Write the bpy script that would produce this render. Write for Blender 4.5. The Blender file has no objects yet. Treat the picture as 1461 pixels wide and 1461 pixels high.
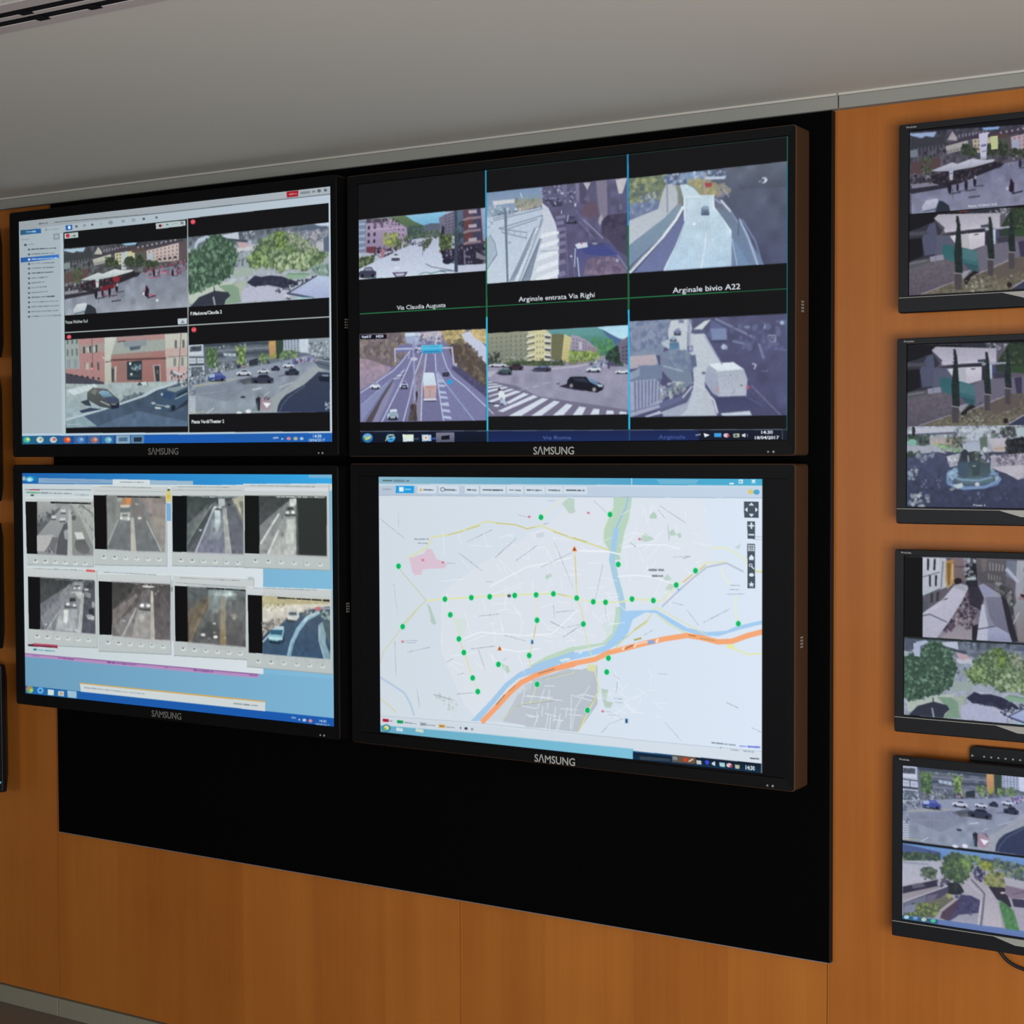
import bpy, bmesh, math, random
import numpy as np
from mathutils import Vector, Matrix

ZO = 1.48                                   # height of the camera-level origin above the floor
scene = bpy.context.scene
COL = scene.collection
scene.view_settings.view_transform = 'Standard'
scene.view_settings.look = 'None'
scene.view_settings.exposure = 0.0
scene.view_settings.gamma = 1.0

# ------------------------------------------------------------------ camera
F_PX = 2337.58
CR = np.array([[0.847047696666337, 0.5315019791212486, -0.003980673617498773],
               [0.01604062654659339, -0.03304816020492546, -0.9993250309118962],
               [-0.5312747856545105, 0.8464121131560355, -0.03651899273650143]])
CC = np.array([2.669036460823887, -2.9220244263946915, 0.015764150446429405])
cd = bpy.data.cameras.new('camera'); cam = bpy.data.objects.new('camera', cd); COL.objects.link(cam)
cd.sensor_width = 36.0; cd.lens = F_PX / 1461.0 * 36.0; cd.clip_start = 0.05
m = Matrix.Identity(4)
for i in range(3):
    m[i][0] = CR[0][i]; m[i][1] = -CR[1][i]; m[i][2] = -CR[2][i]; m[i][3] = CC[i]
m[2][3] += ZO
cam.matrix_world = m
scene.camera = cam

def proj(P):
    q = CR @ (np.array(P, float) - CC)
    return (F_PX * q[0] / q[2] + 730.5, F_PX * q[1] / q[2] + 730.5)

# ------------------------------------------------------------------ material helpers
def new_mat(name):
    m = bpy.data.materials.new(name); m.use_nodes = True
    nt = m.node_tree; b = nt.nodes['Principled BSDF']
    return m, nt, b
def s2l(c):
    c = np.asarray(c, float)
    return np.where(c <= 0.04045, c / 12.92, ((c + 0.055) / 1.055) ** 2.4)
def hexc(h):
    if isinstance(h, str):
        return np.array([int(h[i:i + 2], 16) for i in (0, 2, 4)], float) / 255.0
    return np.array(h, float)
def plain(name, srgb, rough=0.5, spec=0.5, metal=0.0, noise=0.0, scale=40.0, bump=0.0):
    m, nt, b = new_mat(name)
    c = s2l(hexc(srgb))
    b.inputs['Roughness'].default_value = rough
    b.inputs['Specular IOR Level'].default_value = spec
    b.inputs['Metallic'].default_value = metal
    tc = nt.nodes.new('ShaderNodeTexCoord')
    nz = nt.nodes.new('ShaderNodeTexNoise'); nz.inputs['Scale'].default_value = scale; nz.inputs['Detail'].default_value = 4
    nt.links.new(tc.outputs['Object'], nz.inputs['Vector'])
    mr = nt.nodes.new('ShaderNodeMapRange'); mr.inputs['To Min'].default_value = 1 - noise; mr.inputs['To Max'].default_value = 1 + noise
    nt.links.new(nz.outputs['Fac'], mr.inputs['Value'])
    mx = nt.nodes.new('ShaderNodeVectorMath'); mx.operation = 'SCALE'
    mx.inputs[0].default_value = c
    nt.links.new(mr.outputs['Result'], mx.inputs['Scale'])
    nt.links.new(mx.outputs['Vector'], b.inputs['Base Color'])
    if bump:
        bp = nt.nodes.new('ShaderNodeBump'); bp.inputs['Strength'].default_value = bump; bp.inputs['Distance'].default_value = 0.002
        nt.links.new(nz.outputs['Fac'], bp.inputs['Height']); nt.links.new(bp.outputs['Normal'], b.inputs['Normal'])
    return m
def emit_mat(name, srgb, strength=1.0):
    m, nt, b = new_mat(name)
    b.inputs['Base Color'].default_value = (0, 0, 0, 1)
    b.inputs['Emission Color'].default_value = (*s2l(hexc(srgb)), 1)
    b.inputs['Emission Strength'].default_value = strength
    return m
def screen_mat(name, strength=1.0):
    m, nt, b = new_mat(name)
    b.inputs['Base Color'].default_value = (0.001, 0.001, 0.0012, 1)
    b.inputs['Roughness'].default_value = 0.42
    b.inputs['Specular IOR Level'].default_value = 0.08
    at = nt.nodes.new('ShaderNodeAttribute'); at.attribute_name = 'picture'
    nt.links.new(at.outputs['Color'], b.inputs['Emission Color'])
    b.inputs['Emission Strength'].default_value = strength
    m.cycles.emission_sampling = 'NONE'
    return m

# ------------------------------------------------------------------ geometry helpers
def link_mesh(name, bm, mat, parent=None, loc=None, smooth=False):
    me = bpy.data.meshes.new(name); bm.normal_update(); bm.to_mesh(me); bm.free()
    mats = mat if isinstance(mat, (list, tuple)) else [mat]
    for mm in mats: me.materials.append(mm)
    if smooth:
        for p in me.polygons: p.use_smooth = True
    o = bpy.data.objects.new(name, me); COL.objects.link(o)
    if parent is not None: o.parent = parent
    if loc is not None: o.location = loc
    return o
def add_box(bm, x0, x1, y0, y1, z0, z1, bev=0.0, seg=2, mi=0):
    vs = [bm.verts.new(p) for p in ((x0,y0,z0),(x1,y0,z0),(x1,y1,z0),(x0,y1,z0),(x0,y0,z1),(x1,y0,z1),(x1,y1,z1),(x0,y1,z1))]
    fs = [bm.faces.new([vs[i] for i in f]) for f in ((3,2,1,0),(4,5,6,7),(0,1,5,4),(1,2,6,5),(2,3,7,6),(3,0,4,7))]
    for f in fs: f.material_index = mi
    if bev > 0:
        es = set(e for f in fs for e in f.edges)
        r = bmesh.ops.bevel(bm, geom=list(es), offset=bev, segments=seg, profile=0.5, affect='EDGES')
        for f in r['faces']: f.material_index = mi
    return fs
def rrect(x0, x1, z0, z1, r, n=5):
    pts = []
    for cx, cz, a0 in ((x1 - r, z1 - r, 0), (x0 + r, z1 - r, 90), (x0 + r, z0 + r, 180), (x1 - r, z0 + r, 270)):
        for i in range(n + 1):
            a = math.radians(a0 + 90 * i / n)
            pts.append((cx + r * math.cos(a), cz + r * math.sin(a)))
    return pts
def loft(bm, rings, closed_start=False, closed_end=False):
    """rings: list of (list of (x,z), y); bridges successive loops."""
    loops = [[bm.verts.new((x, y, z)) for x, z in pts] for pts, y in rings]
    n = len(loops[0])
    for a, b in zip(loops[:-1], loops[1:]):
        for i in range(n):
            j = (i + 1) % n
            bm.faces.new((a[i], a[j], b[j], b[i]))
    if closed_start: bm.faces.new(list(reversed(loops[0])))
    if closed_end: bm.faces.new(loops[-1])
    bmesh.ops.recalc_face_normals(bm, faces=bm.faces)
def add_prism(bm, pts, y0, y1):
    a = [bm.verts.new((x, y0, z)) for x, z in pts]; b = [bm.verts.new((x, y1, z)) for x, z in pts]
    bm.faces.new(a); bm.faces.new(list(reversed(b)))
    n = len(pts)
    for i in range(n):
        j = (i + 1) % n
        bm.faces.new((a[j], a[i], b[i], b[j]))
    bmesh.ops.recalc_face_normals(bm, faces=bm.faces)
def add_disc(bm, cx, y0, y1, cz, r, n=16):
    add_prism(bm, [(cx + r * math.cos(2 * math.pi * i / n), cz + r * math.sin(2 * math.pi * i / n)) for i in range(n)], y0, y1)
def tube_mesh(name, pts, r, mat, parent=None):
    cu = bpy.data.curves.new(name, 'CURVE'); cu.dimensions = '3D'; cu.bevel_depth = r; cu.bevel_resolution = 4; cu.resolution_u = 12
    sp = cu.splines.new('BEZIER'); sp.bezier_points.add(len(pts) - 1)
    for bp, p in zip(sp.bezier_points, pts):
        bp.co = p; bp.handle_left_type = bp.handle_right_type = 'AUTO'
    cu.use_fill_caps = True
    o = bpy.data.objects.new(name + '_curve', cu); COL.objects.link(o)
    dg = bpy.context.evaluated_depsgraph_get(); dg.update()
    me = bpy.data.meshes.new_from_object(o.evaluated_get(dg)); me.name = name
    bpy.data.objects.remove(o); me.materials.clear(); me.materials.append(mat)
    for p in me.polygons: p.use_smooth = True
    o = bpy.data.objects.new(name, me); COL.objects.link(o)
    if parent is not None: o.parent = parent
    return o
def thing(name, label, cat, loc=(0, 0, 0), group=None):
    o = bpy.data.objects.new(name, None); COL.objects.link(o)
    o.location = loc; o.empty_display_size = 0.05
    o['label'] = label; o['category'] = cat
    if group: o['group'] = group
    return o
def tag(o, label, cat, group=None):
    o['label'] = label; o['category'] = cat
    if group: o['group'] = group
    return o
def struct(o, label=None, cat=None):
    o['kind'] = 'structure'
    if label: o['label'] = label
    if cat: o['category'] = cat
    return o

# ------------------------------------------------------------------ lettering: glyph triangles from the built-in font
_TT = {}
def text_tris(s, bold=0.0):
    key = (s, bold)
    if key in _TT: return _TT[key]
    cu = bpy.data.curves.new('lettering', 'FONT'); cu.body = s; cu.size = 1.0; cu.fill_mode = 'FRONT'; cu.offset = bold; cu.resolution_u = 3
    o = bpy.data.objects.new('lettering', cu); COL.objects.link(o)
    dg = bpy.context.evaluated_depsgraph_get(); dg.update()
    me = bpy.data.meshes.new_from_object(o.evaluated_get(dg))
    me.calc_loop_triangles()
    v = np.array([p.co[:2] for p in me.vertices]) if len(me.vertices) else np.zeros((0, 2))
    t = np.array([lt.vertices[:] for lt in me.loop_triangles], int).reshape(-1, 3)
    bpy.data.objects.remove(o); bpy.data.curves.remove(cu); bpy.data.meshes.remove(me)
    tr = v[t] if len(t) else np.zeros((0, 3, 2))
    _TT[key] = tr
    return tr
_CAP = None
def cap_h():
    global _CAP
    if _CAP is None: _CAP = text_tris('H').reshape(-1, 2)[:, 1].max()
    return _CAP
def text_obj(name, s, x0, x1, y, zc, h, mat, parent, bold=0.02, depth=0.0004):
    tr = text_tris(s, bold); P = tr.reshape(-1, 2)
    lo, hi = P.min(0), P.max(0)
    bm = bmesh.new()
    sx = (x1 - x0) / (hi[0] - lo[0]); sz = h / cap_h()
    for t in tr:
        vs = [bm.verts.new((x0 + (p[0] - lo[0]) * sx, y, zc - h / 2 + p[1] * sz)) for p in t]
        bm.faces.new(vs)
    bmesh.ops.remove_doubles(bm, verts=bm.verts, dist=1e-6)
    bmesh.ops.recalc_face_normals(bm, faces=bm.faces)
    r = bmesh.ops.extrude_face_region(bm, geom=list(bm.faces))
    for v in r['geom']:
        if isinstance(v, bmesh.types.BMVert): v.co.y -= depth
    bmesh.ops.recalc_face_normals(bm, faces=bm.faces)
    return link_mesh(name, bm, mat, parent)

# ------------------------------------------------------------------ the picture shown on a display, drawn into vertex colours
def homog(src, dst):
    A = []
    for (x, y), (u, v) in zip(src, dst):
        A.append([x, y, 1, 0, 0, 0, -u * x, -u * y]); A.append([0, 0, 0, x, y, 1, -v * x, -v * y])
    b = np.array([c for p in dst for c in p], float)
    h = np.linalg.solve(np.array(A, float), b)
    return np.append(h, 1).reshape(3, 3)
class Picture:
    SS = 2
    def __init__(s, w, h, quad, rect=(0, 0, 1, 1), bg='000000'):
        s.w, s.h = w, h; W, H = w * s.SS, h * s.SS
        s.W, s.H = W, H
        s.a = np.zeros((H, W, 3), np.float32); s.a[:] = hexc(bg)
        u0, v0, u1, v1 = rect
        s.Hm = homog(quad, [(u0 * W, v0 * H), (u1 * W, v0 * H), (u1 * W, v1 * H), (u0 * W, v1 * H)])
        s.fr(0, 0, 1); s.clip = None
        q = np.array(quad, float)
        ar = 0.5 * abs(sum(q[i][0] * q[(i + 1) % 4][1] - q[(i + 1) % 4][0] * q[i][1] for i in range(4)))
        s.k = math.sqrt((u1 - u0) * W * (v1 - v0) * H / ar)
    def fr(s, x0, y0, sc, aff=None): s.x0, s.y0, s.sc, s.aff = x0, y0, sc, aff
    def mp(s, pts):
        P = np.asarray(pts, float).reshape(-1, 2)
        if s.aff is not None:
            (a, b, c), (d, e, f) = s.aff
            P = np.stack([a * P[:, 0] + b * P[:, 1] + c, d * P[:, 0] + e * P[:, 1] + f], 1)
        P = P * s.sc + np.array([s.x0, s.y0])
        q = np.c_[P, np.ones(len(P))] @ s.Hm.T
        return q[:, :2] / q[:, 2:]
    def ks(s): return s.k * s.sc * (s.aff[0][0] if s.aff else 1)
    def pts(s, t):
        if isinstance(t, str):
            return [tuple(float(c) for c in p.split(',')) for p in t.split()]
        return t
    def mask(s, Q):
        lo = np.floor(Q.min(0)).astype(int); hi = np.ceil(Q.max(0)).astype(int) + 1
        x0, y0 = max(lo[0], 0), max(lo[1], 0); x1, y1 = min(hi[0], s.W), min(hi[1], s.H)
        if s.clip is not None:
            x0, y0 = max(x0, s.clip[0]), max(y0, s.clip[1]); x1, y1 = min(x1, s.clip[2]), min(y1, s.clip[3])
        if x1 <= x0 or y1 <= y0: return None
        xs = np.arange(x0, x1) + 0.5; ys = (np.arange(y0, y1) + 0.5)[:, None]
        M = np.zeros((y1 - y0, x1 - x0), bool)
        n = len(Q)
        for i in range(n):
            ax, ay = Q[i]; bx, by = Q[(i + 1) % n]
            if ay == by: continue
            c = (ay > ys) != (by > ys)
            xx = (bx - ax) * (ys - ay) / (by - ay) + ax
            M ^= c & (xs < xx)
        return x0, y0, x1, y1, M
    def fillc(s, Q, col, a=1.0):
        r = s.mask(Q)
        if r is None: return
        x0, y0, x1, y1, M = r
        reg = s.a[y0:y1, x0:x1]
        if isinstance(col, tuple) and isinstance(col[0], str):
            c1, c2 = hexc(col[0]), hexc(col[1])
            hor = len(col) == 3
            n = (x1 - x0) if hor else (y1 - y0)
            tt = np.linspace(0, 1, n)
            tt = tt[None, :, None] if hor else tt[:, None, None]
            C = np.broadcast_to(c1 * (1 - tt) + c2 * tt, reg.shape)
            reg[M] = reg[M] * (1 - a) + C[M] * a
        else:
            reg[M] = reg[M] * (1 - a) + hexc(col) * a
    def p(s, t, col, a=1.0): s.fillc(s.mp(s.pts(t)), col, a)
    def rough(s, t, amp, n, seed):
        """an outline broken up like the edge of foliage"""
        P = s.pts(t); R = random.Random(seed); o = []
        for (ax, ay), (bx, by) in zip(P, P[1:] + P[:1]):
            for i in range(n):
                u = i / n; o.append((ax + (bx - ax) * u + R.uniform(-amp, amp), ay + (by - ay) * u + R.uniform(-amp, amp)))
        return o
    def quadclip(s, t):
        Q = s.mp(s.pts(t)); lo = np.round(Q.min(0)).astype(int); hi = np.round(Q.max(0)).astype(int)
        s.clip = (lo[0], lo[1], hi[0], hi[1])
    def l(s, t, w, col, a=1.0):
        Q = s.mp(s.pts(t)); hw = max(w * s.ks(), 0.9) / 2
        for A, B in zip(Q[:-1], Q[1:]):
            d = B - A; L = math.hypot(*d)
            if L < 1e-6: continue
            d = d / L; nrm = np.array([-d[1], d[0]]) * hw; e = d * hw * 0.4
            s.fillc(np.array([A + nrm - e, B + nrm + e, B - nrm + e, A - nrm - e]), col, a)
    def e(s, cx, cy, rx, ry, col, a=1.0, n=18):
        s.p([(cx + rx * math.cos(2 * math.pi * i / n), cy + ry * math.sin(2 * math.pi * i / n)) for i in range(n)], col, a)
    def bl(s, t, n, r, cols, seed=0, a=0.72, asp=1.0):
        """n small leaf / stone / people-like dabs scattered inside an outline"""
        Q = s.mp(s.pts(t)); R = random.Random(seed)
        r_ = s.mask(Q)
        if r_ is None: return
        x0, y0, x1, y1, M = r_
        ys, xs = np.nonzero(M)
        if len(ys) == 0: return
        k = s.ks()
        for i in range(n):
            j = R.randrange(len(ys)); c = cols[R.randrange(len(cols))]
            rr = r * k * R.uniform(0.5, 1.2)
            cx, cy = xs[j] + x0, ys[j] + y0; th = R.uniform(0, 3.14)
            P = []
            for q in range(7):
                an = 2 * math.pi * q / 7; q1 = rr * R.uniform(.7, 1.15)
                P.append((cx + q1 * math.cos(an) , cy + q1 * asp * math.sin(an)))
            s.fillc(np.array(P), c, a)
    def nz(s, t, amp, cell, seed=0, asp=1.0):
        """soft tonal mottling inside an outline"""
        r_ = s.mask(s.mp(s.pts(t)))
        if r_ is None: return
        x0, y0, x1, y1, M = r_
        h, w = M.shape; k = max(cell * s.ks(), 1.0); kx = k; ky = k * asp
        g = np.random.RandomState(seed).randn(int(h / ky) + 3, int(w / kx) + 3)
        yy = np.arange(h) / ky; xx = np.arange(w) / kx
        yi, xi = yy.astype(int), xx.astype(int); fy = (yy - yi)[:, None]; fx = (xx - xi)[None, :]
        fy = fy * fy * (3 - 2 * fy); fx = fx * fx * (3 - 2 * fx)
        v = (g[yi][:, xi] * (1 - fy) * (1 - fx) + g[yi + 1][:, xi] * fy * (1 - fx) + g[yi][:, xi + 1] * (1 - fy) * fx + g[yi + 1][:, xi + 1] * fy * fx)
        reg = s.a[y0:y1, x0:x1]
        reg[M] = np.clip(reg[M] * (1 + amp * v[M][:, None]), 0, 1)
    def win(s, q, nx, ny, col, fw=0.5, fh=0.55, a=1.0, skip=0.0, seed=0):
        q = s.pts(q); R = random.Random(seed)
        def B(u, v):
            return tuple((1 - u) * (1 - v) * q[0][i] + u * (1 - v) * q[1][i] + u * v * q[2][i] + (1 - u) * v * q[3][i] for i in (0, 1))
        for i in range(nx):
            for j in range(ny):
                if R.random() < skip: continue
                u0 = (i + .5 - fw / 2) / nx; u1 = (i + .5 + fw / 2) / nx; v0 = (j + .5 - fh / 2) / ny; v1 = (j + .5 + fh / 2) / ny
                s.p([B(u0, v0), B(u1, v0), B(u1, v1), B(u0, v1)], col, a)
    def sq(s, x0, y0, x1, y1, h, col, a=1.0, seed=0):
        """an unreadable line of type: word-long dashes of uneven tone"""
        R = random.Random(seed * 7 + int(x0)); L = math.hypot(x1 - x0, y1 - y0); u = 0.0
        while u < L:
            w = R.uniform(1.2, 4.5) * h; e = min(u + w, L)
            f0, f1 = u / L, e / L
            s.l([(x0 + (x1 - x0) * f0, y0 + (y1 - y0) * f0), (x0 + (x1 - x0) * f1, y0 + (y1 - y0) * f1)], h * R.uniform(.45, .75), col, a * R.uniform(.55, 1))
            u = e + h * R.uniform(.3, .7)
    def t(s, txt, x, y, h, col, w=None, a=1.0, c=False, bold=0.02):
        tr = text_tris(txt, bold)
        if len(tr) == 0: return
        P = tr.reshape(-1, 2); lo, hi = P.min(0), P.max(0)
        o = s.mp([(x, y)])[0]; sz = h * s.ks() / cap_h()
        sx = sz if w is None else w * s.ks() / (hi[0] - lo[0])
        ox = o[0] - ((hi[0] - lo[0]) * sx / 2 if c else 0)
        for q in tr:
            s.fillc(np.stack([ox + (q[:, 0] - lo[0]) * sx, o[1] - q[:, 1] * sz], 1), col, a)
    def car(s, x, y, w, h, col, glass='2a3038', shadow='20222c', flip=False, lights=None):
        f = -1 if flip else 1
        def X(u): return x + (u if f > 0 else 1 - u) * w
        s.e(x + w * .5, y + h * .97, w * .52, h * .12, shadow, .8)
        s.p([(X(0), y + h * .55), (X(.08), y + h * .42), (X(.25), y + h * .38), (X(.36), y + h * .08), (X(.72), y + h * .06), (X(.86), y + h * .38), (X(1), y + h * .48), (X(1), y + h * .85), (X(0), y + h * .88)], col)
        s.p([(X(.30), y + h * .38), (X(.39), y + h * .14), (X(.69), y + h * .13), (X(.80), y + h * .38)], glass)
        s.e(X(.2), y + h * .85, w * .08, h * .16, '15161c'); s.e(X(.8), y + h * .85, w * .08, h * .16, '15161c')
        if lights: s.e(X(.97), y + h * .6, w * .04, h * .07, lights)
    def soft(s, t, r, desat=0.0, con=1.0, lift=0.0):
        """the softness, weak contrast and sensor grain of a compressed camera feed"""
        Q = s.mp(s.pts(t)); lo = np.round(Q.min(0)).astype(int); hi = np.round(Q.max(0)).astype(int)
        x0, y0 = max(lo[0], 0), max(lo[1], 0); x1, y1 = min(hi[0], s.W), min(hi[1], s.H)
        if s.clip is not None:
            x0, y0 = max(x0, s.clip[0]), max(y0, s.clip[1]); x1, y1 = min(x1, s.clip[2]), min(y1, s.clip[3])
        if x1 - x0 < 8 or y1 - y0 < 8: return
        g = s.a[y0:y1, x0:x1].copy()
        n = max(int(3 * r), 1); kk = np.exp(-0.5 * (np.arange(-n, n + 1) / r) ** 2); kk /= kk.sum()
        for ax in (0, 1):
            pw = [(0, 0)] * 3; pw[ax] = (n, n); P = np.pad(g, pw, mode='edge'); o = np.zeros_like(g); L = g.shape[ax]
            for i, w in enumerate(kk): o += w * (P[i:i + L] if ax == 0 else P[:, i:i + L])
            g = o
        lum = g @ np.array([.3, .59, .11], np.float32)
        g = g * (1 - desat) + lum[..., None] * desat
        m_ = g.mean((0, 1)); g = m_ + (g - m_) * con + lift
        rs = np.random.RandomState(x0 + y0)
        h, w = g.shape[:2]
        for cell, amp in ((3, .010), (7, .012)):
            q = rs.randn(h // cell + 2, w // cell + 2).astype(np.float32)
            q = np.repeat(np.repeat(q, cell, 0), cell, 1)[:h, :w]; g = g * (1 + amp * q[..., None])
        s.a[y0:y1, x0:x1] = np.clip(g, 0, 1)
    def done(s):
        a = s.a.reshape(s.h, s.SS, s.w, s.SS, 3).mean((1, 3))
        p = np.pad(a, ((1, 1), (1, 1), (0, 0)), mode='edge')
        k = 0.10
        b = p[1:-1, 1:-1] * (1 - 4 * k) + k * (p[:-2, 1:-1] + p[2:, 1:-1] + p[1:-1, :-2] + p[1:-1, 2:])
        return s2l(np.clip(b, 0, 1))
def screen_obj(name, pic, x0, x1, zt, zb, y, mat, parent):
    rgb = pic.done(); h, w = rgb.shape[:2]
    X, Z = np.meshgrid(np.linspace(x0, x1, w), np.linspace(zt, zb, h))
    co = np.stack([X, np.full_like(X, y), Z], -1).reshape(-1, 3).astype(np.float32)
    me = bpy.data.meshes.new(name)
    n = w * h; me.vertices.add(n); me.vertices.foreach_set('co', co.ravel())
    i = np.arange(n).reshape(h, w)
    q = np.stack([i[:-1, :-1], i[1:, :-1], i[1:, 1:], i[:-1, 1:]], -1).reshape(-1, 4)
    nf = len(q)
    me.loops.add(nf * 4); me.polygons.add(nf)
    me.loops.foreach_set('vertex_index', q.ravel().astype(np.int32))
    me.polygons.foreach_set('loop_start', np.arange(0, nf * 4, 4, dtype=np.int32))
    me.update(calc_edges=True)
    at = me.color_attributes.new('picture', 'FLOAT_COLOR', 'POINT')
    at.data.foreach_set('color', np.c_[rgb.reshape(-1, 3), np.ones(n)].astype(np.float32).ravel())
    me.materials.append(mat)
    o = bpy.data.objects.new(name, me); COL.objects.link(o); o.parent = parent
    return o

# ================================================================== camera feeds that appear on more than one display
def plaza(c, live=True):
    """market square with white parasols; coordinates 1461 x 1322"""
    q = '60,440 1310,345 1800,300 1800,990 1310,1030 95,1112 60,1114'
    c.p(q, '50535c')
    c.p('60,440 560,400 900,380 1800,320 1800,600 60,830', ('43474f', '5a5a5e'))
    c.nz('60,440 560,400 900,380 1310,345 1310,600 60,830', .18, 28, 3)
    c.p('70,452 300,434 275,478 210,470 180,486 95,470', 'a4c6dc'); c.p('665,398 815,384 800,408 690,416', '8ec2e4')
    c.p('85,500 370,470 370,560 85,600', '3b4044'); c.win('100,560 370,520 370,650 100,700', 9, 2, '6a6e70', .35, .6, .8)
    c.p('85,590 140,580 150,640 85,650', '7d9090'); c.p('90,690 330,640 330,760 90,790', '5c4a48')
    c.bl('180,640 260,630 270,780 180,790', 60, 14, ['46583e', '5c7048', '35442f'], 2)
    c.p('385,500 428,428 465,478 465,505', 'b8b5ac'); c.win('470,450 720,410 720,440 470,490', 9, 1, '8a8c94', .5, .7)
    c.p('360,548 650,440 870,418 1225,356 1225,388 870,462 600,485 370,556', '473f49')
    c.win('800,425 1215,345 1215,375 800,455', 9, 1, 'b4b4bc', .35, .5)
    c.p('370,552 552,502 557,572 384,615', ('c2c6b4', 'a0a494')); c.win('380,585 555,545 555,570 380,612', 7, 1, '76786e', .5, .6)
    c.p('590,492 790,468 792,592 602,606', 'c9c69a'); c.win('600,495 660,488 660,590 602,600', 2, 3, '6a6656', .5, .5)
    c.p('655,490 715,470 706,655 658,660', 'b7c4c4'); c.l('668,590 700,600', 8, '50606c'); c.l('668,620 700,628', 8, '6a7684')
    c.p('790,480 905,465 900,600 795,612', '565a52'); c.p('740,455 880,440 905,470 770,490', '5c4844')
    c.p('905,470 1225,392 1228,566 912,596', ('d0bcb6', 'b8a4a0')); c.win('915,472 1225,400 1225,560 915,592', 8, 4, '7c6c70', .35, .45)
    c.p('920,500 975,490 970,590 925,598', 'a8bcc8'); c.win('1010,545 1215,515 1215,550 1010,570', 4, 1, '2c2a30', .5, .6)
    c.p('1225,385 1400,365 1400,600 1232,592', '5e5056'); c.p('1400,360 1800,320 1800,560 1400,590', '8a807c')
    c.win('1420,380 1780,345 1780,540 1420,570', 7, 4, '3a3a40', .4, .5)
    for x, y, rx, ry in ((540, 580, 44, 50), (600, 600, 30, 40), (740, 575, 56, 52), (840, 570, 42, 62), (935, 600, 40, 40), (1000, 600, 30, 30)):
        c.e(x, y, rx, ry, '34402f'); c.bl([(x - rx, y - ry), (x + rx, y - ry), (x + rx, y + ry), (x - rx, y + ry)], 30, 10, ['45543a', '2b3628', '56664a'], int(x), .8)
    c.p('90,935 420,870 600,800 840,690 1310,590 1800,540 1800,1000 1310,1032 95,1112', ('767d90', '949dab'))
    c.p('60,830 380,770 400,870 90,935 60,940', '3b3a40'); c.p('95,870 370,832 385,862 95,905', '8d8f98'); c.p('60,912 430,858 410,890 95,948', '32303a')
    c.bl('90,790 400,740 400,860 90,880', 70, 13, ['22232a', '6d7078', 'a0a4aa', '3b3f46', '4f3f44'], 4)
    c.nz('90,935 840,690 1310,590 1800,540 1800,1000 95,1112', .05, 60, 8)
    c.p('250,800 420,742 770,676 850,690 830,712 640,790 480,860 380,880 270,860', '29282f')
    c.bl('270,790 760,700 600,800 400,870 280,860', 60, 14, ['1d1d24', '4a3a42', '5c6068', '8a2030' if live else '33303a'], 9)
    if live:
        c.e(605, 752, 36, 30, '94242e'); c.p('450,856 480,818 580,800 592,834 540,852 460,872', '7e1c28')
        c.bl('890,640 1090,620 1090,700 890,720', 46, 12, ['c24a62', 'a83048', '5a3040', 'd8788c'], 12)
        c.bl('1130,580 1310,560 1310,700 1130,720', 46, 12, ['b03c54', '7a2838', '40303c', 'd06880'], 13)
        c.bl('400,850 590,850 590,930 400,930', 16, 11, ['b03048', '50283c'], 15)
        c.l('920,735 1050,738', 6, 'c05068')
    else:
        c.bl('890,640 1310,560 1800,540 1800,640 1310,700 890,715', 80, 12, ['3a3640', '6c6874', 'a8a4b0', '24222a'], 12)
    c.p('250,757 425,684 470,696 590,650 672,662 778,655 762,676 600,722 425,755 300,760', ('dce6e4', 'b0bcbe'))
    c.l('425,684 415,755', 3, 'a0acb0'); c.l('590,650 560,728', 3, 'a0acb0')
    c.p('400,755 436,753 430,832 404,832', 'c2cccc'); c.l('405,775 430,775', 8, '64788c')
    for x, y, h in ((405, 892, 52), (470, 890, 34), (540, 872, 46), (610, 838, 44), (775, 700, 30), (980, 690, 36), (1165, 690, 34)):
        c.e(x, y, h * .3, h, '25202c'); c.e(x, y - h, h * .2, h * .22, '4c3c40'); c.l([(x, y + h), (x + h * 1.7, y + h * .75)], h * .22, '3a3a46', .8)
    c.e(615, 808, 10, 16, 'a0b0b4'); c.l('560,972 650,960', 12, '3c3e4c', .9); c.l('430,900 432,990', 5, '5a5c68')
    c.p('884,905 905,820 932,850 928,930 900,925', '2a1c2e'); c.e(907, 830, 11, 14, '30242c')
    if live: c.l('870,880 900,830', 6, 'c05068'); c.l('920,900 1000,918', 9, 'c85068')
    c.l('915,938 1000,916', 12, '50303f' if live else '2c2c38'); c.e(878, 896, 11, 15, 'd8d4dc')
    if live: c.e(1012, 962, 13, 13, 'dfe3e8')
    c.l('60,960 180,940 750,1052', 4, '8e95a4', .7)
    c.p('300,1000 350,1005 400,1040 412,1094 290,1102', '2c343c'); c.p('185,1098 178,1056 214,1000 300,984 322,1000 300,1056', ('d4dde0', 'b0bcc4')); c.l('320,1000 300,1060', 9, '2f5a68'); c.l('190,1092 300,1068', 8, '40606c')

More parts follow.
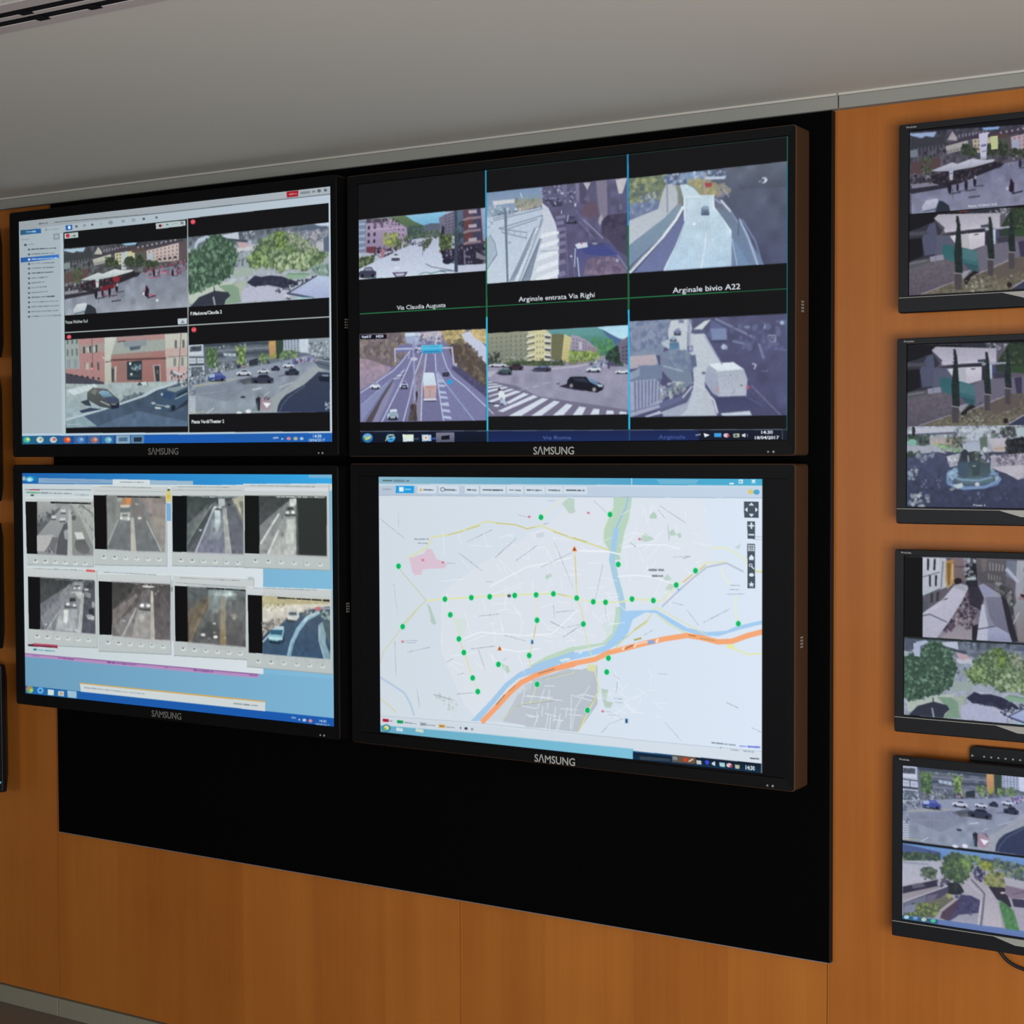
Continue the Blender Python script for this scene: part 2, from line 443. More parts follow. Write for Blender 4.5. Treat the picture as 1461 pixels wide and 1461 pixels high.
def park(c):
    """park with two big trees and their shadows; coordinates 1461 x 1397"""
    c.p('20,500 1325,370 1500,352 1500,1040 1330,1055 20,1135', 'a2abb6')
    c.p('20,500 1500,352 1500,520 600,565 20,605', ('5c6672', '7c8796'))
    c.nz('20,500 1500,352 1500,560 20,605', .14, 30, 2)
    c.p('1185,388 1500,350 1500,420 1230,402', 'c4d6ea'); c.p('1060,420 1190,392 1330,430 1330,470 1050,470', '56627c')
    c.p('150,512 232,484 262,500 150,560 110,650 120,560', 'b4c6d8'); c.p('345,484 512,455 520,522 410,512', 'c2ccda'); c.p('380,508 600,530 588,548 390,530', '434a58')
    c.bl('560,440 680,440 680,480 560,490', 16, 9, ['c8d0dc', '6a7484'], 3)
    c.p('500,546 592,552 648,604 530,612', 'c5a6ae'); c.p('600,585 692,590 682,622 520,642 500,600 560,600', 'c8ccd4')
    c.p('960,458 1500,420 1500,640 1200,610', '7d8796'); c.bl('960,458 1500,420 1500,640 1180,610', 130, 13, ['a8b2bc', '626c7c', 'c0b0b4', '8a96a4', '505a6a'], 5)
    c.p('1210,560 1290,540 1280,620 1215,625', 'b8bcc0'); c.p('1275,520 1340,470 1340,640 1280,640', '5a6880')
    c.p('455,640 640,620 660,790 455,810', '98a6b0'); c.bl('455,640 700,620 740,790 455,810', 90, 12, ['7a8890', 'b8c4cc', '525e68', 'a4b4a8', '8878a0'], 6)
    c.p('20,1000 440,880 480,780 650,780 840,820 1500,800 1500,1050 1330,1056 20,1135', 'aab2bf'); c.nz('20,1000 440,880 840,820 1500,800 1500,1050 20,1135', .07, 26, 7)
    c.p('470,790 650,775 640,850 470,870', 'a0b2a8'); c.p('60,1010 330,928 450,898 505,878 446,944 400,1010 80,1105', 'bcc8ba')
    c.p('330,940 530,920 540,1086 385,1110 440,1030', '82a287'); c.p('460,930 600,880 560,960 530,1080 515,960', 'a8b8a4')
    c.p('540,990 640,936 840,958 1000,985 930,1068 540,1088', 'b8bcd3'); c.bl('600,900 720,830 760,860 640,950', 20, 10, ['c8d0d8', '7c8894'], 8)
    T = '20,640 140,600 190,580 262,468 322,480 480,560 505,700 452,850 330,930 230,962 110,1015 20,980'
    T = c.rough(T, 16, 9, 3); c.p(T, '3c5747'); c.bl(T, 420, 17, ['4d6c54', '5c8262', '334d3e', '6b9173', '2c4236', '7da184', '476650'], 10)
    c.p('295,930 305,1000 290,1000', '2c332e')
    c.p('80,1130 160,1042 300,985 420,998 442,1030 400,1070 386,1110', '323746'); c.l('288,1042 302,1112', 15, 'a4acb4')
    T = '560,712 640,640 680,560 740,530 860,440 985,478 1110,520 1185,600 1310,650 1290,706 1180,770 1110,805 900,808 800,772 650,785'
    T = c.rough(T, 20, 9, 5); c.p(T, '4c6547'); c.bl(T, 460, 17, ['6b8756', '8ca574', '42553c', '7a965c', '5a7450', '96ab84'], 11)
    c.bl('830,680 1140,640 1150,790 850,790', 110, 17, ['b0c496', '9cb486', 'c0d0ac', '6a8458'], 12); c.bl('600,660 760,640 780,780 620,770', 60, 15, ['a4c07c', '84a45c', '506a3c'], 13)
    c.bl('940,470 1180,540 1180,640 1000,600', 60, 14, ['a8a898', '8a9480', 'b4b4a4'], 14); c.bl('840,450 920,450 940,600 860,620', 40, 14, ['92ac50', '6f8c3c', '40582c'], 15)
    c.p('1160,770 1330,740 1330,860 1200,850', '7c9890'); c.bl('1160,770 1500,740 1500,860 1200,850', 40, 14, ['6a8878', 'a4bcb4', '506c64'], 16)
    c.p('590,912 660,850 720,862 800,848 900,858 1020,900 1060,930 1000,955 930,972 860,950 780,936 645,948', '2e3148'); c.bl('600,905 1010,880 1000,955 650,945', 40, 16, ['262a3c', '3c4258', '343a50'], 17)
    c.p('930,838 1200,830 1110,872 960,885', '8cb094'); c.l('960,834 1150,838', 8, '5c9068')
    c.bl('840,990 1050,900 1230,840 1240,860 1090,930 920,1010', 60, 13, ['2f344c', '4c5264', 'c4ccd8'], 18); c.bl('910,1040 1000,1010 980,1070', 12, 11, ['3a4058', 'd0d8e0'], 19)
    c.p('955,1012 1220,852 1500,870 1500,1050 1185,1056', ('b8c8e6', 'a4b0da')); c.l('955,1012 1218,852', 9, '3c4254'); c.l('950,1010 1185,1055', 15, '485070'); c.p('1040,1045 1180,1050 1180,1062 1040,1065', '9cd0d4')
    c.e(5 + 35, 625, 45, 22, 'b8c4cc', .8)

def street(c):
    """street with parked cars and a curving lane; coordinates 1461 x 1334"""
    c.p('60,268 1325,205 2100,150 2100,800 1330,876 60,896', '8490a0')
    c.p('60,268 1325,205 2100,150 2100,400 1325,420 240,530 60,600', ('5c6672', '66707e')); c.nz('200,258 1325,205 1325,420 240,530', .1, 40, 2)
    c.p('200,258 800,238 800,262 210,285', '3c4854'); c.bl('330,275 600,262 600,285 330,300', 26, 9, ['a8b8c4', '3a4652', '8fa86c'], 3)
    c.l('240,330 800,290', 14, '78828e'); c.l('320,365 800,330', 26, '434f5c'); c.l('320,410 800,385', 20, '727e8c')
    c.p('378,342 492,345 492,374 382,368', 'aabdc8'); c.l('415,342 418,372', 5, '5a6674'); c.l('455,343 457,372', 5, '5a6674')
    c.p('60,268 196,258 212,540 60,585', 'b6c2ce'); c.p('78,284 180,276 180,322 78,330', '48505a'); c.bl('80,285 178,278 178,320 80,328', 14, 9, ['8a8890', '2c343e', '605a6a'], 4)
    c.p('70,335 190,330 190,352 70,360', 'c8d2da'); c.l('70,378 205,378', 11, '4a545e'); c.l('135,380 138,440', 9, '5a646e'); c.l('75,410 195,410', 4, '8a96a0')
    c.p('70,440 205,435 205,452 70,456', '3a424c'); c.p('88,468 190,464 196,540 90,555', '5a6a74'); c.bl('60,480 210,470 230,590 60,610', 60, 12, ['3c444e', '8a949e', 'b4bec6', '56606c', '4c7074'], 5)
    c.p('225,300 318,296 325,480 232,462', '3e5a42'); c.bl('225,292 325,292 325,480 230,465', 90, 14, ['4c6c46', '648454', '34503a', '78945c'], 6)
    c.p('512,290 560,288 572,440 515,430', '56703f'); c.bl('500,280 575,285 580,450 505,430', 70, 13, ['88a860', 'a0bc70', '5c7a44', '46603a'], 7)
    c.p('545,440 572,440 575,492 545,492', '803040')
    c.bl('240,450 640,400 800,380 800,450 240,540', 110, 13, ['9aa6b0', '4a5460', 'b4bec8', '2c3440', '6c7884', '84946c'], 8)
    c.p('610,410 690,385 690,450 610,455', '2e3640'); c.bl('705,350 770,340 780,420 710,425', 40, 12, ['84a458', '6c8c4c', '4c6640'], 9)
    c.p('785,238 846,230 852,372 792,376', ('cc9c58', 'b88468')); c.bl('792,345 855,340 860,395 800,400', 26, 10, ['a8a844', '8c9440'], 10)
    c.p('852,226 918,222 905,396 856,392', '324638'); c.p('916,220 1065,212 1065,330 920,330', 'a8b6c8'); c.win('920,222 1060,215 1060,325 925,330', 5, 5, '5c6878', .45, .5)
    c.p('1062,212 1142,208 1140,342 1066,338', 'c4d2e0'); c.p('1142,208 2100,140 2100,400 1330,420 1140,350', ('94a2ac', '76828e'))
    c.bl('1142,250 1325,240 1330,390 1140,360', 110, 11, ['b4c0c8', '6c7884', '8c98a4', '4c5862', 'ccd4da'], 11)
    c.bl('890,335 1045,315 1045,385 880,400', 60, 14, ['6c8c5c', '88a46c', '4c6848'], 12)
    c.p('225,540 480,490 800,440 1100,372 1190,380 1330,420 2100,420 2100,700 1330,700 600,560 120,640 230,600', '8b97aa')
    c.p('110,640 480,575 830,520 1160,420 1230,430 1330,470 2100,560 2100,800 1330,876 60,896 60,650', ('8a94a6', '8a98a4')); c.nz('110,640 480,575 1160,420 1330,470 1330,876 60,896', .045, 60, 14)
    c.p('125,660 470,600 640,640 400,780 130,720', '747e90', .5)
    c.p('1190,425 1330,385 2100,330 2100,560 1330,500 1240,475', '5c6878'); c.l('1200,400 1330,420', 10, '8a96a4'); c.l('1210,425 1330,465', 9, '46525f'); c.l('1260,395 1330,405', 7, '3c4854')
    c.p('1170,470 1210,465 1300,505 1232,516 1100,634 940,722 885,800 862,876 640,876 760,780 900,690', 'a0a9ac', .75)
    c.p('860,876 868,820 892,770 940,720 1100,630 1180,560 1232,512 1330,520 2100,560 2100,800 1330,876', ('364156', '2f3a58')); c.l('880,876 905,815 960,745 1110,640', 6, '66748a', .8)
    c.p('1232,555 1330,545 1330,605 1240,598', '1c2434'); c.l('1265,545 1320,548', 10, '98a4b4'); c.bl('1280,800 1330,770 1330,850 1285,850', 12, 11, ['8898ac', 'b0bcc8'], 15)
    c.l('110,642 480,578', 9, 'b4ae90'); c.l('480,578 840,512', 6, 'a4acbc', .8)
    c.l('140,715 400,680', 5, '98a4b4', .6)
    c.car(240, 515, 160, 78, '3f4c98', '5c6cb0'); c.p('250,540 300,530 300,560 250,565', 'a8b8d8'); c.l('265,582 300,584', 9, '68b0b8')
    c.car(495, 488, 132, 58, 'c6ccd6', '40485a'); c.car(685, 478, 105, 48, 'c4ccda', '4c5668'); c.car(808, 456, 78, 44, '30354a', '20243a'); c.car(915, 425, 95, 50, 'c8d2e0', '48546c')
    c.bl('870,420 920,400 920,430 880,440', 10, 9, ['8c98b0', '5a6488'], 20); c.bl('1000,400 1200,365 1200,420 1010,450', 60, 12, ['5058a0', '8890b4', 'b8c0d0', '383c60', 'b07890'], 21); c.bl('1190,360 1320,330 1320,380 1200,400', 26, 9, ['b4c0c8', '56626e'], 22)
    c.p('490,600 640,545 650,580 560,620 510,612', '5c6474', .75); c.p('520,585 660,560 700,610 560,628', '40484a', .6); c.car(630, 532, 200, 80, '30374c', '222838')
    c.p('860,550 980,512 980,540 880,560', '68728a', .8); c.car(930, 478, 130, 62, '2c3448', '20283a')
    for k in range(8): c.l([(72, 742 + k * 20), (126, 734 + k * 20)], 10, 'c6d0da')
    c.bl('65,600 125,600 125,740 65,740', 40, 10, ['68748a', '9ca8b4', '505c70'], 23); c.bl('140,560 230,540 230,610 140,620', 30, 10, ['707c8c', '3c4654', 'a4b0bc'], 24)
    c.l('640,675 720,656', 13, 'b8c4cc'); c.e(555, 740, 24, 9, '2c3640'); c.l('745,725 800,690', 7, 'b4c0c8'); c.l('880,655 1000,605', 7, 'b4c0c8')
    c.l('80,885 210,872', 7, 'b4b084'); c.l('230,885 290,840', 8, 'c0c8cc'); c.l('250,882 380,866', 4, 'a8b0b0')
    c.p('705,760 735,735 808,770 800,850 770,858 710,856', 'a08894', .75); c.l('725,760 745,845', 7, 'c07488'); c.p('732,788 806,795 768,838', 'eef0f4'); c.bl('750,742 800,742 800,765 750,765', 10, 7, ['50404c', '806870'], 26)
    c.p('668,758 690,738 712,748 706,862 682,862', '232b38'); c.e(680, 790, 10, 14, '3a4250'); c.p('640,850 690,790 690,868 640,868', '6c8c98', .6)
    c.e(520, 882, 26, 12, 'dfe5e8'); c.e(603, 868, 26, 17, 'dfe5e8')

def court(c):
    """small square with a white canopied building and three thin cypresses; coordinates 1461 x 1315"""
    c.p('250,185 1210,120 1700,80 1700,950 250,1035', '5d5864')
    c.p('250,185 900,150 900,200 560,210 530,260 480,290 250,380', '16161c'); c.p('800,150 1210,125 1210,182 900,185', '2a2c38'); c.bl('1060,130 1400,100 1410,200 1200,220', 80, 12, ['9498a8', '3a3e4a', '6c7080', 'b4b8c4'], 2)
    c.p('1340,110 1700,80 1700,350 1240,350 1230,300', '2c3a2c'); c.bl('1340,110 1700,80 1700,350 1240,350', 90, 16, ['3c4c38', '1f2a22', '50624a'], 3)
    c.p('460,290 560,250 620,330 600,390 540,420 540,610 500,640 250,680 250,390', '33333f'); c.p('480,290 540,270 560,420 545,600 430,620 400,440', '50546e'); c.p('260,375 470,360 470,400 260,415', '4a4a58'); c.p('250,450 400,430 410,620 260,690', '17171d')
    c.p('525,230 570,188 1212,172 1210,320 900,345 640,365 600,330', ('aaa6b4', 'bcb8c8')); c.p('525,230 560,290 615,365 640,330', '4c4c58')
    c.p('600,400 1060,330 1060,372 600,410', '2c2c38'); c.l('640,368 1010,320', 20, 'c4c0d0'); c.p('1010,300 1110,290 1110,320 1015,325', '3c4450')
    c.p('550,410 700,400 760,490 740,560 560,640', '565a70'); c.p('690,415 800,395 1055,370 1055,510 900,562 800,540 745,490', ('d2ced8', 'beb8c6')); c.l('880,380 885,548', 6, '9c98a8'); c.l('945,400 985,396', 10, '2c2c38'); c.p('800,395 880,385 885,548 805,535', 'b4b4bc')
    c.p('1055,370 1110,360 1110,510 1055,520', '34283c'); c.p('1130,350 1165,345 1165,525 1135,530', 'b8c8d4'); c.l('1060,345 1320,318', 16, 'b4b4cc'); c.p('1165,350 1225,345 1225,460 1165,470', '4c4870')
    c.p('1200,350 1310,335 1340,410 1210,420', '2e3a34'); c.p('1340,350 1700,330 1700,420 1350,415', '30482f'); c.p('1180,430 1340,410 1320,480 1190,490', '3a3a4a')
    c.p('620,500 760,520 990,570 985,780 830,700 650,660 610,590', ('2c6068', '3a6c72')); c.p('820,545 985,570 975,680 820,650', '47747a'); c.p('830,690 985,720 960,800 900,770', '2f5560')
    c.p('970,560 1070,505 1330,470 1700,430 1700,620 1340,660 1160,740 1000,800', '6a6678'); c.p('1400,470 1480,455 1480,660 1430,660', '3a3450')
    c.p('265,700 470,660 660,660 900,770 830,850 400,1015 265,1030', ('665f6a', '595260')); c.nz('265,700 470,660 660,660 900,770 400,1015 265,1030', .05, 26, 6)
    c.p('265,690 470,650 500,680 265,760', '54565a'); c.l('270,705 450,668', 8, '8c8a94'); c.p('480,630 620,605 630,660 490,682', '8e8ea2'); c.l('540,620 545,672', 6, '6c6c80')
    c.p('400,1018 740,880 900,790 1060,790 1340,640 1700,600 1700,950 830,1000', ('5e5850', '6c6656')); c.nz('400,1018 900,790 1340,640 1700,600 1700,950 830,1000', .12, 20, 7); c.p('1130,760 1340,660 1461,640 1461,760 1200,860', '5f5550')
    c.l('390,1020 730,888', 9, '9c94a4'); c.p('800,790 920,760 830,862', '9494a4'); c.l('920,825 1060,775 1330,650', 12, '9a94a0')
    c.p('840,860 940,775 1000,790 920,830 850,940', '1c1a20'); c.bl('850,880 920,830 1060,860 1090,990 840,1000', 50, 14, ['8c8e82', '64665a', 'a8a89c', '50503f'], 8)
    c.p('1350,945 1461,870 1700,760 1700,950 1340,970', '363a52'); c.l('1350,945 1465,872 1700,740', 10, 'b8b8cc'); c.e(1310, 920, 26, 28, '241c22'); c.e(1330, 828, 12, 10, '9a9894')
    for x, t, b, w in ((775, 205, 970, 40), (1112, 215, 825, 34), (1330, 170, 750, 34)):
        c.p([(x - 20, t), (x + 5, t), (x + 22, t + 90), (x + w, t + (b - t) * .45), (x + w + 10, b - 170), (x + w - 8, b - 170), (x - w + 14, b - 170), (x - w, t + (b - t) * .5), (x - 12, t + 110)], '1f2829')
        c.bl([(x - 22, t + 40), (x + 20, t + 40), (x + w, b - 200), (x - w + 10, b - 200)], 40, 11, ['2f3a34', '151c1e', '28383a'], int(x))
        c.p([(x - w + 4, b - 170), (x + w, b - 170), (x + w - 4, b), (x - w + 8, b)], '48434a'); c.l([(x - w, b - 172), (x + w + 6, b - 166)], 11, '9a949c')

# ================================================================== upper left display: viewer with a side list and four feeds
TVQ1 = [(27.4, 314.6), (471.2, 267.4), (474, 630.1), (32.5, 634.2)]
def picture_one():
    c = Picture(800, 450, TVQ1, bg='aebbc6')
    W = lambda: c.fr(0, 240, .34223)
    W(); c.p('60,200 1400,60 1400,1160 60,1160', ('a4b1b8', 'b9c7d4', 1))  # viewing-angle dimming of the left side is painted into this gradient
    c.p('70,215 1400,70 1400,108 70,255', ('98a1a6', 'aab2ba', 1)); c.l('230,222 640,190 1380,112', 3, '5f6a70'); c.sq(165, 228, 200, 225, 7, '5a646c'); c.sq(250, 218, 285, 215, 6, '8a949a')
    c.p('1195,102 1243,96 1243,121 1196,126', 'a01c26'); c.sq(1206, 113, 1236, 110, 8, 'e0b0b0'); c.l('1253,108 1290,104', 8, '7f898f'); c.l('1300,103 1312,101', 5, '6a757c'); c.e(1329, 99, 8, 7, '5c666e'); c.e(1355, 97, 7, 6, '5c666e')
    c.fr(0, 290, .12318); c.p('240,300 480,280 485,335 240,357', ('2c5a70', '2a62a8', 1)); c.sq(310, 322, 420, 314, 20, 'c8d8e8'); c.e(540, 296, 14, 16, '8a959c'); c.sq(560, 298, 700, 288, 15, '8c98a2'); c.p('625,345 695,338 698,405 627,412', '828d96'); c.p('640,358 684,354 685,392 641,396', 'a3aeb8')
    c.sq(255, 412, 345, 406, 13, '76828c'); c.e(300, 472, 18, 14, '48545e'); c.sq(335, 468, 395, 464, 13, '76828c')
    rows = [(520, 655, 1), (577, 640, 0), (636, 690, 2), (688, 640, 0), (742, 640, 0), (798, 625, 1), (856, 570, 0), (912, 530, 0), (968, 545, 0), (1026, 560, 0), (1080, 640, 1), (1135, 680, 0), (1190, 690, 0), (1246, 680, 0), (1302, 715, 0)]
    c.p('245,622 690,585 695,632 245,678', ('2858a0', '3878c4', 1))
    for i, (y, x1, k) in enumerate(rows):
        col = ('6a7682', '3c4854', 'd4e2f0')[k]; c.e(343, y + 6, 15, 11, '4e5a66' if k != 2 else 'e0ecf4'); c.sq(372, y + 3, x1, y - 10, 17, col, 1, i)
    W()
    for x, r, col in ((322, 9, '4a545c'), (356, 9, '7c878e'), (388, 7, '30383e'), (424, 7, '98a2a8'), (465, 14, '7c868c'), (517, 10, '808a90'), (560, 13, '8c969c'), (603, 9, '38424a'), (656, 8, '4c565e')): c.e(x, 243 - (x - 290) * .104, r * .72, r * .6, col, .75)
    c.p('276,236 304,233 305,254 277,257', '2a64b0'); c.e(292, 244, 6, 7, 'd8e8f4')
    c.p('267,267 1368,150 1374,1096 278,1108', '131316')
    # feeds
    def cell(q): W(); c.quadclip(q)
    cell('268,267 786,213 789,655 276,684'); c.fr(80, 290, .14374); plaza(c)
    c.soft('60,340 1320,345 1320,1030 60,1112', 1.5, .16, .95); c.p('80,275 1320,150 1320,345 85,442', '121315'); c.p('92,1110 1312,1030 1320,1210 95,1280', '121215')
    c.p('90,292 226,280 228,332 92,346', 'b0c0be'); c.e(123, 315, 20, 20, 'c0304a'); c.l('160,322 200,312', 9, '8c9896'); c.e(190, 316, 12, 8, '4c5a58')
    c.p('998,198 1290,170 1295,222 1002,256', 'b4c2c4'); c.e(1042, 222, 16, 14, '701c28'); c.e(1068, 219, 9, 7, 'd08890'); c.e(1112, 212, 16, 9, '4c9890'); c.l('1150,208 1220,200', 9, 'a0acb0'); c.l('1244,186 1272,206', 6, '3c444a'); c.l('1246,208 1270,184', 6, '3c444a')
    c.t('Piazza Walther Sud', 102, 1192, 25, 'c8d2d0', w=278, bold=.03); c.p('1215,1145 1308,1140 1308,1200 1218,1205', 'c2ccd2'); c.p('1245,1192 1264,1158 1285,1188', '7a868c')
    cell('786,213 1368,150 1371,622 789,655'); c.fr(260, 260, .15743); park(c)
    c.soft('50,330 1335,330 1335,1132 50,1132', 1.7, .14, .95); c.p('50,330 1335,195 1335,372 65,498', '131315'); c.p('70,1132 1335,1050 1340,1230 70,1292', '131316')
    c.e(104, 360, 22, 22, 'd84858'); c.l('92,366 116,354', 5, 'f08890'); c.t('P.Madonna/Claudia 2', 82, 1206, 24, 'd4dcdc', w=322, bold=.04)
    cell('276,684 789,655 790,1106 278,1108'); c.fr(80, 450, .14374)
    c.p('92,165 1318,100 1330,1165 100,1172', '131316')
    c.p('95,240 1312,170 1316,1100 105,1116', '9aa6aa')
    c.p('95,240 262,226 245,528 100,528', '97a6a2'); c.win('100,240 240,232 235,280 100,285', 3, 1, '5c6a68', .35, .9); c.win('100,320 235,310 240,410 100,415', 3, 1, '6a7876', .4, .7); c.win('100,430 235,420 240,530 100,530', 2, 1, '8896a0', .5, .8)
    c.p('232,230 492,214 492,682 470,682 105,606 105,528 245,528', ('b48886', 'aa7c7a')); c.p('245,295 490,265 490,352 250,372', 'a09c94', .8); c.win('255,310 440,285 440,365 255,380', 3, 1, '46504f', .34, .95); c.win('290,322 420,300 420,365 300,372', 2, 1, 'b0bab4', .4, .9)
    c.win('275,470 455,460 460,545 280,538', 3, 1, '5a5654', .34, .95); c.p('300,470 335,468 335,538 302,536', 'b0b4ac'); c.l('365,230 372,480', 9, '70585a'); c.e(365, 528, 16, 11, 'ff8090'); c.l('368,540 372,640', 6, '8c7c78')
    c.p('490,214 612,210 565,372 556,672 492,680', ('c6ccc2', 'b4b8a8')); c.l('470,412 490,425', 9, 'd8c8c0'); c.l('500,460 560,455', 8, '5c5450')
    c.p('605,214 1090,180 1092,350 560,396 600,260', '9ca69f'); c.p('612,216 1088,186 1088,236 905,244 620,262', 'ad8584'); c.p('930,190 1088,184 1088,236 935,244', 'b08684')
    c.p('678,258 910,238 912,300 690,312', '87939a'); c.l('620,262 700,250', 9, '5c4c4c'); c.p('735,312 855,300 840,334 748,348', '56626a'); c.e(768, 330, 18, 12, '44608c')
    c.p('556,392 1092,346 1104,662 560,668', ('a8746f', '9c6a66')); c.p('556,385 950,352 950,400 556,428', '9c8078', .7); c.l('556,442 1104,424', 15, '5a4342')
    c.p('712,456 862,446 862,638 716,642', '2c3a42'); c.p('735,465 755,462 755,490 735,492', 'd8e4e8'); c.bl('725,495 850,490 850,545 725,545', 26, 15, ['b4c8d0', '7c98a4', '4a646e'], 4); c.e(757, 582, 14, 12, 'c0d0d4'); c.l('725,600 850,598', 6, '4a5a60')
    c.p('556,510 612,503 608,656 560,660', '7a6f6c'); c.p('590,505 610,503 606,655 594,656', 'b6bcb8'); c.p('560,530 582,528 580,655 562,655', '4a4444')
    c.p('625,470 712,462 712,642 625,645', '96706a'); c.p('968,492 1046,483 1050,655 985,658', 'a49c98'); c.p('985,502 1034,498 1038,652 1000,655', '3a3a40'); c.e(1015, 560, 8, 20, '6c7478')
    c.p('1088,184 1312,172 1312,640 1112,655', ('c4c4b8', 'b8b4aa')); c.p('1090,330 1312,310 1312,400 1098,420', 'c0a8a2'); c.p('1112,520 1312,500 1312,640 1112,655', 'c8a8a6')
    c.win('1160,235 1310,225 1310,330 1160,340', 2, 1, '606a6a', .3, .75); c.win('1150,420 1300,410 1300,500 1150,510', 2, 1, '7c8480', .34, .9); c.l('1250,180 1225,560', 9, '7c6262'); c.l('1110,415 1312,400', 6, '70706a')
    c.bl('1130,560 1320,540 1320,660 1140,660', 44, 16, ['c4ccd0', '3c4854', '8a98a0', '5a4c50'], 7)
    c.p('105,570 300,612 485,660 485,682 105,675', '464654'); c.win('130,570 460,610 460,650 130,600', 6, 1, '2c3038', .4, .5)
    c.p('105,676 490,682 560,664 1112,656 1220,640 1010,740 650,864 105,1040', ('a4b4b4', '93aab4')); c.nz('105,676 1112,656 1010,740 650,864 105,1040', .04, 40, 3)
    for k in range(6): c.p([(112 + k * 48, 735 - k * 10 + (8 if k < 2 else 0)), (150 + k * 48, 725 - k * 10), (225 + k * 40, 775 - k * 14), (190 + k * 40, 792 - k * 14)], 'c8d8dc')
    c.p('105,1050 470,934 650,882 900,792 1000,742 1120,716 1312,640 1316,1100 105,1116', ('3e4c60', '475c76')); c.p('105,1050 285,998 420,1100 105,1116', '86a0aa'); c.p('430,1102 640,1010 830,948 1316,1050 1316,1100', '56708c', .8); c.nz('105,1050 900,792 1316,690 1316,1100 105,1116', .05, 50, 5)
    c.p('640,860 700,800 890,764 850,810 640,866', '5c6c78'); c.bl('680,790 890,765 840,815 690,830', 16, 16, ['50606c', '6c7c84'], 6)
    c.p('105,1024 470,926 645,868 880,786 960,732 1205,650 1222,668 1005,744 900,802 650,886 470,944 105,1048', 'b4c8d0')
    c.p('240,945 345,915 470,930 265,968', '33405a'); c.p('250,855 330,832 360,900 300,890', '353f4c')
    c.p('318,765 375,714 515,728 580,790 635,832 640,890 560,925 440,902 318,832', ('5c5f5c', '40494f')); c.p('425,760 470,742 525,750 575,800 480,812', ('88b0c4', '5c88a0')); c.p('350,760 390,725 420,740 400,790', '787a76'); c.p('500,815 615,820 632,850 530,862', '3c4a6e'); c.l('450,850 540,890', 12, '9aa6a8'); c.p('550,880 640,870 630,920 560,928', '20263c'); c.l('560,882 605,880', 9, '8c9698')
    c.p('960,930 1160,955 1316,880 1316,820', '2a3444'); c.p('948,872 1040,830 1065,740 1110,712 1300,685 1316,700 1316,830 1190,935 1080,952 972,930', '3b546e'); c.p('1068,752 1185,768 1150,836 1062,812', '2f4a70'); c.p('1112,722 1300,688 1312,706 1190,762 1110,740', '84949a'); c.l('1190,830 1312,770', 9, '9cb4bc'); c.p('1210,780 1312,730 1312,765 1200,815', '26384c')
    c.e(975, 870, 22, 12, 'a8b8bc'); c.e(1115, 903, 26, 14, '9cacb0'); c.p('990,905 1050,912 1050,930 992,925', 'c8d0c8'); c.l('1000,885 1090,898', 7, 'b0bcc0'); c.e(1172, 918, 22, 30, '1c2430'); c.e(1060, 782, 12, 16, 'a4b0b4')
    c.p('810,692 850,650 910,655 920,690', '2c3840', .9); c.p('840,660 905,655 915,688 870,692', 'c8d4d4'); c.bl('1195,680 1316,620 1316,700 1220,700', 26, 15, ['9cacb4', '34424c', 'c0c8cc'], 8)
    c.l('115,1083 250,1080', 8, 'b0c4cc', .7)
    c.soft('92,165 1318,165 1318,1112 92,1112', 1.5, .12, .96); c.p('92,165 1318,100 1318,168 92,240', '131316'); c.p('104,1116 1318,1100 1330,1165 100,1172', '131316'); c.e(137, 210, 23, 22, 'd84858'); c.l('122,216 150,204', 6, 'f49098')
    cell('789,655 1371,622 1374,1100 790,1104'); c.fr(260, 450, .15743); c.p('75,95 1335,18 1345,1048 75,1060', '131315'); street(c)
    c.soft('50,190 1335,190 1335,900 50,900', 1.5, .12, .96); c.p('60,95 1335,18 1335,203 60,268', '131315'); c.p('75,897 1335,874 1345,1048 75,1060', '131316')
    c.e(113, 130, 23, 23, 'd84858'); c.l('100,136 126,124', 5, 'f48890'); c.t('Piazza Verdi/Theater 2', 92, 976, 24, 'd4dcdc', w=335, bold=.04)
    c.clip = None; W(); c.l('785,213 790,1106', 5, '9aa6a4'); c.l('275,684 1371,622', 3.4, 'a4b0ae'); c.p('1368,140 1381,138 1386,1110 1374,1110', 'bcccd8'); c.l('268,267 278,1108', 2, '406860'); c.p('255,270 267,268 278,1110 262,1110', 'b4c2ca')
    c.p('85,1106 1385,1096 1385,1102 85,1116', 'b8ccdc'); c.p('85,1116 1390,1102 1392,1150 85,1160', ('1c4c86', '2060b4', 1)); c.p('85,1116 300,1114 300,1156 85,1156', ('2c7080', '225a94', 1), .7); c.p('600,1112 900,1110 1100,1150 600,1152', '1c5cb0')
    for x, a, b in ((115, '40b0a0', 'd8e070'), (170, 'c8d4cc', '98a888'), (226, 'c0c4c4', 'c07060'), (284, 'd05030', 'f0a060'), (340, '4878c0', 'a8c4e8'), (398, 'd05830', 'e8b0a0'), (456, '60c0d0', 'c0e8ec')): c.e(x, 1132, 15, 13, a); c.e(x + 4, 1130, 7, 6, b)
    for x in (312, 370, 428): c.p([(x, 1114), (x + 50, 1114), (x + 50, 1148), (x, 1150)], '6888b0', .35)
    c.p('488,1114 546,1113 546,1148 488,1149', '8aa4b8'); c.p('500,1122 536,1121 536,1138 500,1139', '48708c'); c.p('550,1113 605,1112 605,1148 550,1148', '7094a8', .7); c.p('562,1122 596,1121 594,1140 562,1140', '22303c')
